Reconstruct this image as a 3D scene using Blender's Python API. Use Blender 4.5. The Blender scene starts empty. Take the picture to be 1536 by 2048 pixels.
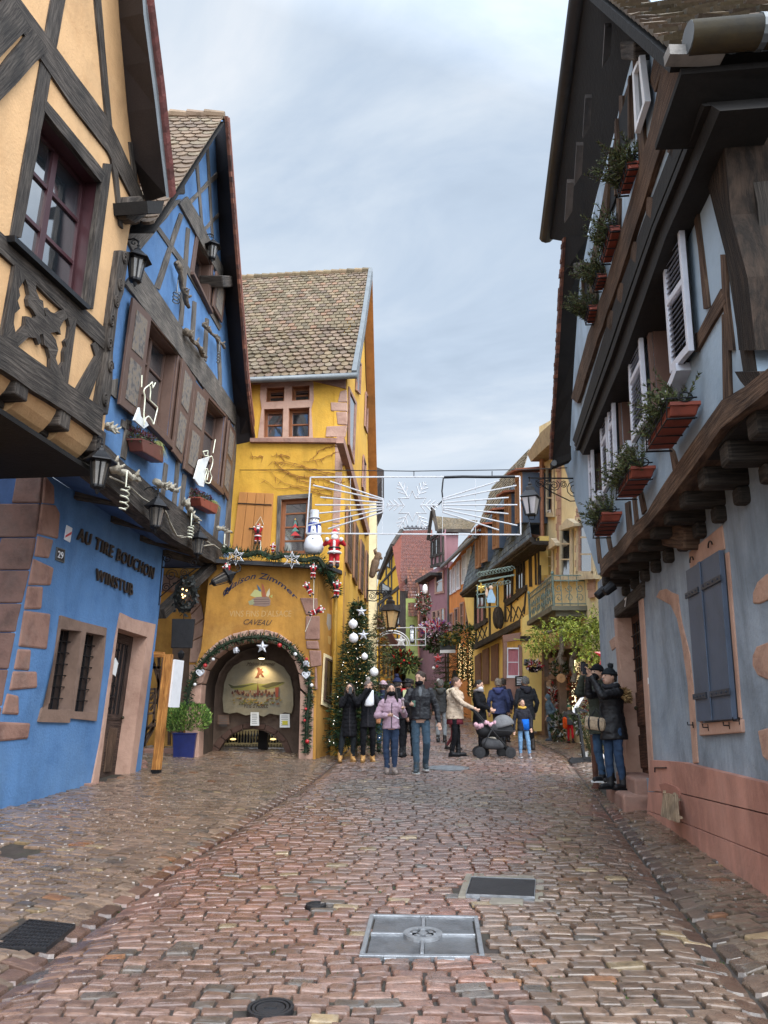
import bpy, math, random
from mathutils import Vector, Matrix, noise
from mathutils.geometry import tessellate_polygon
V = Vector
rnd = random.Random(7)
R_ = rnd.uniform
sc = bpy.context.scene; EXPO = 0.66; CLOUD = 0.715
col = sc.collection
# camera maths (pixel of the photograph -> ray)
TH = math.radians(15.0); F = 1500.0; H = 1.55; K = 0.034
CS, SN = math.cos(TH), math.sin(TH)
def ray(p):
 u = (p[0]-768)/F; v = (1024-p[1])/F
 return V((u, CS-v*SN, SN+v*CS))
EYE = V((0, 0, H))
def gz(x, y):
 z = K*y
 gl = GL(y); gr = GR(y)
 z -= .035*math.exp(-((x-gl)/.16)**2) + .035*math.exp(-((x-gr)/.16)**2)
 if x < gl: z += .02*(gl-x)
 if x > gr: z += .025*min(x-gr, 2)
 return z
def lerp_tab(t, y):
 if y <= t[0][0]: a, b = t[0], t[1]
 elif y >= t[-1][0]: a, b = t[-2], t[-1]
 else:
  for a, b in zip(t, t[1:]):
   if y <= b[0]: break
 return a[1]+(b[1]-a[1])*(y-a[0])/(b[0]-a[0])
GLT = [(3, -2.12), (5.58, -1.94), (8.1, -1.74), (14.14, -1.14), (21, -.85), (30, -.2)]
GRT = [(3, 1.75), (4.25, 1.91), (6.56, 2.24), (11.13, 3.01), (18.1, 4.16), (24, 4.5), (35, 3.2)]
def GL(y): return lerp_tab(GLT, y)
def GR(y): return lerp_tab(GRT, y)
def gpt(p):                                   # ground point seen at a pixel
 r = ray(p); t = H/(K*r.y-r.z)
 return V((r.x*t, r.y*t, H+r.z*t))
def zc(Z, pts):                               # traced enlargement -> photo pixels
 return [(Z[0]+x/Z[2], Z[1]+y/Z[2]) for x, y in pts]
Z1 = (0, 0, 2.926); Z2 = (0, 500, 2.954); Z3 = (0, 900, 2.767); Z4 = (300, 1080, 3.339); Z5 = (400, 500, 3.15)
Z6 = (640, 900, 2.56); Z7 = (640, 1200, 2.56); Z8 = (1036, 0, 2.926); Q1 = (1036, 600, 3.072); Q2 = (1036, 1100, 3.072); Q8 = (600, 930, 3.072)
class Wall:                                   # upright plane: origin (x, y), direction, outward normal
 def __init__(s, x, y, dx, dy, side=1, lean=0):
  s.o = V((x, y, 0)); s.d = V((dx, dy, 0)).normalized()
  s.n = (V((s.d.y, -s.d.x, 0))*side + V((0, 0, -lean))).normalized(); s.u = V((0, 0, 1))
 def px(s, p, o=0.0):
  r = ray(p); a = s.o+s.n*o
  t = (a-EYE).dot(s.n)/r.dot(s.n)
  return EYE+r*t
 def P(s, pts, o=0.0): return [s.px(p, o) for p in pts]
 def at(s, a, z, o=0.0): return s.o+s.d*a+V((0, 0, z))+s.n*o
 def sz(s, p, o=0.0):
  q = s.px(p, o); return ((q-s.o).dot(s.d), q.z)
class Quad:                                   # four corners tl, tr, br, bl
 def __init__(s, tl, tr, br, bl, n):
  s.c = (tl, tr, br, bl); s.n = n
 def p(s, u, v, o=0.0):
  tl, tr, br, bl = s.c
  return (bl*(1-u)+br*u)*(1-v)+(tl*(1-u)+tr*u)*v+s.n*o
def wq(W, pts, o=0.0, Z=None):
 if Z: pts = zc(Z, pts)
 return Quad(*W.P(pts, o), W.n)
# mesh builder
OFF = {}
class M:
 def __init__(s): s.v = []; s.f = []; s.c = []; s.uv = []; s.hasc = False; s.hasuv = False; s.pc = []
 def add(s, vs, fs, c=None, uv=None):
  b = len(s.v); s.pc.append((b, len(s.f))); s.v.extend(V(q) for q in vs)
  for i, f in enumerate(fs):
   s.f.append([b+j for j in f]); s.c.append(c)
   s.uv.append(uv[i] if uv else None)
  if c is not None: s.hasc = True
  if uv: s.hasuv = True
  return s
 def hexa(s, a, b, c=None, uv=None):       # two quads joined
  return s.add(list(a)+list(b), [(0, 1, 2, 3), (7, 6, 5, 4), (0, 4, 5, 1), (1, 5, 6, 2), (2, 6, 7, 3), (3, 7, 4, 0)], c, uv)
 def box(s, ctr, size, rot=None, c=None):
  x, y, z = [q/2 for q in size]; ctr = V(ctr)
  vs = [V(q) for q in ((-x,-y,-z),(x,-y,-z),(x,y,-z),(-x,y,-z),(-x,-y,z),(x,-y,z),(x,y,z),(-x,y,z))]
  if rot is not None: vs = [rot @ q for q in vs]
  vs = [q+ctr for q in vs]
  return s.hexa(vs[:4], vs[4:], c)
 def qbox(s, Q, u0, u1, v0, v1, o0, o1, c=None):
  a = [Q.p(u0, v0, o1), Q.p(u1, v0, o1), Q.p(u1, v1, o1), Q.p(u0, v1, o1)]
  b = [Q.p(u0, v0, o0), Q.p(u1, v0, o0), Q.p(u1, v1, o0), Q.p(u0, v1, o0)]
  return s.hexa(a, b, c)
 def prism(s, pts, vec, c=None):           # front polygon pushed back by vec
  n = len(pts); vec = V(vec)
  s.add(list(pts)+[p+vec for p in pts], [tuple(range(n)), tuple(range(2*n-1, n-1, -1))]+[(i, i+n, (i+1) % n+n, (i+1) % n) for i in range(n)], c)
  return s
 def wprism(s, W, pts, o0, o1, Z=None, c=None):
  if Z: pts = zc(Z, pts)
  return s.prism(W.P(pts, o1), W.n*(o0-o1), c)
 def holed(s, outer, holes, back, c=None): # polygon with holes, thickness back (vector), reveals closed
  loops = [outer]+holes; vs = [p for l in loops for p in l]; n = len(vs)
  tri = tessellate_polygon(loops)
  s.add(vs, [t for t in tri], c)
  s.add([p+back for p in vs], [t[::-1] for t in tri], c)
  for l in loops:
   m = len(l)
   s.add(list(l)+[p+back for p in l], [(i, i+m, (i+1) % m+m, (i+1) % m) for i in range(m)], c)
  return s
 def beam(s, W, pairs, o0=-.05, o1=.025, Z=None, seg=.35, jit=.012, c=None):   # timber traced by its cross-sections
  P = []
  for a, b in pairs:
   if Z: a, b = zc(Z, [a, b])
   P.append((W.px(a, o1), W.px(b, o1)))
  Q = [P[0]]; L = [0.0]; acc = 0
  for (a0, b0), (a1, b1) in zip(P, P[1:]):
   ln = ((a1+b1)/2-(a0+b0)/2).length; k = max(1, int(ln/seg))
   for i in range(1, k+1):
    t = i/k
    j = 0 if i == k and (a1, b1) == P[-1] else jit
    w = (b0-a0).normalized()
    oo = W.n*R_(-.4, .4)*j
    Q.append((a0.lerp(a1, t)+w*R_(-j, j)+oo, b0.lerp(b1, t)+w*R_(-j, j)+oo)); L.append(acc+ln*t)
   acc += ln
  w0 = (P[0][1]-P[0][0]).length; bk = W.n*(o0-o1); ru = R_(0, 50); rv = R_(0, 50)
  n = len(Q); vs = []; fs = []; uv = []
  for a, b in Q: vs += [a, b, a+bk, b+bk]
  for i in range(n-1):
   j = 4*i; k = j+4
   for (p, q), (v0, v1) in (((0, 1), (0, w0)), ((1, 3), (w0, w0+.06)), ((2, 0), (-.06, 0)), ((3, 2), (0, w0))):
    fs.append((j+p, j+q, k+q, k+p))
    uv.append([(ru+L[i], rv+v0), (ru+L[i], rv+v1), (ru+L[i+1], rv+v1), (ru+L[i+1], rv+v0)])
  e = 4*(n-1)
  fs += [(0, 2, 3, 1), (e, e+1, e+3, e+2)]; uv += [[(ru, rv), (ru, rv+.1), (ru+.1, rv+.1), (ru+.1, rv)]]*2
  return s.add(vs, fs, c, uv)
 def bar(s, a, b, w, d=None, up=V((0, 0, 1)), c=None):
  a = V(a); b = V(b); d = d or w; t = (b-a).normalized()
  if abs(t.dot(up)) > .98: up = V((1, 0, 0))
  x = t.cross(up).normalized()*w/2; y = x.cross(t).normalized()*d/2
  A = [a-x-y, a+x-y, a+x+y, a-x+y]; B = [b-x-y, b+x-y, b+x+y, b-x+y]
  L = (b-a).length; ru = R_(0, 40)
  fc = [[(ru, 0), (ru, w), (ru+.1, w), (ru+.1, 0)]]*2+[[(ru, i*.3), (ru+L, i*.3), (ru+L, i*.3+w), (ru, i*.3+w)] for i in range(4)]
  return s.hexa(A, B, c, fc)
 def tube(s, pts, r, n=6, cap=True, closed=False, c=None):
  pts = [V(p) for p in pts]; m = len(pts); rs = r if isinstance(r, (list, tuple)) else [r]*m
  vs = []; pu = None
  for i, p in enumerate(pts):
   if closed: t = pts[(i+1) % m]-pts[i-1]
   else: t = pts[min(i+1, m-1)]-pts[max(i-1, 0)]
   t = t.normalized() if t.length > 1e-9 else V((0, 0, 1))
   if pu is None:
    pu = t.orthogonal().normalized()
   else:
    pu = pu-t*pu.dot(t); pu = pu.normalized() if pu.length > 1e-6 else t.orthogonal().normalized()
   w = t.cross(pu)
   for k in range(n):
    a = 2*math.pi*k/n
    vs.append(p+(pu*math.cos(a)+w*math.sin(a))*rs[i])
  fs = []
  for i in range(m if closed else m-1):
   j = (i+1) % m
   for k in range(n): fs.append((i*n+k, i*n+(k+1) % n, j*n+(k+1) % n, j*n+k))
  if cap and not closed: fs += [tuple(range(n-1, -1, -1)), tuple((m-1)*n+k for k in range(n))]
  return s.add(vs, fs, c)
 def lathe(s, prof, ctr=(0, 0, 0), n=12, rot=None, sq=False, c=None):
  ctr = V(ctr); vs = []; m = len(prof)
  for r, z in prof:
   for k in range(n):
    a = 2*math.pi*(k+.5)/n
    q = V((r*math.cos(a), r*math.sin(a), z)); q = rot @ q if rot is not None else q
    vs.append(q+ctr)
  fs = [(i*n+k, i*n+(k+1) % n, (i+1)*n+(k+1) % n, (i+1)*n+k) for i in range(m-1) for k in range(n)]
  fs += [tuple(range(n-1, -1, -1)), tuple((m-1)*n+k for k in range(n))]
  return s.add(vs, fs, c)
 def ell(s, ctr, r, nu=12, nv=8, rot=None, c=None, lo=-1.0, hi=1.0):
  if not isinstance(r, (tuple, list)): r = (r, r, r)
  a0 = math.asin(lo); a1 = math.asin(hi); prof = []
  ctr = V(ctr); vs = []
  for i in range(nv+1):
   a = a0+(a1-a0)*i/nv
   a = max(-1.5, min(1.5, a))
   for k in range(nu):
    b = 2*math.pi*k/nu
    q = V((r[0]*math.cos(a)*math.cos(b), r[1]*math.cos(a)*math.sin(b), r[2]*math.sin(a)))
    vs.append((rot @ q if rot is not None else q)+ctr)
  fs = [(i*nu+k, i*nu+(k+1) % nu, (i+1)*nu+(k+1) % nu, (i+1)*nu+k) for i in range(nv) for k in range(nu)]
  fs += [tuple(range(nu-1, -1, -1)), tuple(nv*nu+k for k in range(nu))]
  return s.add(vs, fs, c)
 def cap(s, a, b, ra, rb, n=10, c=None):   # tapered limb with round ends
  a = V(a); b = V(b); t = (b-a).normalized()
  pts = []; rs = []
  for q in (-1, -.8, -.45): pts.append(a+t*q*ra); rs.append(max(.001, ra*math.sqrt(max(0, 1-q*q))+.0005))
  pts += [a, (a+b)/2, b]; rs += [ra, (ra+rb)/2, rb]
  for q in (.45, .8, 1): pts.append(b+t*q*rb); rs.append(max(.001, rb*math.sqrt(max(0, 1-q*q))+.0005))
  return s.tube(pts, rs, n, c=c)
 def loft(s, rings, n=16, c=None):         # rings: (centre, rx, ry)
  vs = []
  for ce, rx, ry in rings:
   ce = V(ce)
   for k in range(n):
    a = 2*math.pi*k/n; vs.append(ce+V((rx*math.cos(a), ry*math.sin(a), 0)))
  m = len(rings)
  fs = [(i*n+k, i*n+(k+1) % n, (i+1)*n+(k+1) % n, (i+1)*n+k) for i in range(m-1) for k in range(n)]
  fs += [tuple(range(n-1, -1, -1)), tuple((m-1)*n+k for k in range(n))]
  return s.add(vs, fs, c)
 def leaf(s, p, d, l, w, c=None, nrm=None):
  d = V(d).normalized(); x = d.cross(nrm or V((R_(-1, 1), R_(-1, 1), R_(-1, 1))))
  x = x.normalized()*w/2 if x.length > 1e-6 else d.orthogonal()*w/2
  p = V(p)
  return s.add([p, p+d*l*.5+x, p+d*l, p+d*l*.5-x], [(0, 1, 2, 3)], c)
 def spine(s, p, d, l, w, c=None):
  d = V(d).normalized(); x = d.orthogonal().normalized()
  x = (Matrix.Rotation(R_(0, 6.28), 3, d) @ x)*w/2; p = V(p)
  return s.add([p-x, p+x, p+d*l], [(0, 1, 2)], c)
 def build(s, name, mat, parent=None, smooth=False, bevel=0, remesh=0, smo=0, sub=0, **tags):
  off = OFF[parent.name] if parent else None
  if off is None:
   xs = [q.x for q in s.v]; ys = [q.y for q in s.v]; zs = [q.z for q in s.v]
   off = V(((min(xs)+max(xs))/2, (min(ys)+max(ys))/2, min(zs)))
  if mat.name in WOODS:                 # lay the grain along each face's longest edge
   for i, f in enumerate(s.f):
    if s.uv[i]: continue
    P = [s.v[j] for j in f]; e = max(((P[k]-P[k-1]) for k in range(len(P))), key=lambda q: q.length)
    if e.length < 1e-6: continue
    e = e.normalized(); nn = V()
    for k in range(1, len(P)-1): nn += (P[k]-P[0]).cross(P[k+1]-P[0])
    w = nn.cross(e); w = w.normalized() if w.length > 1e-9 else e.orthogonal(); a = hash((round(P[0].x, 2), round(P[0].z, 2))) % 37
    s.uv[i] = [(q.dot(e)+a, q.dot(w)) for q in P]; s.hasuv = True
  me = bpy.data.meshes.new(name)
  me.from_pydata([tuple(q-off) for q in s.v], [], s.f)
  if s.hasuv:
   ul = me.uv_layers.new(name='UVMap'); li = 0; buf = []
   for f, u in zip(s.f, s.uv):
    for k in range(len(f)): buf += list(u[k]) if u and k < len(u) else [0.0, 0.0]
   ul.data.foreach_set('uv', buf)
  if s.hasc:
   ca = me.color_attributes.new('Col', 'FLOAT_COLOR', 'CORNER'); buf = []
   for f, q in zip(s.f, s.c):
    q = q or (.5, .5, .5)
    buf += [q[0], q[1], q[2], 1.0]*len(f)
   ca.data.foreach_set('color', buf)
  if smooth: me.polygons.foreach_set('use_smooth', [True]*len(me.polygons))
  me.materials.append(mat)
  ob = bpy.data.objects.new(name, me); col.objects.link(ob)
  if parent: ob.parent = parent
  else: ob.location = off
  OFF[ob.name] = off.copy()
  if remesh:
   md = ob.modifiers.new('r', 'REMESH'); md.mode = 'VOXEL'; md.voxel_size = remesh; md.use_smooth_shade = True
   if smo:
    m2 = ob.modifiers.new('s', 'SMOOTH'); m2.factor = .5; m2.iterations = smo
   BAKE.append(ob)
  if bevel:
   md = ob.modifiers.new('b', 'BEVEL'); md.width = bevel; md.segments = 2; md.limit_method = 'ANGLE'
  for k, v in tags.items(): ob[k] = v
  return ob
 def each(s, name, mat, parent, **k):     # every piece a part of its own
  P = s.pc+[(len(s.v), len(s.f))]
  for (a, f0), (b, f1) in zip(P, P[1:]):
   m = M(); m.v = s.v[a:b]; m.f = [[i-a for i in f] for f in s.f[f0:f1]]; m.c = s.c[f0:f1]; m.uv = s.uv[f0:f1]; m.hasc = s.hasc; m.hasuv = s.hasuv
   m.build(name, mat, parent, **k)
BAKE = []
def bake_all():
 bpy.context.view_layer.update()
 dg = bpy.context.evaluated_depsgraph_get()
 for ob in BAKE:
  me = bpy.data.meshes.new_from_object(ob.evaluated_get(dg))
  old = ob.data
  ob.modifiers.clear(); ob.data = me
  if old.name.split('.')[0] in ('coat', 'trousers'):   # cloth creases
   o = V((R_(0, 9), R_(0, 9), 0)); d = []
   for v in me.vertices: q = v.co+o; d.append(v.co+v.normal*(noise.noise(V((q.x*9, q.y*9, q.z*15)))*.009+noise.noise(V((q.x*16, q.y*16, q.z*34)))*.006))
   for v, c in zip(me.vertices, d): v.co = c
  me.name = old.name
def T(name, label, cat, loc=(0, 0, 0), group=None, rotz=0):
 o = bpy.data.objects.new(name, None); col.objects.link(o)
 o.empty_display_size = .1
 o.location = loc; o.rotation_euler = (0, 0, rotz); OFF[o.name] = V(loc)
 o['label'] = label; o['category'] = cat
 if group: o['group'] = group
 return o
def tag(o, label, cat, group=None):
 o['label'] = label; o['category'] = cat
 if group: o['group'] = group
 return o
def dup(root, loc=None, rot=None, scale=None, label=None):
 r = root.copy(); col.objects.link(r)
 if loc is not None: r.location = loc
 if rot is not None: r.rotation_euler = (0, 0, rot) if isinstance(rot, (int, float)) else rot
 if scale is not None: r.scale = (scale,)*3 if isinstance(scale, (int, float)) else scale
 if label: r['label'] = label
 def rec(src, dst):
  for ch in src.children:
   c = ch.copy(); col.objects.link(c); c.parent = dst; rec(ch, c)
 rec(root, r)
 return r
# materials
def nd(nt, t, **kw):
 n = nt.nodes.new(t)
 for k, v in kw.items():
  if k.startswith('i_'): n.inputs[k[2:].replace('_', ' ')].default_value = v
  else: setattr(n, k, v)
 return n
MATS = {}; WOODS = set()
def newmat(name):
 m = bpy.data.materials.new(name); m.use_nodes = True
 nt = m.node_tree; b = nt.nodes['Principled BSDF']
 return m, nt, b, nt.links.new
def ramp(nt, pts):
 r = nd(nt, 'ShaderNodeValToRGB'); e = r.color_ramp.elements
 while len(e) < len(pts): e.new(.5)
 for i, (p, c) in enumerate(pts):
  e[i].position = p; e[i].color = (c[0], c[1], c[2], 1)
 return r
def mul(c, k): return tuple(min(1, q*k) for q in c)
def mixc(a, b, t): return tuple(x*(1-t)+y*t for x, y in zip(a, b))
def surf(name, c, rough=.8, var=.18, scale=3.0, bump=.15, bscale=30.0, metal=0.0, c2=None, stain=None, uv=False, stretch=None, spec=.4, vcol=False, streak=0):
 """generic weathered surface: two-octave colour wander, optional stain colour, fine bump"""
 if name in MATS: return MATS[name]
 m, nt, b, ln = newmat(name)
 tc = nd(nt, 'ShaderNodeTexCoord'); src = tc.outputs['UV' if uv else 'Object']
 if stretch:
  mp = nd(nt, 'ShaderNodeMapping'); mp.inputs['Scale'].default_value = stretch; ln(src, mp.inputs['Vector']); src = mp.outputs['Vector']
 n1 = nd(nt, 'ShaderNodeTexNoise', i_Scale=scale, i_Detail=8.0, i_Roughness=.62); ln(src, n1.inputs['Vector'])
 c2 = c2 or mul(c, 1-var*2)
 r = ramp(nt, [(.3, c2), (.5, c), (.72, mul(c, 1+var))]); ln(n1.outputs['Fac'], r.inputs['Fac'])
 out = r.outputs['Color']
 if vcol:
  at = nd(nt, 'ShaderNodeVertexColor', layer_name='Col')
  mx = nd(nt, 'ShaderNodeMix', data_type='RGBA', blend_type='MULTIPLY'); mx.inputs['Factor'].default_value = 1
  ln(at.outputs['Color'], mx.inputs['A']); ln(out, mx.inputs['B']); out = mx.outputs['Result']
 if stain:
  n3 = nd(nt, 'ShaderNodeTexNoise', i_Scale=scale*.45, i_Detail=6.0, i_Roughness=.7); ln(src, n3.inputs['Vector'])
  r3 = ramp(nt, [(.5, (0, 0, 0)), (.72, (1, 1, 1))]); ln(n3.outputs['Fac'], r3.inputs['Fac'])
  ma = nd(nt, 'ShaderNodeMath', operation='MULTIPLY'); ma.inputs[1].default_value = .6; ln(r3.outputs['Color'], ma.inputs[0])
  mx = nd(nt, 'ShaderNodeMix', data_type='RGBA'); ln(ma.outputs[0], mx.inputs['Factor'])
  ln(out, mx.inputs['A']); mx.inputs['B'].default_value = (*stain, 1); out = mx.outputs['Result']
 if streak:                                # old rain runs and patched render
  ms = nd(nt, 'ShaderNodeMapping'); ms.inputs['Scale'].default_value = (1.4, 1.4, .2); ln(tc.outputs['Object'], ms.inputs['Vector'])
  n4 = nd(nt, 'ShaderNodeTexNoise', i_Scale=2.0, i_Detail=7.0, i_Roughness=.65); ln(ms.outputs['Vector'], n4.inputs['Vector'])
  n5 = nd(nt, 'ShaderNodeTexNoise', i_Scale=.8, i_Detail=9.0, i_Roughness=.72, i_Distortion=.8); ln(tc.outputs['Object'], n5.inputs['Vector'])
  r4 = ramp(nt, [(.36, (1-streak,)*3), (.54, (1, 1, 1))]); ln(n4.outputs['Fac'], r4.inputs['Fac']); r5 = ramp(nt, [(.40, (1-streak*.8,)*3), (.5, (1, 1, 1)), (.64, (1+streak*.5,)*3)]); ln(n5.outputs['Fac'], r5.inputs['Fac'])
  for rr in (r4, r5):
   mx = nd(nt, 'ShaderNodeMix', data_type='RGBA', blend_type='MULTIPLY'); mx.inputs['Factor'].default_value = 1; ln(out, mx.inputs['A']); ln(rr.outputs['Color'], mx.inputs['B']); out = mx.outputs['Result']
 ln(out, b.inputs['Base Color'])
 b.inputs['Roughness'].default_value = rough; b.inputs['Metallic'].default_value = metal; b.inputs['Specular IOR Level'].default_value = spec
 if bump:
  n2 = nd(nt, 'ShaderNodeTexNoise', i_Scale=bscale, i_Detail=5.0, i_Roughness=.6); ln(src, n2.inputs['Vector'])
  bp = nd(nt, 'ShaderNodeBump', i_Strength=bump, i_Distance=.02)
  ad = nd(nt, 'ShaderNodeMath', operation='ADD'); ln(n2.outputs['Fac'], ad.inputs[0]); ln(n1.outputs['Fac'], ad.inputs[1])
  ln(ad.outputs[0], bp.inputs['Height']); ln(bp.outputs['Normal'], b.inputs['Normal'])
 MATS[name] = m
 return m
def woodm(name, c, c2, rough=.85, bump=.5):
 """long-grained weathered timber; grain follows the beam's own UV"""
 if name in MATS: return MATS[name]
 m, nt, b, ln = newmat(name)
 tc = nd(nt, 'ShaderNodeTexCoord')
 mp = nd(nt, 'ShaderNodeMapping'); mp.inputs['Scale'].default_value = (1.6, 26, 1); ln(tc.outputs['UV'], mp.inputs['Vector'])
 n1 = nd(nt, 'ShaderNodeTexNoise', i_Scale=1.6, i_Detail=9.0, i_Roughness=.68, i_Distortion=.4); ln(mp.outputs['Vector'], n1.inputs['Vector'])
 n2 = nd(nt, 'ShaderNodeTexNoise', i_Scale=2.2, i_Detail=5.0); ln(tc.outputs['Object'], n2.inputs['Vector'])
 r = ramp(nt, [(.30, mul(c, .35)), (.44, c), (.62, c2), (.8, mul(c2, 1.25))]); ln(n1.outputs['Fac'], r.inputs['Fac'])
 r2 = ramp(nt, [(.3, (.55, .55, .55)), (.7, (1.25, 1.2, 1.15))]); ln(n2.outputs['Fac'], r2.inputs['Fac'])
 mx = nd(nt, 'ShaderNodeMix', data_type='RGBA', blend_type='MULTIPLY'); mx.inputs['Factor'].default_value = 1
 ln(r.outputs['Color'], mx.inputs['A']); ln(r2.outputs['Color'], mx.inputs['B']); ln(mx.outputs['Result'], b.inputs['Base Color'])
 bp = nd(nt, 'ShaderNodeBump', i_Strength=bump, i_Distance=.03); ln(n1.outputs['Fac'], bp.inputs['Height']); ln(bp.outputs['Normal'], b.inputs['Normal'])
 b.inputs['Roughness'].default_value = rough; b.inputs['Specular IOR Level'].default_value = .3
 MATS[name] = m; WOODS.add(m.name)
 return m
def glassm(name, c=(.02, .025, .03), rough=.06, ior=4.6):
 if name in MATS: return MATS[name]
 m, nt, b, ln = newmat(name)
 tc = nd(nt, 'ShaderNodeTexCoord'); n = nd(nt, 'ShaderNodeTexNoise', i_Scale=1.7, i_Detail=2.0); ln(tc.outputs['Object'], n.inputs['Vector'])
 bp = nd(nt, 'ShaderNodeBump', i_Strength=.12, i_Distance=.05); ln(n.outputs['Fac'], bp.inputs['Height']); ln(bp.outputs['Normal'], b.inputs['Normal'])
 b.inputs['Base Color'].default_value = (*c, 1); b.inputs['Roughness'].default_value = rough; b.inputs['IOR'].default_value = ior
 MATS[name] = m
 return m
def emitm(name, c, s):
 if name in MATS: return MATS[name]
 m, nt, b, ln = newmat(name)
 b.inputs['Base Color'].default_value = (*c, 1); b.inputs['Emission Color'].default_value = (*c, 1); b.inputs['Emission Strength'].default_value = s
 MATS[name] = m
 return m
# palette
OCHRE = surf('ochre_plaster', (.60, .36, .175), .9, .07, 1.2, .35, 28, c2=(.50, .285, .13), stain=(.50, .32, .17), streak=.10)
BLUE = surf('blue_plaster', (.092, .20, .39), .85, .12, 1.4, .5, 26, c2=(.06, .145, .31), stain=(.14, .25, .42), streak=.13)
YELL = surf('yellow_plaster', (.60, .33, .042), .9, .08, .9, .4, 24, c2=(.48, .24, .03), stain=(.55, .35, .085), streak=.14)
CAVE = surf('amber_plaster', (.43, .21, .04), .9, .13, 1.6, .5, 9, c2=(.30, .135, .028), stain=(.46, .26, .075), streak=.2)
GREYB = surf('grey_blue_plaster', (.275, .325, .38), .9, .14, .9, .5, 14, c2=(.19, .235, .28), stain=(.36, .36, .345), streak=.26)
PALEB = surf('pale_blue_plaster', (.40, .50, .60), .9, .10, 1.3, .2, 25, c2=(.28, .36, .44), stain=(.24, .29, .33), streak=.2)
PINK = surf('pink_render', (.48, .235, .175), .8, .12, .9, .35, 20, c2=(.36, .165, .12), stain=(.42, .26, .21), streak=.24)
SAND = surf('red_sandstone', (.29, .16, .12), .9, .14, 3, .6, 16, c2=(.17, .085, .065), stain=(.23, .17, .14))
SANDP = surf('pink_sandstone', (.45, .28, .21), .9, .12, 2.5, .4, 20, c2=(.33, .19, .14))
SANDY = surf('cream_sandstone', (.80, .67, .40), .9, .08, 1.5, .3, 20, c2=(.66, .53, .31), stain=(.55, .46, .31))
OAK = woodm('dark_oak', (.035, .028, .024), (.10, .085, .072))
OAKG = woodm('grey_oak', (.09, .078, .068), (.21, .185, .16))
OAKB = woodm('brown_oak', (.06, .034, .022), (.15, .095, .062))
PINE = woodm('scorched_pine', (.30, .12, .03), (.58, .28, .08), .6, .2)
SHUT = surf('brown_paint', (.10, .054, .038), .55, .12, 4, .15, 40)
MAROON = surf('maroon_paint', (.055, .018, .022), .45, .1, 4, .05, 30)
IRON = surf('black_iron', (.018, .018, .02), .5, .2, 8, .2, 60, metal=.6)
DARK = surf('shade_dark_boards', (.009, .007, .006), .9, .2, 4, .3, 20)  # shade under eaves and jetties is put into this near-black
VOID = surf('unlit_room', (.008, .008, .009), .9, .1, 2, 0)
GLASS = glassm('window_glass')
GLASSD = glassm('dark_glass', (.012, .012, .014), .12, 1.6)
WHITE = surf('white_paint', (.72, .72, .74), .5, .05, 6, .05, 40)
LOUV = surf('grey_white_paint', (.56, .57, .63), .55, .06, 6, .08, 40)
SLATEP = surf('slate_blue_paint', (.075, .10, .145), .5, .1, 3, .06, 40, spec=.3)
ZINC = surf('zinc', (.17, .18, .185), .55, .12, 3, .08, 20, metal=.7)
COPPER = surf('copper_pipe', (.33, .16, .10), .5, .2, 3, .1, 20, metal=.4)
BRASS = surf('tarnished_copper', (.05, .036, .015), .6, .25, 3, .1, 20, metal=.1, c2=(.022, .018, .012))
TERRA = surf('terracotta_plastic', (.23, .05, .028), .6, .2, 4, .05, 30)
TILE = surf('clay_tile', (1, 1, 1), .85, .16, 5, .35, 25, c2=(.6, .58, .52), vcol=True)
NEED = surf('needles', (1, 1, 1), .6, .2, 3, 0, vcol=True, spec=.25)
PAINT = surf('painted', (1, 1, 1), .6, .06, 6, .06, 40, vcol=True)
CLOTHV = surf('cloth', (1, 1, 1), .9, .14, 14, .5, 60, vcol=True, spec=.2)
SILV = surf('silver_glitter', (.62, .62, .65), .35, .15, 30, .4, 80, metal=.5)
WIREW = surf('white_wire', (.66, .65, .52), .5, .1, 10, 0)
PAPER = surf('paper', (.72, .72, .70), .8, .05, 5, 0)
def lin(r, g, b):
 f = lambda q: (q/255/12.92) if q < 11 else ((q/255+.055)/1.055)**2.4
 return (f(r), f(g), f(b))
# lettering
def textm(s, shear=0.0, bold=0.0, ext=.02, spacing=1.0):
 cu = bpy.data.curves.new('lettering', 'FONT'); cu.body = s; cu.shear = shear; cu.offset = bold; cu.extrude = ext; cu.space_character = spacing; cu.resolution_u = 3
 ob = bpy.data.objects.new('lettering', cu); col.objects.link(ob)
 dg = bpy.context.evaluated_depsgraph_get()
 me = bpy.data.meshes.new_from_object(ob.evaluated_get(dg))
 vs = [v.co.copy() for v in me.vertices]; fs = [tuple(p.vertices) for p in me.polygons]
 bpy.data.objects.remove(ob); bpy.data.curves.remove(cu); bpy.data.meshes.remove(me)
 x0 = min(v.x for v in vs); x1 = max(v.x for v in vs); y0 = min(v.y for v in vs); y1 = max(v.y for v in vs)
 return [((v.x-x0)/(x1-x0), (v.y-y0)/(y1-y0), v.z) for v in vs], fs
def lettering(m, Q, s, o=.0, th=.02, c=None, warp=None, **kw):
 vs, fs = textm(s, ext=1.0, **kw)
 out = []
 for u, v, z in vs:
  if warp: u, v = warp(u, v)
  out.append(Q.p(u, v, o+(z*.5+.5)*th))
 m.add(out, fs, c)
 return m
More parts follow.
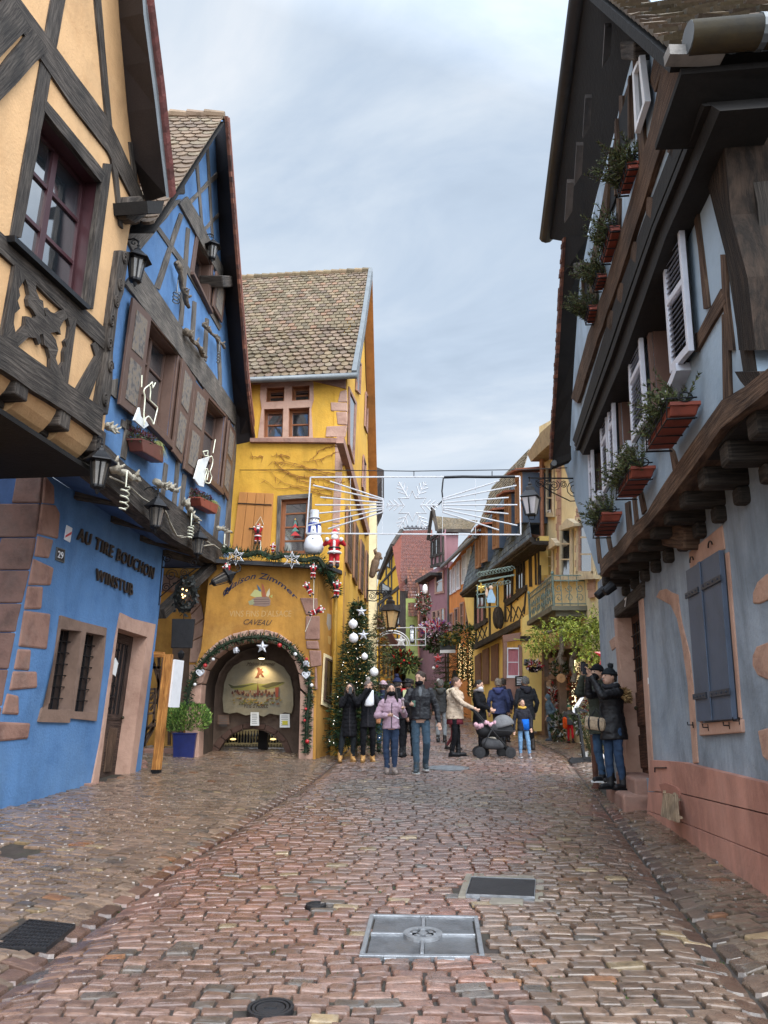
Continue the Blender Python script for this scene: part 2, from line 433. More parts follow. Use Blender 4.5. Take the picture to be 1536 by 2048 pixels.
# camera, light, sky
cam = bpy.data.cameras.new('camera'); co = bpy.data.objects.new('camera', cam); col.objects.link(co)
co.location = EYE; co.rotation_euler = (math.radians(105), 0, 0)
cam.sensor_fit = 'VERTICAL'; cam.sensor_height = 36; cam.lens = F/2048*36; cam.clip_start = .05; cam.clip_end = 1500
sc.camera = co
sc.render.resolution_x = 768; sc.render.resolution_y = 1024
sc.view_settings.view_transform = 'Standard'; sc.view_settings.look = 'None'; sc.view_settings.exposure = EXPO; sc.view_settings.gamma = 1
SUN_EL = math.radians(48); SUN_AZ = math.radians(155)      # behind the viewer, a little to the right, veiled by cloud
w = bpy.data.worlds.new('World'); sc.world = w; w.use_nodes = True
nt = w.node_tree; nt.nodes.clear(); ln = nt.links.new
out = nd(nt, 'ShaderNodeOutputWorld'); sky = nd(nt, 'ShaderNodeTexSky', sky_type='NISHITA', sun_disc=False)
sky.sun_elevation = SUN_EL; sky.sun_rotation = SUN_AZ; sky.air_density = 1.2; sky.dust_density = 2.0
b1 = nd(nt, 'ShaderNodeBackground', i_Strength=.12); ln(sky.outputs['Color'], b1.inputs['Color'])
tc = nd(nt, 'ShaderNodeTexCoord')
sp = nd(nt, 'ShaderNodeSeparateXYZ'); ln(tc.outputs['Generated'], sp.inputs['Vector'])
ad = nd(nt, 'ShaderNodeMath', operation='ADD'); ad.inputs[1].default_value = .22; ln(sp.outputs['Z'], ad.inputs[0])
dv = nd(nt, 'ShaderNodeVectorMath', operation='DIVIDE'); ln(tc.outputs['Generated'], dv.inputs[0]); ln(ad.outputs[0], dv.inputs[1])   # cloud layer seen in perspective
mp = nd(nt, 'ShaderNodeMapping'); mp.inputs['Rotation'].default_value = (0, 0, .5); mp.inputs['Scale'].default_value = (1, 1.7, 1); mp.inputs['Location'].default_value = (.7, .35, 0); ln(dv.outputs[0], mp.inputs['Vector'])
n1 = nd(nt, 'ShaderNodeTexNoise', i_Scale=1.3, i_Detail=9.0, i_Roughness=.58, i_Distortion=.6); ln(mp.outputs[0], n1.inputs['Vector'])
rc = ramp(nt, [(.30, (.42, .51, .63)), (.45, (.53, .63, .76)), (.56, (.65, .735, .835)), (.70, (.85, .885, .93))]); ln(n1.outputs['Fac'], rc.inputs['Fac'])
# cloud glow round the veiled sun, boosted out of view to light the walls
sd = V((math.sin(SUN_AZ)*math.cos(SUN_EL), math.cos(SUN_AZ)*math.cos(SUN_EL), math.sin(SUN_EL)))
dt = nd(nt, 'ShaderNodeVectorMath', operation='DOT_PRODUCT'); ln(tc.outputs['Generated'], dt.inputs[0]); dt.inputs[1].default_value = sd
mr = nd(nt, 'ShaderNodeMapRange'); mr.inputs['From Min'].default_value = .12; mr.inputs['From Max'].default_value = 1.0; mr.inputs['To Min'].default_value = CLOUD; mr.inputs['To Max'].default_value = CLOUD*6.2
ln(dt.outputs['Value'], mr.inputs['Value'])
# brighter rim low over the street
hz = nd(nt, 'ShaderNodeMapRange'); hz.inputs['From Min'].default_value = .45; hz.inputs['From Max'].default_value = .05; hz.inputs['To Min'].default_value = 0; hz.inputs['To Max'].default_value = 1; ln(sp.outputs['Z'], hz.inputs['Value'])
mh = nd(nt, 'ShaderNodeMix', data_type='RGBA'); ln(hz.outputs[0], mh.inputs['Factor']); ln(rc.outputs['Color'], mh.inputs['A']); mh.inputs['B'].default_value = (.73, .77, .82, 1)
b2 = nd(nt, 'ShaderNodeBackground'); ln(mh.outputs['Result'], b2.inputs['Color']); ln(mr.outputs[0], b2.inputs['Strength'])
ms = nd(nt, 'ShaderNodeMixShader'); ms.inputs['Fac'].default_value = .9; ln(b1.outputs[0], ms.inputs[1]); ln(b2.outputs[0], ms.inputs[2]); ln(ms.outputs[0], out.inputs['Surface'])
su = bpy.data.lights.new('sun', 'SUN'); su.energy = 1.5; su.angle = math.radians(24); su.color = (1, .95, .87)
so = bpy.data.objects.new('sun', su); col.objects.link(so)
so.rotation_euler = (math.pi/2-SUN_EL, 0, math.pi-SUN_AZ); so.location = (3, -10, 30)
# street
def mat_cobble():
 m, nt, b, ln = newmat('wet_sandstone_setts')
 at = nd(nt, 'ShaderNodeVertexColor', layer_name='Col'); tc = nd(nt, 'ShaderNodeTexCoord')
 n1 = nd(nt, 'ShaderNodeTexNoise', i_Scale=14.0, i_Detail=8.0, i_Roughness=.65); ln(tc.outputs['Object'], n1.inputs['Vector'])
 r = ramp(nt, [(.28, (.5, .48, .46)), (.5, (1, 1, 1)), (.75, (1.3, 1.28, 1.25))]); ln(n1.outputs['Fac'], r.inputs['Fac'])
 mx = nd(nt, 'ShaderNodeMix', data_type='RGBA', blend_type='MULTIPLY'); mx.inputs['Factor'].default_value = 1
 ln(at.outputs['Color'], mx.inputs['A']); ln(r.outputs['Color'], mx.inputs['B'])
 n2 = nd(nt, 'ShaderNodeTexNoise', i_Scale=.7, i_Detail=6.0, i_Roughness=.6); ln(tc.outputs['Object'], n2.inputs['Vector'])
 rg = nd(nt, 'ShaderNodeMapRange'); rg.inputs['From Min'].default_value = .35; rg.inputs['From Max'].default_value = .7; rg.inputs['To Min'].default_value = .17; rg.inputs['To Max'].default_value = .42
 ln(n2.outputs['Fac'], rg.inputs['Value'])
 n3 = nd(nt, 'ShaderNodeTexNoise', i_Scale=60.0, i_Detail=4.0); ln(tc.outputs['Object'], n3.inputs['Vector'])
 a2 = nd(nt, 'ShaderNodeMath', operation='MULTIPLY_ADD'); a2.inputs[1].default_value = .25; ln(n3.outputs['Fac'], a2.inputs[0]); ln(rg.outputs[0], a2.inputs[2])
 s2 = nd(nt, 'ShaderNodeMath', operation='SUBTRACT'); s2.inputs[1].default_value = .1; ln(a2.outputs[0], s2.inputs[0]); ln(s2.outputs[0], b.inputs['Roughness'])
 ln(mx.outputs['Result'], b.inputs['Base Color']); b.inputs['Specular IOR Level'].default_value = .5
 b.inputs['Coat Weight'].default_value = .9; b.inputs['Coat Roughness'].default_value = .24; b.inputs['Coat IOR'].default_value = 1.4
 bp = nd(nt, 'ShaderNodeBump', i_Strength=.75, i_Distance=.016); ln(n1.outputs['Fac'], bp.inputs['Height'])
 n4 = nd(nt, 'ShaderNodeTexNoise', i_Scale=95.0, i_Detail=3.0); ln(tc.outputs['Object'], n4.inputs['Vector'])
 bp2 = nd(nt, 'ShaderNodeBump', i_Strength=.3, i_Distance=.004); ln(n4.outputs['Fac'], bp2.inputs['Height']); ln(bp.outputs['Normal'], bp2.inputs['Normal'])
 ln(bp2.outputs['Normal'], b.inputs['Normal'])
 return m
COB = mat_cobble()
JOINT = surf('joint_earth', (.045, .035, .03), .7, .3, 6, .5, 40, stain=(.035, .05, .018))
def ground_sheet():
 m = M(); ys = [-60, -20, -5, 0, 2]+[2.5+.5*i for i in range(48)]+[27+i for i in range(40)]+[70, 90, 130, 200, 400]
 rows = []
 for y in ys:
  yy = min(max(y, 2.5), 60); gl, gr = GL(yy), GR(yy)
  xs = [-400, -60, -20, -10, gl-3, gl-1.5, gl-.4, gl-.18, gl, gl+.18, gl+.4, (gl+gr)/2, gr-.4, gr-.18, gr, gr+.18, gr+.4, gr+2, 12, 25, 60, 400]
  rows.append([V((x, y, (gz(max(-20, min(20, x)), y) if y > 2 else K*y)-.022)) for x in xs])
 n = len(rows[0]); m.v = [p for r in rows for p in r]
 m.f = [(i*n+j, i*n+j+1, (i+1)*n+j+1, (i+1)*n+j) for i in range(len(rows)-1) for j in range(n-1)]
 m.c = [None]*len(m.f); m.uv = [None]*len(m.f)
 m.build('ground', JOINT, kind='structure')
ground_sheet()
COVERS = []           # rectangles kept free of setts (centre, half width, half depth, angle)
def cov_rect(px4):
 return [gpt(p) for p in px4]
big = cov_rect([(718, 1913), (970, 1916), (956, 1833), (740, 1829)])
blk = cov_rect([(933, 1792), (1068, 1797), (1070, 1762), (944, 1757)])
gra = cov_rect([(-20, 1895), (92, 1897), (150, 1851), (58, 1841)])
grb = cov_rect([(-30, 1728), (40, 1722), (82, 1702), (10, 1690)])
RNDC = [(gpt((895, 1536)), .42), (gpt((541, 2017)), .115), (gpt((632, 1810)), .075)]
def inside(p, poly):
 n = len(poly); r = True
 for i in range(n):
  a = poly[i]; b = poly[(i+1) % n]
  if (b.x-a.x)*(p[1]-a.y)-(b.y-a.y)*(p[0]-a.x) < 0: return False
 return r
def grow(poly, k):
 c = sum(poly, V())/len(poly); return [c+(p-c)*k for p in poly]
HOLES = [grow(big, 1.06), grow(blk, 1.12), grow(gra, 1.05), grow(grb, 1.05)]
def free(x, y):
 for h in HOLES:
  if inside((x, y), h): return False
 for c, r in RNDC:
  if (x-c.x)**2+(y-c.y)**2 < (r*1.06)**2: return False
 return True
def stone_col(x, y):
 t = noise.noise(V((x*.45, y*.3, 3.1))); q = noise.noise(V((x*.25+9, y*.2, 7)))
 k = R_(.55, 1.08)
 c = mixc((.195, .122, .098), (.165, .103, .088), rnd.random())
 red = max(0, min(1, .45*(1.5-y*.12)+t*1.9+(.32 if x < -.4 else 0)+(.4 if y > 14.5 and x > .4 else 0)))
 c = mixc(c, (.20, .085, .06), red*R_(.3, 1))
 if x < GL(y)-.1: c = mixc(c, (.19, .150, .115), .65)
 if x > GR(y)+.1: c = mixc(c, (.19, .145, .112), .6)
 if q > .26: c = mixc(c, (.125, .108, .08), .5)
 r = rnd.random()
 if r < .018: c = (.27, .205, .125)
 elif r < .03: c = (.22, .11, .06)
 elif r < .07: c = (.115, .095, .085)
 return mul((c[0]*1.06, c[1], c[2]*.9), k)
def setts(test, ang, y0, y1, x0, x1, rowh=(.088, .122), ln_=(.125, .215), fine=True):
 """rows of hand-cut setts in a frame turned by ang, kept where test(x, y) holds"""
 m = M(); ca, sa = math.cos(ang), math.sin(ang)
 t = y0; row = 0
 while t < y1:
  h = R_(*rowh); s = x0+R_(0, .2); ph = R_(0, 9)
  while s < x1:
   l = R_(*ln_)*(1.2 if rnd.random() < .1 else 1)
   wv = .05*noise.noise(V((s*.7, t*.5, ph*0+2)))+.02*noise.noise(V((s*2.1, row*.13, 5)))
   cx, cy = s+l/2, t+h/2+wv
   X, Y = cx*ca-cy*sa, cx*sa+cy*ca
   ok = test(X, Y) and free(X, Y)
   if ok:
    g = .006 if fine else .0075
    hx, hy = l/2-g, h/2-g; j = .0085; k = min(hx, hy)*R_(.12, .34)
    ring = [(-hx+k, -hy), (hx-k, -hy), (hx, -hy+k), (hx, hy-k), (hx-k, hy), (-hx+k, hy), (-hx, hy-k), (-hx, -hy+k)]
    ring = [(a+R_(-j, j), b+R_(-j, j)) for a, b in ring]
    zj = R_(-.008, .008); tx, ty = R_(-.06, .06), R_(-.06, .06)
    c = stone_col(X, Y); vs = []
    lv = ((1.0, -.03), (.968, -.008), (.905, -.001), (.55, .0022)) if fine else ((1.0, -.026), (.94, -.003), (.8, .002))
    gz0 = gz(X, Y)
    for f, dz in lv:
     for a, b in ring:
      px_, py_ = cx+a*f, cy+b*f
      A, B = px_*ca-py_*sa, px_*sa+py_*ca
      vs.append((A, B, gz(A, B)+zj+dz+tx*a*f+ty*b*f+(R_(-.0018, .0018) if f < .95 else 0)))
    n = len(lv)
    fs = [(i*8+q, i*8+(q+1) % 8, (i+1)*8+(q+1) % 8, (i+1)*8+q) for i in range(n-1) for q in range(8)]+[tuple((n-1)*8+q for q in range(8))]
    m.add(vs, fs, c)
   s += l
  t += h; row += 1
 return m
def mid(x, y): return GL(y)+.07 < x < GR(y)-.07
def lft(x, y): return -6.4 < x < GL(y)-.09 and (x > -4.75+.075*(y-10) or y < 9.6 or y > 14.6)
def rgt(x, y): return GR(y)+.09 < x < (3.2+.105*(y-8.5)+.02 if y < 12.7 else 6.6)
road = M()
for tst, ang, a, b, c, d, fine in ((mid, 0, 2.9, 11, -2.6, 3.6, True), (mid, 0, 11, 23, -2, 4.8, False), (lft, -.30, 1.2, 10.3, -11, -.5, True), (rgt, .14, 3.0, 12, 1.3, 4.6, True), (rgt, .14, 12, 23.5, 3, 10, False)):
 q = setts(tst, ang, a, b, c, d, fine=fine)
 road.add(q.v, q.f); road.c[-len(q.f):] = q.c; road.hasc = True
q = setts(lambda x, y: lft(x, y) and y >= 0, -.30, 10.3, 19.8, -12.5, 2, fine=False); road.add(q.v, q.f); road.c[-len(q.f):] = q.c
q = setts(lambda x, y: GL(y)-.0 < x < GR(y)+1.5, 0, 23, 44, -1.5, 8, rowh=(.13, .17), ln_=(.2, .3), fine=False); road.add(q.v, q.f); road.c[-len(q.f):] = q.c
# the runs of setts laid lengthwise in each gutter
def gutter(G, y0, y1):
 y = y0
 while y < y1:
  l = R_(.2, .3); yc = y+l/2; x = G(yc)
  for sx in (-.075, .075):
   c = mul(stone_col(x, yc), R_(.6, .85)); vs = []
   if not free(x, yc): continue
   for f, dz in ((1, -.025), (.88, .002), (.5, .004)):
    for a, b in ((-.062, -l/2+.03), (-.03, -l/2+.012), (.03, -l/2+.012), (.062, -l/2+.03), (.062, l/2-.03), (.03, l/2-.012), (-.03, l/2-.012), (-.062, l/2-.03)):
     xx = G(yc+b*f)+a*f+sx; vs.append((xx, yc+b*f, gz(xx, yc+b*f)+dz))
   road.add(vs, [(i*8+q, i*8+(q+1) % 8, (i+1)*8+(q+1) % 8, (i+1)*8+q) for i in range(2) for q in range(8)]+[tuple(16+q for q in range(8))], c)
  y += l
gutter(GL, 3, 21); gutter(GR, 3, 20)
road.build('cobbled_street', COB, kind='structure')
# moss and small weeds rooted in the joints
ms_ = M()
for i in range(900):
 x = R_(-2, 2.2); y = R_(3.2, 8)
 if noise.noise(V((x*1.3, y*1.3, 1))) < .16 or not free(x, y): continue
 for k in range(5):
  a, b = x+R_(-.03, .03), y+R_(-.02, .02)
  ms_.leaf((a, b, gz(a, b)-.02), (R_(-1, 1), R_(-1, 1), 1.3), R_(.012, .028), .01, mul((.05, .085, .02), R_(.6, 1.3)))
ms_.build('moss', NEED, kind='stuff')
# covers in the street
CAST = surf('wet_cast_iron', (.30, .31, .325), .36, .15, 6, .25, 60, metal=.55, c2=(.17, .175, .185))
CASTD = surf('dark_cast_iron', (.03, .03, .033), .45, .2, 6, .25, 60, metal=.4)
CASTP = surf('worn_cast_panel', (.15, .155, .165), .4, .2, 5, .35, 50, metal=.5, c2=(.07, .072, .078), stain=(.12, .1, .08))
CONC = surf('worn_mortar', (.21, .185, .15), .75, .15, 5, .4, 30, stain=(.1, .1, .05))
def flat_quad(q, lift=0.0):
 u = (q[1]-q[0]).normalized(); w_ = (q[3]-q[0]).normalized(); n = u.cross(w_).normalized()
 if n.z < 0: n = -n
 return Quad(q[3]+n*lift, q[2]+n*lift, q[1]+n*lift, q[0]+n*lift, n)
Q = flat_quad(big)
t = T('access_cover', 'large square grey iron cover with four sunken panels round a central ring', 'manhole cover', sum(big, V())/4)
m = M()
for a in ((0, 1, 0, .045), (0, 1, .955, 1), (0, .04, .045, .955), (.96, 1, .045, .955)): m.qbox(Q, *a, -.05, .007)
m.qbox(Q, .2, .3, -.045, -.003, -.04, .005); m.qbox(Q, .62, .76, -.06, -.003, -.04, .006)
m.build('frame', CAST, t, bevel=.004)
for u0, u1 in ((.055, .485), (.515, .945)):
 for v0, v1 in ((.06, .485), (.515, .94)):
  m = M(); m.qbox(Q, u0, u1, v0, v1, -.03, -.009); m.build('panel', CASTP, t, bevel=.004)
m = M(); m.qbox(Q, .485, .515, .05, .40, -.02, .010); m.qbox(Q, .485, .515, .60, .95, -.02, .010); m.qbox(Q, .05, .41, .485, .515, -.02, .0095); m.qbox(Q, .59, .95, .485, .515, -.02, .0095)
m.qbox(Q, .47, .53, .93, .953, -.02, .012)
m.build('ribs', CAST, t, bevel=.003)
m = M(); c = Q.p(.5, .5); e = (Q.p(1, .5)-c).normalized(); g_ = (Q.p(.5, 1)-c).normalized()
def disc(m, r0, r1, z0, z1, n=28, a0=0, a1=6.2832):
 vs = []; k = n if a1-a0 > 6.2 else n+1
 for i in range(k):
  a = a0+(a1-a0)*i/n; d = e*math.cos(a)+g_*math.sin(a)
  vs += [c+d*r0+Q.n*z0, c+d*r1+Q.n*z0, c+d*r1+Q.n*z1, c+d*r0+Q.n*z1]
 fs = []
 for i in range(n):
  p = 4*i; q = 4*((i+1) % k)
  fs += [(p, p+1, q+1, q), (p+1, p+2, q+2, q+1), (p+2, p+3, q+3, q+2), (p+3, p, q, q+3)]
 m.add(vs, fs)
disc(m, .085, .125, -.02, .013); disc(m, .0, .03, -.02, .012)
for i in range(5): disc(m, .042, .07, -.02, .011, 5, i*1.257, i*1.257+.7)
m.build('keyhole_ring', CAST, t)
m = M(); disc(m, 0, .085, -.02, .0); m.build('ring_well', CASTD, t)
Q = flat_quad(blk)
t = T('drain_slab', 'black rectangular steel slab set in crumbling mortar beyond the big grey cover', 'cover plate', sum(blk, V())/4)
m = M(); m.qbox(Q, 0, 1, 0, 1, -.04, .012); m.build('plate', CASTD, t, bevel=.004)
m = M()
for a in ((-.13, -.005, -.06, 1.3), (1.005, 1.14, -.1, 1.25), (-.005, 1.005, 1.01, 1.35), (.35, .85, -.3, -.02)): m.qbox(Q, *a, -.04, .002)
m.build('mortar_bed', CONC, t, bevel=.01)
m = M()
for a in ((-.004, 1.004, -.012, 0), (-.004, 1.004, 1, 1.012), (-.012, -.004, -.01, 1.01), (1.004, 1.012, -.01, 1.01)): m.qbox(Q, *a, -.04, .016)
m.build('rim', CAST, t)
def grate(q, lab, nx, ny):
 Q = flat_quad(q); t = T('street_grate', lab, 'drain grate', sum(q, V())/4, 'drain grates on the left of the street')
 m = M(); m.qbox(Q, 0, 1, 0, 1, -.08, -.03); m.build('pit', VOID, t)
 m = M()
 for i in range(nx+1): m.qbox(Q, i/nx-.011, i/nx+.011, 0, 1, -.025, .006)
 for i in range(ny+1): m.qbox(Q, 0, 1, i/ny-.012, i/ny+.012, -.025, .0085)
 for i in range(nx):
  for j in range(ny): m.qbox(Q, (i+.3)/nx, (i+.7)/nx, (j+.3)/ny, (j+.7)/ny, -.03, .005)
 m.build('bars', CASTD, t)
grate(gra, 'nearer dark iron grate with raised square studs at the end of the left gutter', 9, 8)
grate(grb, 'farther dark iron grate in the side paving before the blue wall', 7, 7)
t = T('round_cover', 'round ribbed grey iron cover behind the walking man', 'manhole cover', RNDC[0][0])
c = RNDC[0][0]+V((0, 0, .0)); e = V((1, 0, 0)); g_ = V((0, 1, K)).normalized()
class _q: n = V((0, -K, 1)).normalized()
Q = _q; m = M(); disc(m, 0, .36, -.03, .006, 40); m.build('lid', CAST, t)
m = M()
for i in range(-5, 6):
 h_ = math.sqrt(.33**2-(i*.06)**2); m.bar(c+e*(-h_)+g_*i*.06+V((0, 0, .008)), c+e*h_+g_*i*.06+V((0, 0, .008)), .022, .012)
m.build('ribs', CAST, t)
m = M(); disc(m, .37, .42, -.03, .01, 40); m.build('rim', CAST, t)
for (cc, rr), lab in zip(RNDC[1:], ('small round iron valve cap with concentric rings in the nearest setts', 'tiny dark round valve cap between the left gutter and the big grey cover')):
 c = cc; t = T('valve_cap', lab, 'valve cover', c, 'valve caps in the street')
 m = M(); disc(m, 0, rr*.62, -.02, .004, 24); m.qbox(Quad(c+e*-.03+g_*.008, c+e*.03+g_*.008, c+e*.03-g_*.008, c-e*.03-g_*.008, Q.n), 0, 1, 0, 1, 0, .009); m.build('lid', CASTD, t)
 m = M(); disc(m, rr*.68, rr*.8, -.02, .007, 24); disc(m, rr*.86, rr, -.02, .009, 24); m.build('rim', CASTD, t)
# a cable left lying across the setts
m = M(); pts = [gpt((x, y))+V((0, 0, .02)) for x, y in ((742, 1462), (752, 1468), (765, 1472), (790, 1468), (812, 1462))]
m.tube(pts, .02, 5); tag(m.build('power_cable', IRON), 'black cable lying across the setts behind the woman in lilac', 'cable')
# shared building helpers
def tiles(m, tl, tr, br, bl, rows, cols, cols_list, lift=.02, round_=True, overlap=1.35):
 """courses of clay tiles on a roof slope; bl-br is the eave"""
 n = (br-bl).cross(tl-bl).normalized()
 if n.z < 0: n = -n
 for i in range(rows):
  v0, v1 = i/rows, min(1, (i+overlap)/rows)
  for j in range(cols):
   s = (i % 2)*.5
   u0, u1 = max(0, (j-s)/cols), min(1, (j+1-s)/cols)
   if j == cols-1 and s: u1 = 1
   g = .06/cols
   q = lambda u, v: (bl*(1-u)+br*u)*(1-v)+(tl*(1-u)+tr*u)*v
   a, b, c, d = q(u0+g, v0), q(u1-g, v0), q(u1-g, v1), q(u0+g, v1)
   k = lift*R_(.8, 1.5); ti = R_(-.35, .35)*lift
   cc = rnd.choice(cols_list); cc = mul(cc, R_(.66, .86))
   if round_:
    e = (d-a)/overlap; vs = [a+e*.28, a+(b-a)*.25+e*.06, a+(b-a)*.5, a+(b-a)*.75+e*.06, b+e*.28]
    top = [p+n*(k+ti*(x/4-.5)) for x, p in enumerate(vs)]
    m.add(top+[c+n*.004, d+n*.004]+[p-n*.008 for p in vs], [(0, 1, 2, 3, 4, 5, 6)]+[(7+x, 8+x, x+1, x) for x in range(4)]+[(7, 0, 6), (11, 5, 4)], cc)
   else:
    m.add([a+n*(k+ti), b+n*(k-ti), c+n*.004, d+n*.004, a-n*.008, b-n*.008], [(0, 1, 2, 3), (4, 5, 1, 0), (4, 0, 3), (5, 2, 1)], cc)
 return m
CLAY = [lin(134, 112, 92), lin(126, 106, 88), lin(140, 118, 96), lin(116, 98, 82), lin(136, 120, 98)]
REDT = [lin(150, 95, 75), lin(135, 85, 70), lin(165, 105, 80), lin(120, 80, 68)]
MOSSY = [lin(118, 102, 78), lin(126, 110, 84), lin(110, 96, 74), lin(134, 114, 88)]
def window(parent, Q, mat, depth=.18, nx=2, ny=3, fw=.05, bar=.022, glass=None, wn='window', sashes=True):
 """recessed casement: frame, glazing bars, glass"""
 W_ = (Q.p(1, .5)-Q.p(0, .5)).length; H_ = (Q.p(.5, 1)-Q.p(.5, 0)).length
 a, b = fw/W_, fw/H_; m = M(); o0, o1 = -depth-.05, -depth
 m.qbox(Q, 0, a, 0, 1, o0, o1); m.qbox(Q, 1-a, 1, 0, 1, o0, o1); m.qbox(Q, a, 1-a, 0, b, o0, o1); m.qbox(Q, a, 1-a, 1-b, 1, o0, o1)
 for i in range(1, nx): m.qbox(Q, i/nx-a*.8, i/nx+a*.8, b, 1-b, o0, o1+.004)
 g = bar/H_
 for i in range(nx):
  u0 = a if i == 0 else i/nx+a*.8; u1 = 1-a if i == nx-1 else (i+1)/nx-a*.8
  for j in range(1, ny): m.qbox(Q, u0, u1, j/ny-g, j/ny+g, o0+.01, o1-.006)
 l = .018/W_; k = .018/H_
 for r in ((0, l, 0, 1), (1-l, 1, 0, 1), (l, 1-l, 0, k), (l, 1-l, 1-k, 1)): m.qbox(Q, *r, -depth, -.006)
 f = m.build(wn, mat, parent, bevel=.004)
 p = M(); p.qbox(Q, a*.6, 1-a*.6, b*.6, 1-b*.6, o0-.012, o0+.012); p.build('pane', glass or GLASS, f)
 r = M(); r.qbox(Q, -.1, 1.1, -.05, 1.05, o0-.06, o0-.045); r.build('dark_interior', VOID, f)
 return f
def spray(m, c, r, n, l, w, cols, up=.3):
 for i in range(n):
  d = V((R_(-1, 1), R_(-1, 1), R_(-1, 1)+up))
  if d.length < .01: continue
  d.normalize(); k = rnd.random()**.5
  p = V(c)+V((d.x*r[0], d.y*r[1], d.z*r[2]))*k
  m.leaf(p, d+V((R_(-.6, .6), R_(-.6, .6), R_(-.4, .5))), l*R_(.6, 1.3), w*R_(.7, 1.3), mul(rnd.choice(cols), R_(.6, 1.35)))
GREEN = [lin(48, 66, 40), lin(62, 80, 46), lin(40, 56, 36), lin(74, 88, 52)]
def bough(m, p, d, l, cols=GREEN, n=14, nl=.055, w=.008, twigc=(.08, .05, .03)):
 """one fir twig with needles either side"""
 p = V(p); d = V(d).normalized(); side = d.orthogonal().normalized()
 m.tube([p, p+d*l*.5+V((0, 0, .02)), p+d*l], [.006, .004, .002], 4, c=twigc)
 for i in range(n):
  t = (i+rnd.random())/n; b = p+d*l*t
  for k in range(3):
   dd = (Matrix.Rotation(R_(0, 6.28), 3, d) @ side)*.9+d*R_(.4, 1.1)
   m.spine(b, dd, nl*R_(.7, 1.2)*(1.15-.5*t), w, mul(rnd.choice(cols), R_(.6, 1.4)))
# lantern prototype (built at the origin, hung copies below)
def lantern_proto(label, bracket=True):
 t = T('wall_lantern', label, 'lantern', (0, 0, 0), 'black coach lanterns along the blue house')
 m = M()                                        # six glazing bars, tapering downwards
 for k in range(6):
  a = k*math.pi/3; d = V((math.cos(a), math.sin(a), 0)); m.bar(d*.115+V((0, 0, .30)), d*.07+V((0, 0, .02)), .014)
 m.lathe([(.075, 0), (.08, .02), (.075, .035)], n=6); m.lathe([(.118, .285), (.125, .30), (.118, .31)], n=6)
 m.lathe([(.012, -.07), (.02, -.05), (.03, -.02), (.075, 0)], n=8)
 m.build('cage', IRON, t)
 m = M(); m.lathe([(.19, .30), (.185, .315), (.13, .36), (.075, .42), (.05, .43), (.045, .46), (.02, .475), (.012, .5), (.02, .52), (.005, .54)], n=6); m.build('cap', IRON, t)
 m = M(); m.lathe([(.064, .03), (.106, .29)], n=6); m.build('glass', surf('smoked_glass', (.13, .115, .10), .25, .2, 6, 0, spec=.6), t)
 m = M(); m.tube([(0, 0, .5), (.0, 0, .58), (-.06, 0, .62), (-.16, 0, .60), (-.26, 0, .52)], .011, 6)
 m.tube([(-.06+.05*math.cos(a/10*7)*(1-a/12), 0, .56+.05*math.sin(a/10*7)*(1-a/12)) for a in range(11)], .007, 5)
 m.box((-.27, 0, .52), (.02, .07, .16)); m.build('bracket', IRON, t)
 return t
# ochre timber-framed house on the left
O = Wall(-3.75, 9.6, .104, 1)
oh = T('timber_framed_house', 'ochre plastered timber-framed house with carved corner post, nearest on the left', 'house', (-4.4, 6, .2))
win = zc(Z1, [(255, 640), (597, 1062), (522, 1800), (88, 1388)])
m = M(); m.holed(O.P([(-260, -320), (232, -320), (240, 0), (264, 300), (287, 402), (262, 440), (243, 560), (207, 868), (200, 884), (-260, 560)]), [O.P(win)], O.n*-.32)
m.build('wall', OCHRE, oh)
window(oh, wq(O, win), MAROON, .24, 2, 3, .07, .028)
m = M()
B = lambda pairs, **k: m.beam(O, pairs, Z=k.pop('Z', Z1), **k)
B([((81, -60), (-30, -60)), ((440, 430), (410, 600)), ((640, 700), (630, 880)), ((850, 1168), (775, 1165))], o1=.035)
B([((0, 410), (0, 590)), ((190, 165), (283, 290))], o1=.05)
B([((-80, 130), (-80, 420)), ((60, -60), (170, 160))], o1=.045)
B([((312, -60), (395, -60)), ((65, 1375), (125, 1392))], o1=.022)
B([((262, 575), (262, 650)), ((618, 1012), (592, 1065))], o1=.03)
B([((612, 955), (655, 960)), ((500, 1790), (546, 1810))], o1=.026)
B([((552, -60), (588, -60)), ((603, 480), (632, 480)), ((640, 850), (668, 850)), ((672, 1050), (695, 1050)), ((702, 1320), (722, 1340))], o1=.03)
B([((757, 830), (792, 830)), ((785, 1062), (806, 1075))])
B([((-120, 1250), (-120, 1370)), ((350, 1660), (300, 1755)), ((650, 1955), (620, 2052))], o1=.04)
m.beam(O, [((585, 590), (645, 575)), ((405, 900), (500, 950))], Z=Z2, o1=.03)
m.beam(O, [((585, 690), (640, 600)), ((545, 560), (600, 500))], Z=Z2, o1=.028)
m.each('timber', OAK, oh)
m = M(); m.beam(O, [((-60, 455), (-60, 660)), ((400, 785), (395, 960)), ((612, 940), (598, 1105))], Z=Z2, o1=.12, o0=-.2); m.build('jetty_beam', OAK, oh)
m = M(); m.wprism(O, [(86, 1375), (532, 1795), (520, 1812), (88, 1412)], -.05, .13, Z1); m.build('sill_board', IRON, oh)
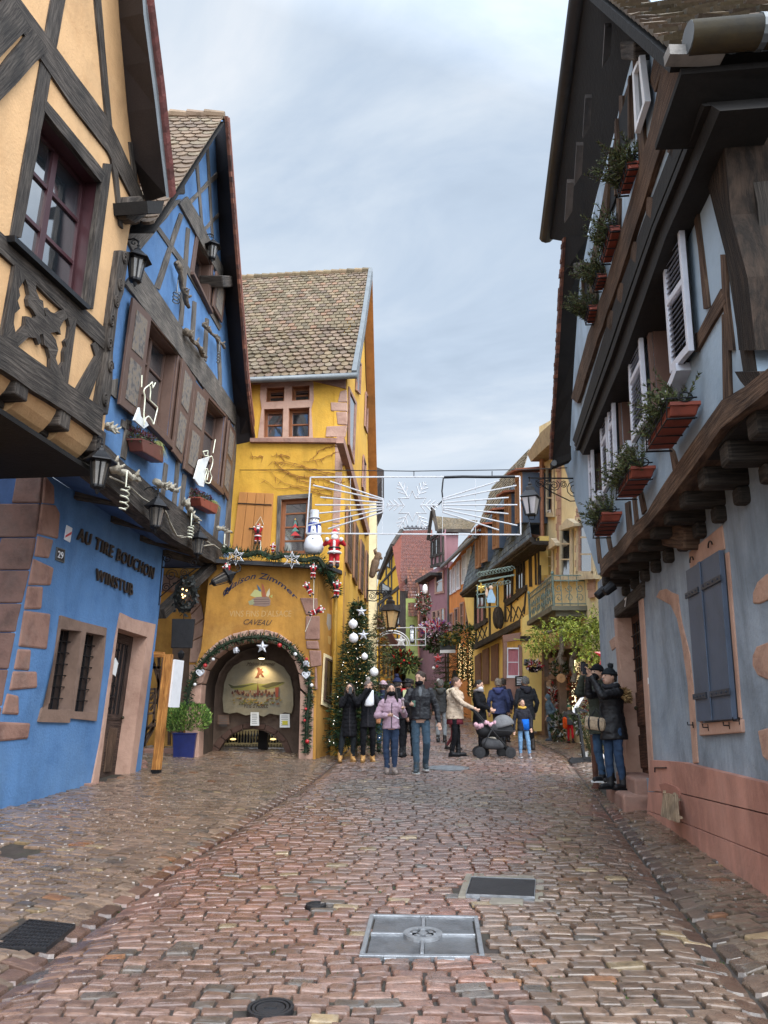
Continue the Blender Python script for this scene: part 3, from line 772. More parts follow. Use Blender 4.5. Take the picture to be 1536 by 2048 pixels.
# carved spandrel board with pierced leaves
outer = [(92, 85), (455, 405), (402, 800), (15, 515)]
holes = [[(150, 170), (112, 230), (120, 270), (105, 300), (120, 345), (88, 375), (82, 430), (95, 505), (150, 445), (155, 390), (205, 405), (215, 390), (195, 355), (170, 330), (165, 290), (175, 265), (165, 210)],
         [(212, 190), (378, 350), (330, 378), (300, 365), (278, 340), (262, 350), (275, 392), (265, 390), (255, 300), (235, 290), (215, 240)],
         [(402, 400), (415, 450), (405, 520), (385, 540), (392, 570), (380, 600), (380, 660), (350, 700), (330, 640), (345, 590), (330, 530), (300, 490), (340, 482), (360, 500), (355, 460), (375, 420)],
         [(108, 570), (170, 515), (215, 520), (230, 560), (245, 545), (235, 500), (255, 495), (262, 560), (285, 580), (300, 640), (297, 715)]]
m = M(); m.holed(O.P(zc(Z2, outer), .05), [O.P(zc(Z2, h), .05) for h in holes], O.n*-.048); m.build('carved_spandrel', OAK, oh)
# carved corner post with scrolls
m = M(); m.wprism(O, [(712, 0), (772, 10), (748, 140), (735, 250), (700, 350), (690, 450), (672, 600), (668, 800), (640, 975), (578, 960), (606, 800), (640, 600), (652, 430), (680, 220)], -.2, .10, Z2); m.build('carved_post', OAK, oh, bevel=.02)
m = M()
for cx, cy, k in ((738, 50, 1), (712, 200, -1), (655, 690, 1), (622, 880, -1), (662, 420, 1), (690, 300, -1), (648, 560, 1)):
 c = O.px(zc(Z2, [(cx, cy)])[0], .11); pts = []
 for i in range(19):
  a = i*.75*k; r = .085*(1-i/22); pts.append(c+O.d*r*math.cos(a)*.8+V((0, 0, r*math.sin(a)*1.2)))
 m.tube(pts, .016, 5)
m.build('carved_scrolls', OAK, oh, smooth=True)
# moulded jetty: joist ends with ochre coves between, then the dark underside
jb = O.px((197, 872), 0); zj = jb.z; s_end = (jb-O.o).dot(O.d)
m = M(); mc = M(); s = s_end-.1
k = 0
while s > s_end-7:
 c0 = O.at(s, zj-.12, -.35); rotm = Matrix((O.d, O.n, V((0, 0, 1)))).transposed()
 m.box(c0, (.24, .9, .34), rotm); m.box(O.at(s, zj-.30, -.50), (.22, .7, .12), rotm)
 pr = []
 for i in range(7):
  a = i/6*math.pi/2; pr.append((.05-.5*(1-math.cos(a)), zj-.02-.46*math.sin(a)))
 A = [O.at(s-.12, z, o) for o, z in pr]+[O.at(s-.12, zj+.02, -.6)]; Bp = [O.at(s-.78, z, o) for o, z in pr]+[O.at(s-.78, zj+.02, -.6)]
 mc.prism(A, Bp[0]-A[0])
 s -= .9; k += 1
m.each('joist_end', OAK, oh, bevel=.02); mc.each('plaster_cove', OCHRE, oh)
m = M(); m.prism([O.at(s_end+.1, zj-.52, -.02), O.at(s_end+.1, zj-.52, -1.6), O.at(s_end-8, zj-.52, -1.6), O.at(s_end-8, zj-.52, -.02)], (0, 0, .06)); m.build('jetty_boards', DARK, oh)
m = M(); lo = O.at(s_end-.75, 0, -.95); m.prism([O.at(s_end-.75, -.5, -.95), O.at(s_end-9, -.5, -.95), O.at(s_end-9, zj-.5, -.95), O.at(s_end-.75, zj-.5, -.95)], O.n*-.3); m.build('lower_wall', OCHRE, oh)
# overhanging verge with its soffit, gutter board and red tile edge
vin = [(222, -330), (236, 0), (262, 300), (291, 405)]; vout = [(270, -330), (284, 0), (309, 190), (329, 362), (333, 392)]
def strip(m, A, Bq, th):
 n = min(len(A), len(Bq))
 for i in range(n-1):
  q = [A[i], A[i+1], Bq[i+1], Bq[i]]; m.hexa(q, [p+th for p in q])
def resamp(pts, n):
 L = [0]
 for a, b in zip(pts, pts[1:]): L.append(L[-1]+(b-a).length)
 outp = []
 for i in range(n):
  d = L[-1]*i/(n-1)
  for k in range(len(L)-1):
   if d <= L[k+1]+1e-9: break
  outp.append(pts[k].lerp(pts[k+1], (d-L[k])/(L[k+1]-L[k])))
 return outp
A = resamp(O.P(vin, .01), 9); Bv = resamp(O.P(vout, .55), 9); upv = V((0, 0, .10))
m = M(); strip(m, A, Bv, upv); m.build('verge_soffit', surf('dark_brown_boards', (.02, .0135, .013), .8, .15, 3, .2, 30), oh)
m = M(); Bo = resamp(O.P([(274, -330), (289, 0), (314, 190), (333, 362), (338, 392)], .57), 9); strip(m, [p-V((0, 0, .03)) for p in Bv], [p-V((0, 0, .02)) for p in Bo], V((0, 0, .16))); m.build('verge_flashing', ZINC, oh)
m = M(); Bt = resamp(O.P([(284, -330), (300, 0), (324, 190), (342, 362), (345, 395)], .62), 60)
for i in range(59):
 p = Bt[i]; q = Bt[i+1]; x = O.n*.05
 m.hexa([p-x, p+x*R_(-.2, .3), q+x*R_(-.2, .3), q-x], [r+V((0, 0, .07)) for r in (p-x, p+x, q+x, q-x)], mul(lin(95, 52, 48), R_(.6, 1.2)))
m.build('verge_tiles', TILE, oh)
m = M(); strip(m, [p+V((0, 0, .14)) for p in Bv], [p+V((0, 0, .35)) for p in A], V((0, 0, .08))); strip(m, [p+V((0, 0, .35)) for p in A], [p+O.n*-4.2+V((0, 0, .35)) for p in A], V((0, 0, .08))); m.build('roof', surf('roof_red', lin(130, 80, 66), .9, .2, 5, .3), oh)
m = M(); m.wprism(O, [(860, 1175), (962, 1175), (945, 1250), (866, 1248)], .0, .5, Z1); m.build('eave_board', DARK, oh)
m = M(); m.wprism(O, [(760, 1150), (830, 1145), (865, 1200), (862, 1260), (795, 1310), (742, 1275)], -.2, .16, Z1); m.build('purlin_end', OAK, oh, bevel=.03)
# blue house
BU = Wall(-3.93, 9.9, .004, 1); BL_ = Wall(-4.55, 12.5, .075, 1)
bh = T('half_timbered_inn', 'bright blue half-timbered inn with a steep tiled gable and sandstone quoins', 'house', (-4.7, 12.5, .4))
W1 = zc(Z2, [(872, 405), (1045, 612), (985, 1120), (812, 945)]); W2 = zc(Z2, [(1212, 862), (1325, 985), (1285, 1400), (1160, 1290)]); W3 = zc(Z1, [(1157, 1385), (1232, 1548), (1212, 1795), (1125, 1618)])
m = M(); m.holed(BU.P([(205, 560), (262, 435), (300, 405), (352, 352), (449, 240), (466, 540), (489, 880), (468, 905), (463, 1148), (330, 1040), (200, 900)]), [BU.P(W1), BU.P(W2), BU.P(W3)], BU.n*-.3); m.build('upper_wall', BLUE, bh)
for wpx, nx, ny in ((W1, 2, 3), (W2, 2, 3), (W3, 1, 2)):
 q = wq(BU, wpx); window(bh, q, SHUT, .2, nx, ny, .06, .02)
 m = M(); a = .12
 m.qbox(q, -.16, 0, -.03, 1.05, -.1, .035); m.qbox(q, 1, 1.14, -.03, 1.05, -.1, .035); m.qbox(q, -.16, 1.14, 1, 1.09, -.1, .04); m.qbox(q, -.16, 1.14, -.08, -.005, -.1, .10); m.build('window_surround', SHUT, bh, bevel=.008)
def panel_shutter(parent, W, px4, panels, o=.06, mat=SHUT):
 q = wq(W, px4, o); m = M(); m.qbox(q, 0, 1, 0, 1, 0, .045); s = m.build('shutter', mat, parent, bevel=.006)
 for v0, v1 in panels:
  m = M(); m.qbox(q, .2, .8, v0, v1, .046, .056); m.build('painted_panel', PANEL, s, bevel=.004)
 return s
def mat_panel():
 m, nt, b, ln = newmat('faded_flower_painting'); tc = nd(nt, 'ShaderNodeTexCoord')
 v1 = nd(nt, 'ShaderNodeTexVoronoi', i_Scale=9.0); ln(tc.outputs['Object'], v1.inputs['Vector'])
 n1 = nd(nt, 'ShaderNodeTexNoise', i_Scale=11.0, i_Detail=6.0); ln(tc.outputs['Object'], n1.inputs['Vector'])
 r = ramp(nt, [(.36, (.075, .065, .06)), (.48, (.155, .13, .112)), (.58, (.20, .15, .10)), (.7, (.10, .09, .095))]); ln(n1.outputs['Fac'], r.inputs['Fac'])
 ln(r.outputs['Color'], b.inputs['Base Color']); b.inputs['Roughness'].default_value = .85
 return m
PANEL = mat_panel()
two = ((.08, .46), (.54, .92))
panel_shutter(bh, BU, zc(Z2, [(772, 280), (880, 395), (802, 1000), (690, 910)]), two)
panel_shutter(bh, BU, zc(Z2, [(1068, 640), (1143, 765), (1062, 1262), (1008, 1190)]), two)
panel_shutter(bh, BU, zc(Z2, [(1142, 775), (1222, 872), (1150, 1350), (1076, 1292)]), two)
panel_shutter(bh, BU, zc(Z2, [(1345, 1005), (1385, 1085), (1340, 1482), (1302, 1408)]), two)
panel_shutter(bh, BU, zc(Z1, [(1258, 1585), (1314, 1690), (1290, 1890), (1236, 1792)]), ((.1, .9),))
m = M(); b = lambda pr, Z=Z2, **k: m.beam(BU, pr, Z=Z, **k)
b([((745, 200), (835, 90)), ((1030, 575), (1105, 500)), ((1200, 805), (1255, 720)), ((1390, 1035), (1412, 955))], o1=.05)
m.build('middle_beam', OAKG, bh)
m = M()
b([((1052, 1190), (1100, 1150)), ((1130, 1335), (1180, 1290)), ((1285, 1615), (1322, 1598))], Z1, o1=.05)
b([((795, 1500), (715, 1340)), ((1062, 1165), (955, 1195))], Z1, o1=.04)
b([((1055, 1245), (1075, 1262)), ((908, 1680), (937, 1695))], Z1)
b([((1095, 1330), (1115, 1340)), ((1072, 1610), (1095, 1620)), ((1050, 1900), (1072, 1910))], Z1)
b([((905, 1322), (928, 1318)), ((1100, 1600), (1120, 1580)), ((1285, 1935), (1300, 1910))], Z1)
b([((1145, 925), (1160, 915)), ((1180, 1330), (1192, 1330))], Z1); b([((1208, 845), (1222, 830)), ((1240, 1385), (1252, 1385))], Z1)
b([((1108, 1175), (1108, 1205)), ((1283, 995), (1283, 1030))], Z1); b([((1195, 1335), (1195, 1360)), ((1292, 1235), (1292, 1262))], Z1)
b([((1143, 300), (1163, 310)), ((1128, 520), (1150, 540))]); b([((1218, 400), (1236, 410)), ((1200, 640), (1222, 660))]); b([((1283, 500), (1303, 515)), ((1295, 790), (1312, 800))])
b([((752, 1000), (778, 1012)), ((718, 1222), (746, 1242))]); b([((975, 1255), (995, 1270)), ((948, 1500), (970, 1515))]); b([((1045, 1240), (1065, 1255)), ((1018, 1535), (1040, 1550))])
b([((1085, 1320), (1105, 1335)), ((1055, 1560), (1080, 1575))]); b([((1130, 1400), (1148, 1415)), ((1105, 1600), (1125, 1615))]); b([((1285, 1500), (1305, 1520)), ((1258, 1735), (1282, 1755))])
b([((1395, 960), (1420, 1000)), ((1365, 1300), (1385, 1330)), ((1325, 1755), (1348, 1790))], o1=.04)
b([((1075, 640), (1160, 690)), ((1060, 640), (1140, 715))], o1=.02)
b([((1150, 690), (1168, 700)), ((1135, 775), (1155, 790))])
b([((660, 770), (700, 760)), ((655, 850), (690, 880))]); b([((725, 1000), (800, 1050)), ((720, 1040), (790, 1090))])
m.each('timber', OAKG, bh)
m = M(); m.beam(BU, [((545, -60), (490, 90)), ((800, 165), (770, 345)), ((1000, 325), (958, 490)), ((1245, 535), (1228, 648))], Z=Z3, o1=.10, o0=-.15, jit=.02); m.build('jetty_beam', OAK, bh)
m = M()
for c, r in (((1045, 1100), 38), ((1335, 1645), 34)):
 m.wprism(BU, [(c[0]-r, c[1]-r), (c[0]+r, c[1]-r*.9), (c[0]+r*1.1, c[1]+r), (c[0]-r*.8, c[1]+r*1.1)], -.2, .32, Z1)
m.each('purlin_end', OAK, bh, bevel=.03)
# soffit boards, brace
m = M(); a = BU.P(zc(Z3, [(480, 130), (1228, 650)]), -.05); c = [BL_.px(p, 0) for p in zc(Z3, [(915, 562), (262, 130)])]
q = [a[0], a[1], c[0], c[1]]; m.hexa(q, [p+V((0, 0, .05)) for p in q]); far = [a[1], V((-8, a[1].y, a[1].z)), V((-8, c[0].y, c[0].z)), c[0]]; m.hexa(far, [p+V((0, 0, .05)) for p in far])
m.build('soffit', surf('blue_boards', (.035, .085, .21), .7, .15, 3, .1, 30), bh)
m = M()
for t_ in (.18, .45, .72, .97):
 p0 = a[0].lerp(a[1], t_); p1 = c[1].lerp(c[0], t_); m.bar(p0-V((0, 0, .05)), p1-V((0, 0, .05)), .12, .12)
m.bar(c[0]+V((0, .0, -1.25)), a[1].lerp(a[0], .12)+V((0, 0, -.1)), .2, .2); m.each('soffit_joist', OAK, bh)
# lower wall
wo = [zc(Z3, [(338, 990), (452, 1003), (395, 1440), (264, 1435)]), zc(Z3, [(478, 1008), (582, 1028), (528, 1452), (412, 1446)])]
do = zc(Z3, [(655, 985), (815, 1035), (712, 1830), (545, 1850)])
out_ = zc(Z3, [(258, 130), (920, 555), (770, 1850), (765, 1900), (-90, 2060), (30, 1300), (100, 940), (190, 560), (235, 280)])
m = M(); m.holed(BL_.P(out_), [BL_.P(w_) for w_ in wo]+[BL_.P(do)], BL_.n*-.40); m.build('lower_wall', BLUE, bh)
m = M(); m.holed(BL_.P(zc(Z3, [(338, 915), (450, 950), (592, 985), (575, 1180), (535, 1500), (390, 1485), (388, 1510), (215, 1505), (235, 1430), (275, 1400)]), .03), [BL_.P(w_, .03) for w_ in wo], BL_.n*-.36); ws = m.build('stone_window', surf('brown_sandstone', (.21, .135, .10), .9, .15, 3, .4, 20), bh, bevel=.012)
for w_ in wo:
 q = wq(BL_, w_); m = M(); m.qbox(q, 0, 1, 0, 1, -.21, -.18); m.build('pane', GLASSD, ws)
 m = M()
 for i in range(1, 4): m.bar(q.p(i/4, .0, -.13), q.p(i/4, 1, -.13), .016)
 for i in range(1, 7): m.bar(q.p(0, i/7, -.125), q.p(1, i/7, -.125), .014)
 m.build('iron_grille', IRON, ws)
m = M(); m.holed(BL_.P(zc(Z3, [(668, 900), (740, 935), (862, 965), (850, 1060), (745, 1815), (742, 1885), (500, 1900), (560, 1600), (640, 1050)]), .025), [BL_.P(do, .025)], BL_.n*-.42); m.build('door_surround', SANDP, bh, bevel=.015)
q = wq(BL_, do); m = M(); m.qbox(q, -.05, 1.05, 0, .40, -.30, -.24); m.qbox(q, -.05, .14, .40, 1, -.30, -.24); m.qbox(q, .86, 1.05, .40, 1, -.30, -.24); m.qbox(q, .14, .86, .93, 1, -.30, -.24); m.qbox(q, .14, .86, .40, .44, -.3, -.23)
dr = m.build('door', woodm('door_oak', (.045, .026, .02), (.10, .065, .05)), bh, bevel=.006)
m = M(); m.qbox(q, .14, .86, .42, .94, -.29, -.27); m.build('pane', GLASSD, dr)
m = M()
for i in range(1, 6): m.bar(q.p(.14+.72*i/6, .43, -.245), q.p(.14+.72*i/6, .93, -.245), .014)
for i in range(1, 6):
 c0 = q.p(.5, .43+.5*i/6, -.24); m.tube([c0+BL_.d*.13*math.cos(a/6*math.pi)+V((0, 0, .11*math.sin(a/6*math.pi))) for a in range(12)], .008, 4, closed=True)
m.build('iron_grille', IRON, dr)
m = M()
for u0, u1, v0, v1 in ((.18, .46, .06, .35), (.54, .82, .06, .35)): m.qbox(q, u0, u1, v0, v1, -.245, -.225)
m.build('carved_panel', OAKB, dr, bevel=.01)
m = M(); m.ell(q.p(.88, .42, -.20), .03); m.build('handle', BRASS, dr, smooth=True)
m = M(); pr = BL_.P(zc(Z3, [(500, 1845), (775, 1825), (775, 1900), (500, 1920)]), .1); m.prism(pr, BL_.n*-.6); m.build('doorstep', SAND, bh, bevel=.02)
m = M(); m.wprism(BL_, [(640, 1150), (655, 1180), (640, 1252), (622, 1238)], -.02, -.005, Z3); tag(m.build('paper_notice', PAPER), 'small white paper notice stuck in the inn doorway', 'notice')
# lettering and plates on the wall
LETC = surf('bronze_letters', (.05, .035, .026), .5, .1, 8, .1, 30, metal=.3)
m = M(); lettering(m, wq(BL_, zc(Z3, [(428, 428), (848, 652), (838, 716), (416, 496)])), 'AU TIRE BOUCHON', .012, .03, bold=.012, spacing=1.2)
lettering(m, wq(BL_, zc(Z3, [(526, 655), (728, 742), (724, 808), (518, 718)])), 'WINSTUB', .012, .03, bold=.012, spacing=1.2)
m.build('sign_lettering', LETC, bh)
q = wq(BL_, zc(Z3, [(311, 540), (353, 553), (348, 622), (304, 605)])); t = T('number_plate', 'small black house number plate on the blue wall by the quoins', 'number plate', q.p(.5, 0))
m = M(); m.qbox(q, 0, 1, 0, 1, 0, .015); m.build('plate', surf('black_enamel', (.02, .021, .024), .3, .1, 5, 0), t)
m = M(); lettering(m, Quad(q.p(.15, .78), q.p(.85, .78), q.p(.85, .2), q.p(.15, .2), q.n), '29', .016, .004, bold=.01); m.build('numerals', WHITE, t)
m = M(); m.qbox(q, -.04, 1.04, -.04, .03, 0, .02); m.qbox(q, -.04, 1.04, .97, 1.04, 0, .02); m.qbox(q, -.04, .03, .03, .97, 0, .02); m.qbox(q, .97, 1.04, .03, .97, 0, .02); m.build('rim', ZINC, t)
q = wq(BL_, zc(Z3, [(366, 415), (397, 432), (384, 512), (352, 494)])); t = T('wall_plaque', 'white enamel plaque with red diagonal band above the number plate', 'plaque', q.p(.5, 0))
m = M(); m.qbox(q, 0, 1, 0, 1, 0, .014); m.build('plate', WHITE, t, bevel=.004)
m = M(); a_ = [q.p(.05, .28, .016), q.p(.05, .12, .016), q.p(.95, .55, .016), q.p(.95, .75, .016)]; m.prism(a_, q.n*-.002); m.build('red_band', surf('red_enamel', lin(205, 70, 70), .4, .05, 5, 0), t)
# quoins and the corner return that faces the street end
q_ = [[(250, 135), (302, 200), (308, 300), (238, 292)], [(238, 298), (312, 306), (336, 350), (326, 490), (212, 462)], [(212, 468), (300, 496), (276, 604), (192, 592)], [(188, 600), (302, 654), (286, 750), (160, 746)], [(158, 752), (246, 760), (236, 882), (136, 880)],
      [(136, 888), (286, 908), (262, 1102), (108, 1092)], [(106, 1098), (178, 1100), (166, 1222), (80, 1216)], [(80, 1222), (208, 1226), (212, 1322), (56, 1332)], [(46, 1340), (112, 1358), (106, 1472), (14, 1464)], [(-30, 1500), (176, 1514), (160, 1602), (-50, 1622)]]
m = M()
for s in q_:
 m.prism([p+V((0, R_(-.015, .015), R_(-.01, .01))) for p in BL_.P(zc(Z3, s), .02)], BL_.n*-.28)
m.each('quoin', SAND, bh, bevel=.03)
lc = [BL_.px(p) for p in zc(Z3, [(238, 110), (190, 560), (100, 945), (30, 1300), (-80, 2080)])]
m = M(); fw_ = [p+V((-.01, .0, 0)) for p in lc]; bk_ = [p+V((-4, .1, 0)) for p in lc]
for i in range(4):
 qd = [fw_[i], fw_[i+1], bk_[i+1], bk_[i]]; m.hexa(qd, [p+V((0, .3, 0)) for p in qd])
m.build('corner_return', surf('shaded_blue_plaster', (.03, .06, .14), .9, .15, 2, .3, 20), bh)  # blue plaster copy darkened to carry the shade on this return
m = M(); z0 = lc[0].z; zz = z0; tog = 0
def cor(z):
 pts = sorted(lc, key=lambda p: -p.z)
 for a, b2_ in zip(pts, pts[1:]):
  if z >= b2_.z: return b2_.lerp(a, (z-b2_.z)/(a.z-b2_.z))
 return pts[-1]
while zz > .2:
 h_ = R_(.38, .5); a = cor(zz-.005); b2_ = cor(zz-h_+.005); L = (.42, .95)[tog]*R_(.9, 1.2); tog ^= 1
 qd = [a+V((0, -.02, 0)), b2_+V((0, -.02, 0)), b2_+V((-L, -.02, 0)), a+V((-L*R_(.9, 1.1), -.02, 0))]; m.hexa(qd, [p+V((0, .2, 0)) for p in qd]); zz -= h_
m.each('quoin', surf('shaded_red_sandstone', (.13, .07, .055), .9, .2, 3, .6, 16, c2=(.07, .038, .03), stain=(.10, .075, .065)), bh, bevel=.02)  # same sandstone as the front quoins, with the return's shade in its colour
# roof: tiled left slope, ridge, boarded right verge
pk = BU.px((449, 233), .45); lowl = BU.px((345, 392), .45); far_ = V((-7.5, 0, 0))
run = (lowl-pk)
lowl2 = pk+run*1.25
m = M(); tiles(m, pk+far_, pk, lowl2, lowl2+far_, 26, 34, CLAY, .03); roof = m.build('roof', TILE, bh)
m = M()
qd = [pk+V((0, .05, -.12)), lowl2+V((0, .05, -.12)), lowl2+far_+V((0, 0.05, -.12)), pk+far_+V((0, .05, -.12))]; m.hexa(qd, [p+V((0, .02, .06)) for p in qd]); m.build('roof_boards', DARK, roof)
m = M()
for i in range(20):
 a = pk+far_*(i/20)+V((0, 0, .02)); b3 = pk+far_*((i+1.15)/20)+V((0, 0, .05)); m.tube([a, b3], [.09, .11], 8, c=mul(rnd.choice(CLAY), R_(.7, 1.1)))
m.build('ridge_tiles', TILE, roof)
vin = resamp(BU.P([(449, 250), (464, 500), (478, 700), (489, 885)], .0), 9); vo = resamp(BU.P([(452, 232), (474, 520), (494, 770), (508, 882)], .5), 9)
vi2 = resamp(BU.P([(430, 262), (440, 500), (468, 800), (470, 888)], .0), 9)
m = M(); strip(m, [p+V((0, 0, -.02)) for p in vi2], vo, V((0, .12, .06))); m.build('verge_soffit', surf('dark_brown_boards', (.045, .026, .024)), bh)
m = M(); vt = resamp(vo, 70)
for i in range(69):
 p, q2 = vt[i], vt[i+1]; x = BU.n*.035
 m.hexa([p-x, p+x*R_(.2, 1), q2+x*R_(.2, 1), q2-x], [r+V((0, .06, .05)) for r in (p-x, p+x, q2+x, q2-x)], mul(rnd.choice(REDT), R_(.3, .6)))
m.build('verge_tiles', TILE, bh)
m = M(); strip(m, [p+V((0, .25, .2)) for p in vo], [p+V((0, .4, .4)) for p in vi2], V((0, .1, .08))); strip(m, [p+V((0, .4, .4)) for p in vi2], [p+V((-7, .4, .4)) for p in vi2], V((0, .1, .08))); m.build('far_slope', surf('roof_red', lin(130, 80, 66)), bh)
# things fixed to the blue house
labs = [('upper black lantern beside the carved corner post of the ochre house', (270, 545), BU, .32), ('highest black lantern beside the small gable window', (424, 500), BU, .2), ('black lantern on the far edge of the blue gable beside the yellow wall', (486, 835), BU, .2),
  ('black lantern under the blue jetty right beside the quoins', (195, 958), BU, .30), ('black lantern under the middle of the blue jetty above the wall lettering', (311, 1038), BU, .32), ('black lantern under the blue jetty near its far corner', (396, 1092), BU, .30)]
lp = None
for lab, p, W, o in labs:
 q = W.px((p[0], p[1]+18), o)
 if lp is None: lp = lantern_proto(lab); lp.location = q; lp.scale = (1.15,)*3; OFF[lp.name] = V()
 else: dup(lp, q, R_(-.2, .2), R_(1.0, 1.15), lab)
t2 = dup(lp, BU.px((425, 1166), .3), (0, math.radians(62), math.radians(20)), 1.1, 'black lantern tipped on its side at the far corner of the blue jetty')
# gnarled vine stumps with wire spirals
VINE = surf('vine_bark', (.17, .135, .10), .95, .25, 12, .9, 30, c2=(.06, .048, .038)); VINEW = surf('whitened_vine', (.36, .32, .25), .9, .25, 12, .8, 30, c2=(.14, .12, .09))
def vine(px0, px1, lab, th=.05, o=.14, spiral=None, W=BU, mat=VINE):
 a, b3 = W.px(px0, o), W.px(px1, o); t = T('vine_stump', lab, 'vine stump', a.lerp(b3, .5), 'gnarled vine stumps on the blue house')
 m = M(); pts = []; rs = []
 for i in range(10):
  f = i/9; pts.append(a.lerp(b3, f)+V((R_(-.5, .5), R_(-.3, .3), R_(-.5, .5)))*th); rs.append(th*R_(.65, 1.15)*(1.35 if i in (0, 1) else 1)*(.8 if i > 7 else 1))
 m.tube(pts, rs, 7)
 for k in range(7):
  i = rnd.randrange(0, 9); d = V((R_(.1, 1), R_(-1, 1), R_(-1, 1))).normalized(); m.tube([pts[i], pts[i]+d*th*1.4, pts[i]+d*th*2.2+V((0, R_(-.3, .3), .2))*th], [th*.6, th*.4, th*.2], 5)
 m.build('stump', mat, t, smooth=True)
 if spiral:
  s0, ln_, rr, turns = spiral; s = W.px(s0, o+.05); m = M(); pts = [s+V((0, 0, .25)), s]
  for i in range(int(turns*12)):
   q = i/12*6.283; pts.append(s+V((rr*math.cos(q)*.6, rr*math.sin(q), -ln_*(i/(turns*12)))))
  m.tube(pts, .011, 5); m.build('wire_spiral', WIREW if 'white' in lab else ZINC, t, smooth=True)
z = lambda *p: zc(Z2, p)
vine(*z((1050, 75), (1110, 340)), 'upright vine stump with a hoop of wire below the gable window', .055, spiral=(z((1045, 250))[0], .22, .1, 3))
vine(*z((1205, 440), (1330, 580)), 'vine stump with dark wire spiral beside the small gable shutter', .045, spiral=(z((1293, 600))[0], .3, .06, 4))
vine(*z((1105, 490), (1215, 635)), 'vine stump lying along the middle beam over the second window', .055)
vine(*z((660, 1280), (815, 1360)), 'thick whitened vine stump with long white wire spiral near the quoins', .06, .2, spiral=(z((742, 1400))[0], .36, .09, 4), mat=VINEW)
vine(*z((915, 1370), (1050, 1420)), 'whitened vine stump between the two flower boxes', .055, .16, mat=VINEW)
vine(*z((1095, 1490), (1170, 1620)), 'whitened vine stump with white wire coil under the farther flower box', .055, .18, spiral=(z((1128, 1630))[0], .25, .085, 4), mat=VINEW)
vine(*z((1285, 1640), (1370, 1670)), 'whitened vine stump with white wire coil at the far corner of the jetty', .04, .2, spiral=(z((1325, 1740))[0], .4, .07, 5), mat=VINEW)
vine(*z((630, 1045), (690, 1060)), 'short vine knot beside the foot of the carved post', .045, .12, mat=VINEW)
m = M()
for P_ in ([(650, 1340), (760, 1390), (830, 1460), (900, 1500), (960, 1510), (1000, 1600), (1045, 1690), (1080, 1690)], [(940, 1500), (990, 1560), (1010, 1640), (1050, 1700), (1180, 1690), (1250, 1740)], [(1120, 1700), (1190, 1750), (1260, 1740), (1300, 1770)]):
 pts = [BU.px(p, .16+R_(-.03, .03)) for p in zc(Z2, P_)]; m.tube(resamp(pts, 20), .014, 5)
tag(m.build('vine_runner', VINEW, smooth=True), 'long thin vine stem trailing along the blue jetty beam', 'vine')
# wire light figures
def figure(px_paths, lab, veil):
 m = M(); t = T('wire_figure', lab, 'light figure', BU.px(zc(Z2, [px_paths[0][0]])[0], .2), 'white wire light figures on the inn window sills')
 for P_ in px_paths: m.tube(resamp(BU.P(zc(Z2, P_), .22), 34), .010, 5)
 m.build('wire_outline', emitm('light_hose', (.80, .80, .62), .12), t, smooth=True)
 m = M(); q = BU.P(zc(Z2, veil), .18); m.prism(q, BU.n*-.03); m.build('white_cloth', PAPER, t)
figure([[(850, 1035), (862, 990), (880, 982), (900, 1010), (905, 1040), (925, 960), (932, 930), (905, 905), (885, 885), (890, 830), (885, 795), (858, 815), (848, 830), (858, 870), (850, 960), (852, 1030)], [(885, 795), (900, 780), (902, 815), (918, 785)], [(838, 740), (836, 810)]], 'white wire outline of a deer on the nearer inn window sill', [(825, 930), (835, 985), (865, 1010), (880, 1035), (850, 1055), (795, 1005)])
figure([[(1200, 1190), (1230, 1185), (1225, 1215), (1245, 1225), (1250, 1210), (1258, 1240), (1255, 1270), (1240, 1310), (1252, 1340), (1240, 1380), (1215, 1375), (1210, 1340), (1222, 1310), (1212, 1295), (1225, 1290), (1230, 1320), (1222, 1360)], [(1200, 1190), (1210, 1215), (1225, 1215)], [(1272, 1120), (1258, 1200)]], 'white wire outline of a snowman on the farther inn window sill', [(1180, 1240), (1240, 1220), (1215, 1290), (1205, 1400), (1175, 1390), (1150, 1350)])
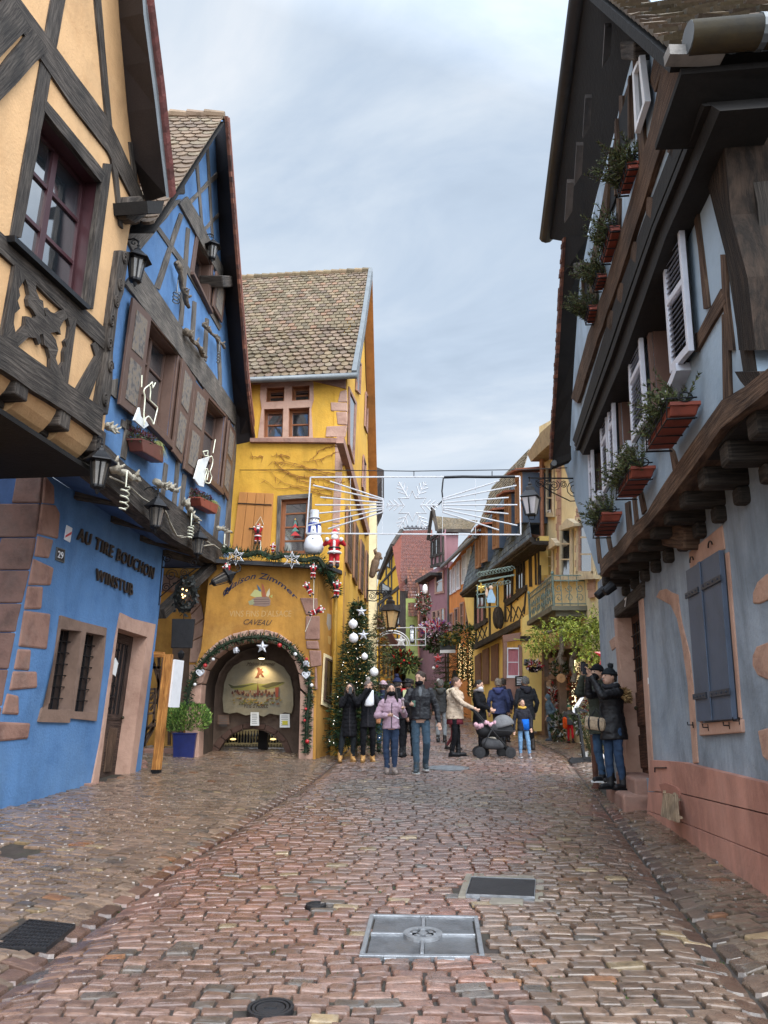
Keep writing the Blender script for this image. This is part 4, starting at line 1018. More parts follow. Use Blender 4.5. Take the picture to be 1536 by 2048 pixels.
# flower boxes
def flower_box(W, tl, tr, br, bl, o, lab, group, mat, plants, cage=False, Z=None):
 if Z: tl, tr, br, bl = zc(Z, [tl, tr, br, bl])
 A = W.P([tl, tr, br, bl], o); d = -W.n*(o-.03); t = T('flower_box', lab, 'flower box', (A[2]+A[3])/2+d*.5, group)
 m = M(); e = V((0, 0, -.0)); q = A; in_ = [A[0]+d, A[1]+d, A[2]+d*.9, A[3]+d*.9]; m.hexa(q, in_); m.build('trough', mat, t, bevel=.012)
 m = M(); rim = [A[0]+V((0, 0, .015)), A[1]+V((0, 0, .015)), A[1]+d+V((0, 0, .015)), A[0]+d+V((0, 0, .015))]; m.prism([p+(p-(A[0]+A[1]+d)/2).normalized()*.012 for p in rim], (0, 0, -.03)); m.build('rim', mat, t)
 m = M(); plants(m, A[0]+d*.5, A[1]+d*.5); m.build('plants', NEED, t)
 if cage:
  m = M(); xs = [.02, .25, .5, .75, .98]
  for u in xs:
   p0 = A[0].lerp(A[1], u)+W.n*.02+V((0, 0, .05)); p1 = A[3].lerp(A[2], u)+W.n*.02-V((0, 0, .02)); p2 = p1+d*.95; m.tube([p0, p1, p2], .007, 5)
  for k in (.0, .45, 1.0):
   p0 = A[0].lerp(A[3], k); p1 = A[1].lerp(A[2], k); ov = W.n*.02+V((0, 0, .05-.07*k)); m.tube([p0+ov+d*1.0, p0+ov, p1+ov, p1+ov+d*1.0], .007, 5)
  for u in (-.02, 1.02):
   p0 = A[0].lerp(A[1], u)+V((0, 0, .05)); m.tube([p0+d*.5+V((0, .0, .04*math.sin(a)))+d*.25*math.cos(a) for a in [i*.6 for i in range(11)]], .006, 4)
  m.build('iron_cradle', IRON, t)
 return t
HEA = [lin(92, 40, 52), lin(70, 32, 44), lin(60, 62, 40)]; GRASS = [lin(150, 155, 90), lin(120, 130, 70), lin(175, 175, 120)]
def heather(m, a, b3):
 for i in range(5):
  c = a.lerp(b3, i/4*.7); spray(m, c+V((0, 0, .06)), (.09, .1, .12), 130, .05, .018, HEA, .6)
  spray(m, c+V((0, 0, .02)), (.1, .1, .07), 60, .06, .02, GREEN, .2)
 c = a.lerp(b3, .95)
 for i in range(150):
  an = R_(0, 6.28); r = R_(.05, .22); p = [c, c+V((.4*r*math.cos(an), .5*r*math.sin(an), .10)), c+V((r*math.cos(an), r*math.sin(an), R_(-.22, .02)))]
  m.tube(p, [.004, .004, .001], 3, c=mul(rnd.choice(GRASS), R_(.6, 1.2)))
TERD = surf('brown_plastic', (.12, .035, .025), .5, .12, 4, .05, 30)
flower_box(BU, (838, 1118), (968, 1172), (965, 1258), (845, 1190), .26, 'brown flower box of dark heather and pale grass under the nearer inn window', 'flower boxes on the blue inn', TERD, heather, Z=Z2)
flower_box(BU, (1182, 1462), (1292, 1512), (1280, 1560), (1190, 1512), .26, 'terracotta flower box of purple heather under the farther inn window', 'flower boxes on the blue inn', TERRA, heather, Z=Z2)
# wrought-iron hanging sign at the inn corner
c = BL_.px((322, 1150)); t = T('hanging_sign', 'ornate black wrought iron sign of vines hanging at the blue corner', 'hanging sign', c)
ex = V((1, .05, 0)); m = M(); p0 = c+V((0, 0, .15)); 
m.tube([p0+V((0, 0, .35)), p0+V((0, 0, -.75))], .016, 5); m.tube([p0, p0+ex*.75], .016, 5); m.tube([p0+V((0, 0, -.6)), p0+ex*.3+V((0, 0, -.3)), p0+ex*.7], .012, 5)
for cx_, cz_, rr in ((.2, -.15, .13), (.45, -.1, .09), (.12, -.4, .1), (.1, .18, .1), (.62, .1, .1)):
 m.tube([p0+ex*(cx_+rr*(1-i/20)*math.cos(i*.7))+V((0, 0, cz_+rr*(1-i/20)*math.sin(i*.7))) for i in range(18)], .009, 4)
m.build('bracket', IRON, t)
m = M(); cc = p0+ex*.5+V((0, 0, -.55))
for i in range(260):
 a = R_(0, 6.28); r = R_(.12, .30); m.leaf(cc+ex*r*math.cos(a)*.8+V((0, R_(-.06, .06), r*1.25*math.sin(a))), (R_(-1, 1), R_(-.5, .5), R_(-1, 1)), .1, .06, (.02, .022, .02))
for k in (0, 1): m.tube([cc+ex*.2*math.cos(a*.35)+V((0, 0, .3*math.sin(a*.35))) for a in range(18)], .03, 6, closed=True, c=(.02, .02, .02))
m.build('vine_wreath', NEED, t)
m = M(); d0 = cc+V((0, 0, -.72)); q = Quad(d0+ex*-.22+V((0, 0, .26)), d0+ex*.22+V((0, 0, .26)), d0+ex*.2+V((0, 0, -.3)), d0+ex*-.2+V((0, 0, -.3)), V((0, -1, 0))); m.qbox(q, 0, 1, 0, 1, -.02, .02); m.build('plate', IRON, t, bevel=.01)
m = M(); m.tube([cc+V((0, 0, -.35)), d0+V((0, 0, .26))], .012, 4); m.lathe([(.02, 0), (.07, -.06), (.05, -.14), (.01, -.2)], d0+V((0, 0, -.34)), 8); m.build('pendant', IRON, t)
m = M()
for i in range(5): m.ell(cc+V((R_(-.05, .05), -.06, R_(-.05, .12))), .018, 6, 4)
m.build('fairy_lights', emitm('warm_bulb', (1, .62, .25), 3.0), t)
# tall yellow house with the wine cellar
TF = Wall(-1.0, 18.2, 1, -.1); TS = Wall(-1.0, 18.2, .035, 1); CF = Wall(-1.53, 17.0, 1, 0); CD = Wall(-1.53, 17.0, .23, 1); GA = Wall(-4.0, 18.1, 1, 0)
yh = T('wine_house', 'tall yellow house with moss-flecked tiled roof and arched cellar entrance', 'house', (-2.6, 18, .6))
ow = [zc(Z5, r) for r in ([(418, 866), (532, 862), (530, 952), (416, 958)], [(578, 858), (690, 850), (690, 944), (578, 950)], [(402, 1002), (525, 998), (520, 1178), (400, 1180)], [(558, 996), (690, 990), (688, 1176), (556, 1178)])]
od = zc(Z5, [(512, 1572), (690, 1560), (672, 1912), (498, 1915)])
m = M(); m.holed(TF.P([(340, 760), (694, 758), (694, 760), (689, 885), (680, 1138), (340, 1138)]), [TF.P(w_) for w_ in ow+[od]], TF.n*-.35); m.build('front_wall', YELL, yh)
L = 11.3
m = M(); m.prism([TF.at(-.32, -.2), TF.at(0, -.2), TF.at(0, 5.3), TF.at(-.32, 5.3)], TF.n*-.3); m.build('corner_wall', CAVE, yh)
m = M(); m.prism([TS.at(0, -.2), TS.at(L, -.2), TS.at(L, 10.3), TS.at(5.9, 16.9), TS.at(0, 10.0)], TS.n*-.3); m.build('side_wall', YELL, yh)
# mullioned window
outw = zc(Z5, [(382, 838), (712, 826), (716, 940), (700, 1000), (712, 1195), (362, 1198), (388, 1000), (378, 930)])
m = M(); m.holed(TF.P(outw, .035), [TF.P(w_, .035) for w_ in ow], TF.n*-.38); sw = m.build('stone_window', SANDP, yh, bevel=.015)
WOODF = surf('varnished_frame', (.24, .085, .03), .5, .1, 5, .1, 30)
for w_ in ow: window(sw, wq(TF, w_), WOODF, .17, 1, 2, .07, .02, wn='casement')
m = M(); m.beam(TF, [((315, 1184), (315, 1208)), ((895, 1184), (895, 1212))], Z=Z5, o0=-.1, o1=.13, jit=.004); m.build('string_course', SAND, yh)
window(yh, wq(TF, od), WOODF, .12, 1, 4, .10, .02)
m = M(); m.holed(TF.P(zc(Z5, [(488, 1548), (705, 1532), (700, 1915), (476, 1918)]), .03), [TF.P(od, .03)], TF.n*-.2); m.build('door_frame', OAKG, yh)
q = wq(TF, zc(Z5, [(250, 1527), (466, 1537), (442, 1908), (203, 1892)]), .03); m = M()
for i in range(4): m.qbox(q, i/4+.006, (i+1)/4-.006, 0, 1, 0, .045)
sh = m.build('board_shutter', surf('orange_stained_boards', (.47, .20, .055), .6, .14, 1.2, .2, 30, stretch=(1, 1, .18)), yh, bevel=.005)
m = M(); m.bar(q.p(.0, .8, .06), q.p(.97, .8, .06), .02); m.bar(q.p(.4, .38, .06), q.p(.54, .38, .06), .025); m.build('ironwork', IRON, sh)
# corner stones
m = M()
for s in ([(882, 890), (922, 878), (926, 955), (868, 958)], [(822, 958), (926, 960), (926, 1015), (825, 1012)], [(856, 1018), (926, 1018), (925, 1100), (866, 1098)], [(796, 1110), (925, 1104), (912, 1178), (790, 1176)], [(850, 1215), (905, 1215), (896, 1390), (848, 1392)], [(852, 1396), (896, 1396), (888, 1560), (838, 1560)], [(838, 1566), (886, 1566), (880, 1720), (832, 1720)], [(832, 1726), (880, 1726), (876, 1990), (826, 1990)]):
 m.wprism(TF, s, -.1, .03, Z5)
m.each('quoin', SANDP, yh, bevel=.02)
m = M(); m.wprism(TF, [(320, 815), (918, 795), (918, 872), (700, 820), (330, 845)], -.1, .05, Z5); m.build('eaves_board', SAND, yh)
m = M(); m.beam(TS, [((688, 872), (687, 886)), ((712, 955), (709, 968)), ((740, 1062), (737, 1072))], o0=-.05, o1=.12, jit=.004); m.build('side_string_course', SAND, yh)
for r in ([(697, 783), (709, 808), (705, 918), (697, 888)], [(731, 788), (735, 798), (733, 862), (729, 850)], [(726, 915), (730, 930), (728, 985), (724, 972)], [(714, 720), (720, 730), (718, 785), (712, 778)]):
 Q = wq(TS, r, .02); m = M(); m.qbox(Q, -.15, 1.15, -.06, 0, 0, .05); m.qbox(Q, -.15, 1.15, 1, 1.06, 0, .05); m.qbox(Q, -.15, 0, 0, 1, 0, .05); m.qbox(Q, 1, 1.15, 0, 1, 0, .05); f = m.build('window', SAND, yh); m = M(); m.qbox(Q, 0, 1, 0, 1, 0, .02); m.build('pane', GLASSD, f)
for r in ([(692, 1012), (703, 1040), (700, 1148), (690, 1125)], [(708, 1042), (715, 1060), (712, 1172), (705, 1155)], [(720, 1078), (727, 1092), (724, 1190), (717, 1178)], [(731, 1100), (735, 1110), (733, 1205), (729, 1196)]):
 Q = wq(TS, r, .02); m = M(); m.qbox(Q, 0, 1, 0, 1, 0, .05); f = m.build('shutter', surf('brown_stain', (.21, .10, .05), .6, .15, 4, .1, 30), yh)
 m = M()
 for k in range(3): m.qbox(Q, .15, .85, .05+k*.32, .32+k*.32, .05, .06)
 m.build('shutter_panels', OAKB, f)
# bare creeper
m = M()
for P_ in ([(870, 1235), (800, 1240), (740, 1280), (690, 1330)], [(900, 1260), (820, 1290), (740, 1325), (640, 1330)], [(860, 1440), (760, 1410), (650, 1370), (540, 1350), (450, 1330)], [(850, 1460), (740, 1440), (620, 1420), (520, 1400), (370, 1385)], [(840, 1500), (730, 1480), (600, 1440), (480, 1370)], [(830, 1520), (700, 1500), (560, 1480), (470, 1430), (440, 1380)], [(845, 1410), (700, 1380), (590, 1340), (480, 1335)], [(830, 1545), (720, 1530), (600, 1500), (480, 1500), (380, 1440)], [(560, 1300), (500, 1290), (440, 1295)], [(400, 1300), (350, 1300), (310, 1308)], [(470, 1335), (520, 1380), (600, 1430), (720, 1450)], [(860, 1480), (960, 1440)]):
 pts = resamp(TF.P(zc(Z5, P_), .03), 14); pts = [p+V((R_(-.03, .03), 0, R_(-.03, .03))) for p in pts]; m.tube(pts, [.011*(1-.05*i) for i in range(14)], 4)
 for k in range(6):
  p = rnd.choice(pts); m.tube([p, p+V((R_(-.2, .1), 0, R_(-.18, .18)))], [.008, .003], 3)
tag(m.build('bare_creeper', surf('creeper_bark', (.23, .09, .025), .9, .2, 10, 0)), 'leafless brown creeper spread over the yellow upper wall', 'creeper')
# roof
er = V((-.74, 17.86, 10.02)); lv = TF.d*-7.5; rr_ = V((-.46, 24.2, 17.15))
mid_ = er.lerp(rr_, .42)+V((0, .12, -.08))
MIXT = CLAY+MOSSY
m = M(); tiles(m, mid_+lv, mid_, er, er+lv, 13, 34, MIXT, .05, round_=True); tiles(m, rr_+lv, rr_, mid_, mid_+lv, 20, 36, MIXT+MOSSY+[lin(140, 108, 84)], .035, round_=False); roof = m.build('roof', TILE, yh)
m = M(); 
for a, b_ in ((er, mid_), (mid_, rr_)):
 qd = [a+V((0, .03, -.1)), b_+V((0, .03, -.1)), b_+lv+V((0, .03, -.1)), a+lv+V((0, .03, -.1))]; m.hexa(qd, [p+V((0, .03, .06)) for p in qd])
fe = TS.at(11.6, 10.0, .3); qd = [rr_, fe, fe+lv, rr_+lv]; m.hexa(qd, [p+V((0, .0, .1)) for p in qd]); m.build('roof_boards', OAKB, roof)
m = M()
for i in range(26): m.tube([rr_+lv*(i/26)+V((0, 0, .02)), rr_+lv*((i+1.12)/26)+V((0, 0, .04))], [.1, .12], 8, c=mul(rnd.choice(MOSSY), R_(.7, 1.1)))
m.build('ridge_tiles', TILE, roof)
m = M(); strip(m, [er-TS.n*.1, mid_-TS.n*.1, rr_-TS.n*.1], [er+TS.n*.03, mid_+TS.n*.03, rr_+TS.n*.03], V((0, -.06, .10))); strip(m, [er+TS.n*.03, mid_+TS.n*.03, rr_+TS.n*.03], [er+TS.n*.05, mid_+TS.n*.05, rr_+TS.n*.05], V((0, .1, -.16))); m.build('verge_flashing', ZINC, roof)
m = M(); strip(m, [rr_+TS.n*-.3, fe+TS.n*-.3], [rr_+TS.n*.03, fe+TS.n*.03], V((0, .1, .12))); m.build('verge_board', surf('orange_board', (.36, .15, .04), .7, .15, 3, .2, 20), roof)
m = M(); g0 = er+V((.04, -.12, -.08)); m.tube([g0, g0+lv], .08, 10); gu = m.build('gutter', ZINC, yh, smooth=True)
# the cellar front
top = [(421, 1112), (636, 1130), (631, 1530), (364, 1530), (369, 1420), (376, 1370), (390, 1335), (402, 1300), (411, 1220)]
arch_in = zc(Z4, [(322, 1480), (335, 1100), (345, 960), (375, 865), (430, 785), (500, 732), (580, 694), (660, 674), (750, 670), (840, 690), (910, 735), (962, 805), (992, 890), (1003, 990), (990, 1480)])
arch_out = zc(Z4, [(225, 1480), (240, 1100), (255, 980), (295, 862), (365, 755), (450, 678), (545, 628), (655, 600), (762, 596), (860, 622), (955, 690), (1035, 795), (1080, 935), (1092, 1080), (1085, 1480)])
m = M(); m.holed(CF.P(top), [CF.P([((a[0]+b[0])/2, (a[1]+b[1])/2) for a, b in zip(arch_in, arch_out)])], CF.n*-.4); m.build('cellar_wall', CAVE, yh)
ao, ai = CF.P(arch_out, .05), CF.P(arch_in, .05); ai2 = CF.P(arch_in, -.06); m = M(); bk = CF.n*-.45
for i in range(14):
 g = .012
 a0, a1 = ao[i].lerp(ao[i+1], .03), ao[i].lerp(ao[i+1], .97); b0, b1 = ai[i].lerp(ai[i+1], .03), ai[i].lerp(ai[i+1], .97)
 qd = [a0, a1, b1, b0]; m.hexa(qd, [p+bk for p in qd])
m.each('arch_stone', SANDP, yh, bevel=.02)
m = M(); lettering(m, wq(CF, zc(Z4, [(592, 618), (718, 600), (722, 632), (600, 655)]), .05), 'L E S', .001, .012, shear=.2); lettering(m, wq(CF, zc(Z4, [(770, 602), (860, 622), (848, 660), (768, 642)]), .05), 'Z M', .001, .012, shear=.1); m.build('carved_letters', SAND, yh)
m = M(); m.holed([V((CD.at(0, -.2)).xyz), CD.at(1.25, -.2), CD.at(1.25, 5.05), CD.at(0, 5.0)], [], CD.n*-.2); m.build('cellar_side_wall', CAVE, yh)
m = M()
for s in ([(1000, 385), (1118, 388), (1118, 495), (1042, 500)], [(1040, 506), (1132, 506), (1132, 664), (1035, 664)], [(1040, 672), (1122, 672), (1130, 730), (1046, 726)], [(1062, 736), (1142, 738), (1144, 838), (1072, 850)], [(1100, 850), (1112, 850), (1118, 1000), (1098, 1000)]): m.wprism(CF, s, -.08, .035, Z4)
m.each('corner_stone', SAND, yh, bevel=.02)
m = M(); Q = wq(CF, zc(Z4, [(372, 130), (1160, 130), (1160, 210), (372, 210)]))
a = CF.P(zc(Z4, [(300, 118), (1190, 165)]), .32); bz = [V((p.x, 18.6, p.z+.18)) for p in a]; qd = [a[0], a[1], bz[1]+V((.3, 0, 0)), bz[0]]; m.hexa(qd, [p+V((0, 0, -.09)) for p in qd]); m.build('lead_ledge', surf('lead_sheet', (.035, .035, .04), .6, .2, 4, .2, 20), yh)
# tunnel behind the arch
m = M(); n_ = len(ai2); back = CF.n*-1.5
m.add(ai2+[p+back*.93 for p in ai2], [(i, i+1, n_+i+1, n_+i) for i in range(n_-1)]); m.build('tunnel_lining', surf('dark_lining_stone', (.06, .04, .03), .9, .2, 3, .3, 20), yh)  # lining stone in a plain dark brown
# back wall with low vault, lit cellar beyond
bw = -1.5; o2 = zc(Z4, [(150, 560), (1200, 560), (1200, 1520), (912, 1520), (908, 1430), (880, 1360), (830, 1312), (760, 1275), (690, 1262), (620, 1270), (550, 1300), (500, 1345), (465, 1400), (440, 1450), (430, 1520), (150, 1520)])
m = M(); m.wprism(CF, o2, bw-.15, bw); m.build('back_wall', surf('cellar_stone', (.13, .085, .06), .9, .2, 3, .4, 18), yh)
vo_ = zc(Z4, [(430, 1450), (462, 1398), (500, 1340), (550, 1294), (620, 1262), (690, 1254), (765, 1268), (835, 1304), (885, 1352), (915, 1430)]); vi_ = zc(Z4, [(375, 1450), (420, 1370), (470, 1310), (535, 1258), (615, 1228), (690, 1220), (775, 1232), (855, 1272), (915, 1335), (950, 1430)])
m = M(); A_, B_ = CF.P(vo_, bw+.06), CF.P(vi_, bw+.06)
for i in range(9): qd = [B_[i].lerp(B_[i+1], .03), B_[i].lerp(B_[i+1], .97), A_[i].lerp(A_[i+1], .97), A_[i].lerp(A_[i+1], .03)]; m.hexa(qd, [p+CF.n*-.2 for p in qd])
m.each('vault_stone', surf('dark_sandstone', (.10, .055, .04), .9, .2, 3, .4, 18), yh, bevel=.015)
m = M(); m.wprism(CF, zc(Z4, [(380, 1190), (980, 1190), (980, 1640), (380, 1640)]), -3.2, -3.1); m.build('lit_cellar', emitm('cellar_glow', (.50, .40, .2), .12), yh)
m = M()
for i in range(46):
 p = CF.px((300+(470+i*10)/Z4[2], 1080+(1440+R_(-3, 3))/Z4[2]), -2.6); m.lathe([(.035, 0), (.035, .17), (.012, .23), (.012, .29)], p-V((0, 0, .02)), 6)
 if i % 2: m.lathe([(.035, 0), (.035, .17), (.012, .23), (.012, .29)], p+V((0, .25, .3)), 6)
tag(m.build('wine_bottles', GLASSD), 'rows of dark wine bottles standing in the lit cellar under the arch', 'wine bottles')['kind'] = 'stuff'
m = M(); p = CF.px((300+700/Z4[2], 1080+1395/Z4[2]), -2.6); m.box(p, (4, .5, .06)); m.build('bottle_shelf', WHITE, yh) 
m = M(); m.box(CF.px((300+755/Z4[2], 1080+1380/Z4[2]), -2.2), (.22, .2, 1.0)); m.build('cellar_pillar', DARK, yh)
for k, xx in enumerate((555, 822)):
 m = M(); m.ell(CF.px((300+xx/Z4[2], 1080+1330/Z4[2]), -2.4), (.08, .08, .025), 8, 5); m.build('cellar_lamp', emitm('warm_lamp', (1, .72, .3), 1.2), yh)
# painted board
bo = -1.25
brd = zc(Z4, [(492, 1150), (485, 1060), (495, 960), (520, 890), (560, 840), (620, 806), (720, 794), (820, 806), (890, 845), (935, 910), (955, 1000), (958, 1100), (945, 1160), (900, 1150), (860, 1170), (800, 1158), (760, 1180), (700, 1160), (640, 1172), (580, 1150), (530, 1160)])
t = T('painted_board', 'round-topped painted board of a village under hills hung inside the cellar arch', 'painted board', CF.px(brd[0], bo))
m = M(); m.wprism(CF, brd, bo-.04, bo); m.build('board', surf('cream_board', (.25, .215, .145), .8, .15, 3, .2, 20, c2=(.17, .145, .10), stain=(.17, .17, .15)), t)
m = M(); w2 = lambda pts, c, o: m.wprism(CF, zc(Z4, pts), bo-.01, bo+o, None, c)
w2([(535, 985), (600, 968), (680, 955), (760, 962), (830, 950), (905, 952), (850, 985), (760, 1000), (640, 1005), (570, 1000)], lin(120, 118, 60), .004)
w2([(520, 960), (560, 975), (640, 968), (720, 955), (620, 985), (545, 990)], lin(70, 70, 40), .006); w2([(740, 975), (820, 950), (900, 948), (850, 970), (780, 990)], lin(70, 66, 34), .007)
for i in range(40):
 x = 545+i*7.6+R_(-3, 3); y = 1020+R_(-14, 16); s = R_(9, 15); w2([(x, y), (x+s/2, y-s*.8), (x+s, y), (x+s, y+s), (x, y+s)], rnd.choice([lin(80, 40, 28), lin(96, 52, 34), lin(60, 34, 26), lin(130, 108, 80)]), .010+i*.0002)
w2([(715, 1000), (720, 950), (726, 1000), (726, 1040), (715, 1040)], lin(90, 40, 30), .02); w2([(835, 985), (860, 982), (856, 1050), (840, 1050)], lin(130, 60, 40), .02)
for i in range(60):
 x = R_(545, 870); y = 1075+R_(-10, 35)-abs(x-710)*.12; w2([(x, y), (x+R_(8, 16), y-R_(2, 8)), (x+R_(10, 18), y+R_(2, 6)), (x+4, y+6)], rnd.choice([lin(130, 110, 50), lin(150, 125, 60), lin(100, 96, 44), lin(110, 70, 40)]), .012+i*.0001)
w2([(712, 905), (722, 870), (712, 855), (728, 850), (738, 862), (752, 855), (748, 870), (760, 880), (748, 890), (764, 915), (748, 912), (738, 895), (728, 905), (730, 918), (702, 920)], lin(88, 48, 26), .01)
m.build('village_scene', PAINT, t)
m = M(); DK = lin(58, 40, 24)
lettering(m, wq(CF, zc(Z4, [(650, 806), (832, 806), (838, 842), (645, 842)]), bo), 'Maison Zimmer', .001, .006, c=DK, shear=.3, warp=lambda u, v: (u, v*.7-.6*(u-.5)**2+.15))
lettering(m, wq(CF, zc(Z4, [(630, 1080), (790, 1080), (790, 1122), (630, 1122)]), bo), "Vins d'Alsace", .001, .006, c=DK, shear=.35); m.build('lettering', PAINT, t)
for (x0, y0, x1, y1), o, lab in (((453, 1168, 528, 1232), -1.35, 'small brown notice low on the left of the dark cellar back wall'), ((672, 1150, 727, 1240), -1.2, 'white sheet of paper pinned below the middle of the painted board'), ((868, 1162, 932, 1252), -1.2, 'white leaflet with yellow patch pinned right of the painted board')):
 m = M(); m.wprism(CF, [(x0, y0), (x1, y0), (x1+2, y1), (x0-2, y1)], o-.006, o, Z4); nt_ = m.build('paper_notice', PAPER if 'white' in lab else surf('brown_card', (.2, .12, .08), .8, .1, 5, 0)); tag(nt_, lab, 'notice')
 m = M()
 for k in range(6): m.wprism(CF, [(x0+8, y0+12+k*12), (x1-R_(8, 25), y0+12+k*12), (x1-10, y0+15+k*12), (x0+8, y0+15+k*12)], o, o+.002, Z4, c=(.12, .12, .12))
 if 'yellow' in lab: m.wprism(CF, [(x0+15, y0+45), (x1-12, y0+45), (x1-12, y0+72), (x0+15, y0+72)], o, o+.003, Z4, c=lin(200, 190, 60))
 m.build('print', PAINT, nt_)
# lamp over the board
p = CF.px((300+745/Z4[2], 1080+790/Z4[2]), -1.0); t = T('picture_lamp', 'small lit lamp over the painted board under the cellar arch', 'lamp', p)
m = M(); m.lathe([(.10, 0), (.085, .05), (.03, .09)], p, 12); m.tube([p+V((0, 0, .08)), p+V((0, -.05, .2)), p+V((0, -.25, .25))], .012, 5); m.build('shade', BRASS, t)
m = M(); m.ell(p-V((0, 0, .005)), (.075, .075, .02), 10, 4); m.build('bulb', emitm('lamp_bulb', (1, .82, .5), 5), t)
li = bpy.data.lights.new('picture_lamp_light', 'SPOT'); li.energy = 42; li.color = (1, .8, .48); li.spot_size = math.radians(110); li.spot_blend = .8; li.shadow_soft_size = .05
lo_ = bpy.data.objects.new('picture_lamp_light', li); col.objects.link(lo_); lo_.location = p-V((0, 0, .04)); lo_.rotation_euler = (math.radians(16), 0, 0)
# painted lettering on the wall
INK = lin(38, 42, 70); FADE = lin(176, 142, 92)
q = wq(CF, zc(Z4, [(490, 205), (985, 205), (985, 400), (490, 400)]), 0)
def arc(u, v):
 a = (u-.5)*2.15; r = .94+(v-.5)*.22; return (.5+.56*r*math.sin(a)*.93, .10+(.95*r*math.cos(a)-.12)*.95)
m = M(); lettering(m, q, 'Maison Zimmer', .002, .004, c=INK, warp=lambda u, v: (lambda a: (u, v*.21+.72-2.7*(u-.47)**2*1.05))(0), shear=.35, bold=.012); lettering(m, wq(CF, zc(Z4, [(532, 470), (945, 470), (945, 512), (532, 512)])), "VINS FINS D'ALSACE", .002, .003, c=FADE, shear=.1); lettering(m, wq(CF, zc(Z4, [(630, 528), (818, 535), (805, 572), (622, 564)])), 'CAVEAU', .002, .004, c=lin(70, 48, 34), shear=.25, bold=.01)
m.tube(resamp(CF.P(zc(Z4, [(545, 320), (520, 350), (495, 372), (490, 350), (505, 330), (525, 335), (520, 360)]), .004), 14), .012, 4, c=INK); m.build('wall_lettering', PAINT, yh)
# faded painted group over a barrel
m = M(); w3 = lambda pts, c, o: m.wprism(CF, zc(Z4, pts), -.01, o, None, c)
w3([(680, 395), (720, 378), (790, 380), (805, 400), (802, 435), (770, 445), (690, 438)], lin(128, 104, 92), .004)
for k in range(3): w3([(690, 395+k*15), (795, 393+k*15), (797, 397+k*15), (692, 400+k*15)], lin(96, 76, 66), .006)
w3([(668, 370), (700, 330), (740, 340), (745, 378), (700, 382)], lin(170, 168, 110), .005); w3([(712, 295), (735, 320), (745, 345), (725, 340)], lin(70, 92, 110), .007)
w3([(745, 290), (758, 300), (770, 345), (775, 380), (750, 380), (748, 330)], lin(150, 82, 52), .0065); w3([(780, 350), (798, 322), (800, 360), (790, 380), (775, 372)], lin(190, 180, 150), .006); w3([(800, 375), (818, 365), (815, 388)], lin(160, 160, 90), .006); w3([(655, 410), (690, 395), (700, 430), (665, 435)], lin(140, 140, 105), .005)
m.build('wall_painting', PAINT, yh)
m = M(); w3 = lambda pts, c, o: m.wprism(CD, zc(Z4, pts), -.01, o, None, c)
w3([(1185, 490), (1212, 500), (1210, 590), (1195, 605), (1180, 560)], lin(150, 140, 130), .004); w3([(1188, 640), (1212, 645), (1205, 700), (1190, 690)], lin(185, 150, 90), .004); m.build('faded_crest', PAINT, yh)
Q = wq(CD, zc(Z4, [(1163, 775), (1212, 800), (1200, 1118), (1147, 1092)]), .02); t = T('notice_case', 'dark framed notice case on the side of the cellar front', 'notice board', Q.p(.5, 0))
m = M(); m.qbox(Q, -.1, 1.1, -.03, 1.05, 0, .03); m.build('back', SANDY, t); m = M()
for a in ((0, 1, .06, .1), (0, 1, .93, .97), (0, .12, .1, .93), (.88, 1, .1, .93)): m.qbox(Q, *a, .02, .07)
m.build('frame', OAKB, t); m = M(); m.qbox(Q, .12, .88, .1, .93, .03, .05); m.build('pane', GLASSD, t)
m = M(); pts = [CD.at(1.1, 5.0, .12), CD.at(1.12, .62, .12)]; m.tube([V((-1.16, 18.0, 4.9)), V((-1.17, 17.98, .66))], .05, 8); m.lathe([(.06, 0), (.08, .1), (.05, .16)], (-1.17, 17.98, .6), 8)
for z_ in (1.6, 2.9, 4.2): m.lathe([(.058, 0), (.058, .05)], (-1.165, 17.99, z_), 8)
m.build('downpipe', surf('yellow_pipe', (.42, .24, .04), .5, .15, 4, .1, 20), yh)
# wall with the pointed arch on the left
ro = zc(Z4, [(60, 240), (130, 232), (190, 252), (248, 280), (302, 335), (342, 425), (360, 525), (352, 640), (330, 820), (285, 1430)]); ri = zc(Z4, [(60, 330), (130, 335), (170, 345), (215, 372), (250, 425), (272, 500), (280, 580), (272, 680), (262, 820), (250, 1430)])
m = M(); m.wprism(GA, zc(Z4, [(-300, 60), (420, 60), (400, 400), (345, 800), (325, 860), (300, 1000), (290, 1560), (250, 1560), (262, 820), (272, 680), (280, 580), (272, 500), (250, 425), (215, 372), (170, 345), (130, 335), (60, 330), (-300, 330)]), -.4, 0); m.build('gateway_wall', CAVE, yh)
m = M(); A_, B_ = GA.P(ro, .05), GA.P(ri, .05)
for i in range(len(ro)-1): qd = [A_[i].lerp(A_[i+1], .02), A_[i].lerp(A_[i+1], .98), B_[i].lerp(B_[i+1], .98), B_[i].lerp(B_[i+1], .02)]; m.hexa(qd, [p+GA.n*-.4 for p in qd])
m.each('gateway_stone', SANDP, yh, bevel=.02)
GB = Wall(-4.0, 19.6, 1, 0); m = M(); m.wprism(GB, zc(Z4, [(-400, 0), (420, 0), (420, 1620), (-400, 1620)]), -.2, 0); m.build('porch_wall', CAVE, yh)
Q = wq(GB, zc(Z4, [(148, 800), (228, 800), (228, 1015), (148, 1010)])); t = T('menu_case', 'small reddish framed menu case beside the cellar arch', 'menu board', Q.p(.5, 0)); m = M()
for a in ((-.2, 1.25, 1, 1.12), (-.2, 1.25, -.12, 0), (-.2, 0, 0, 1), (1, 1.25, 0, 1)): m.qbox(Q, *a, 0, .1)
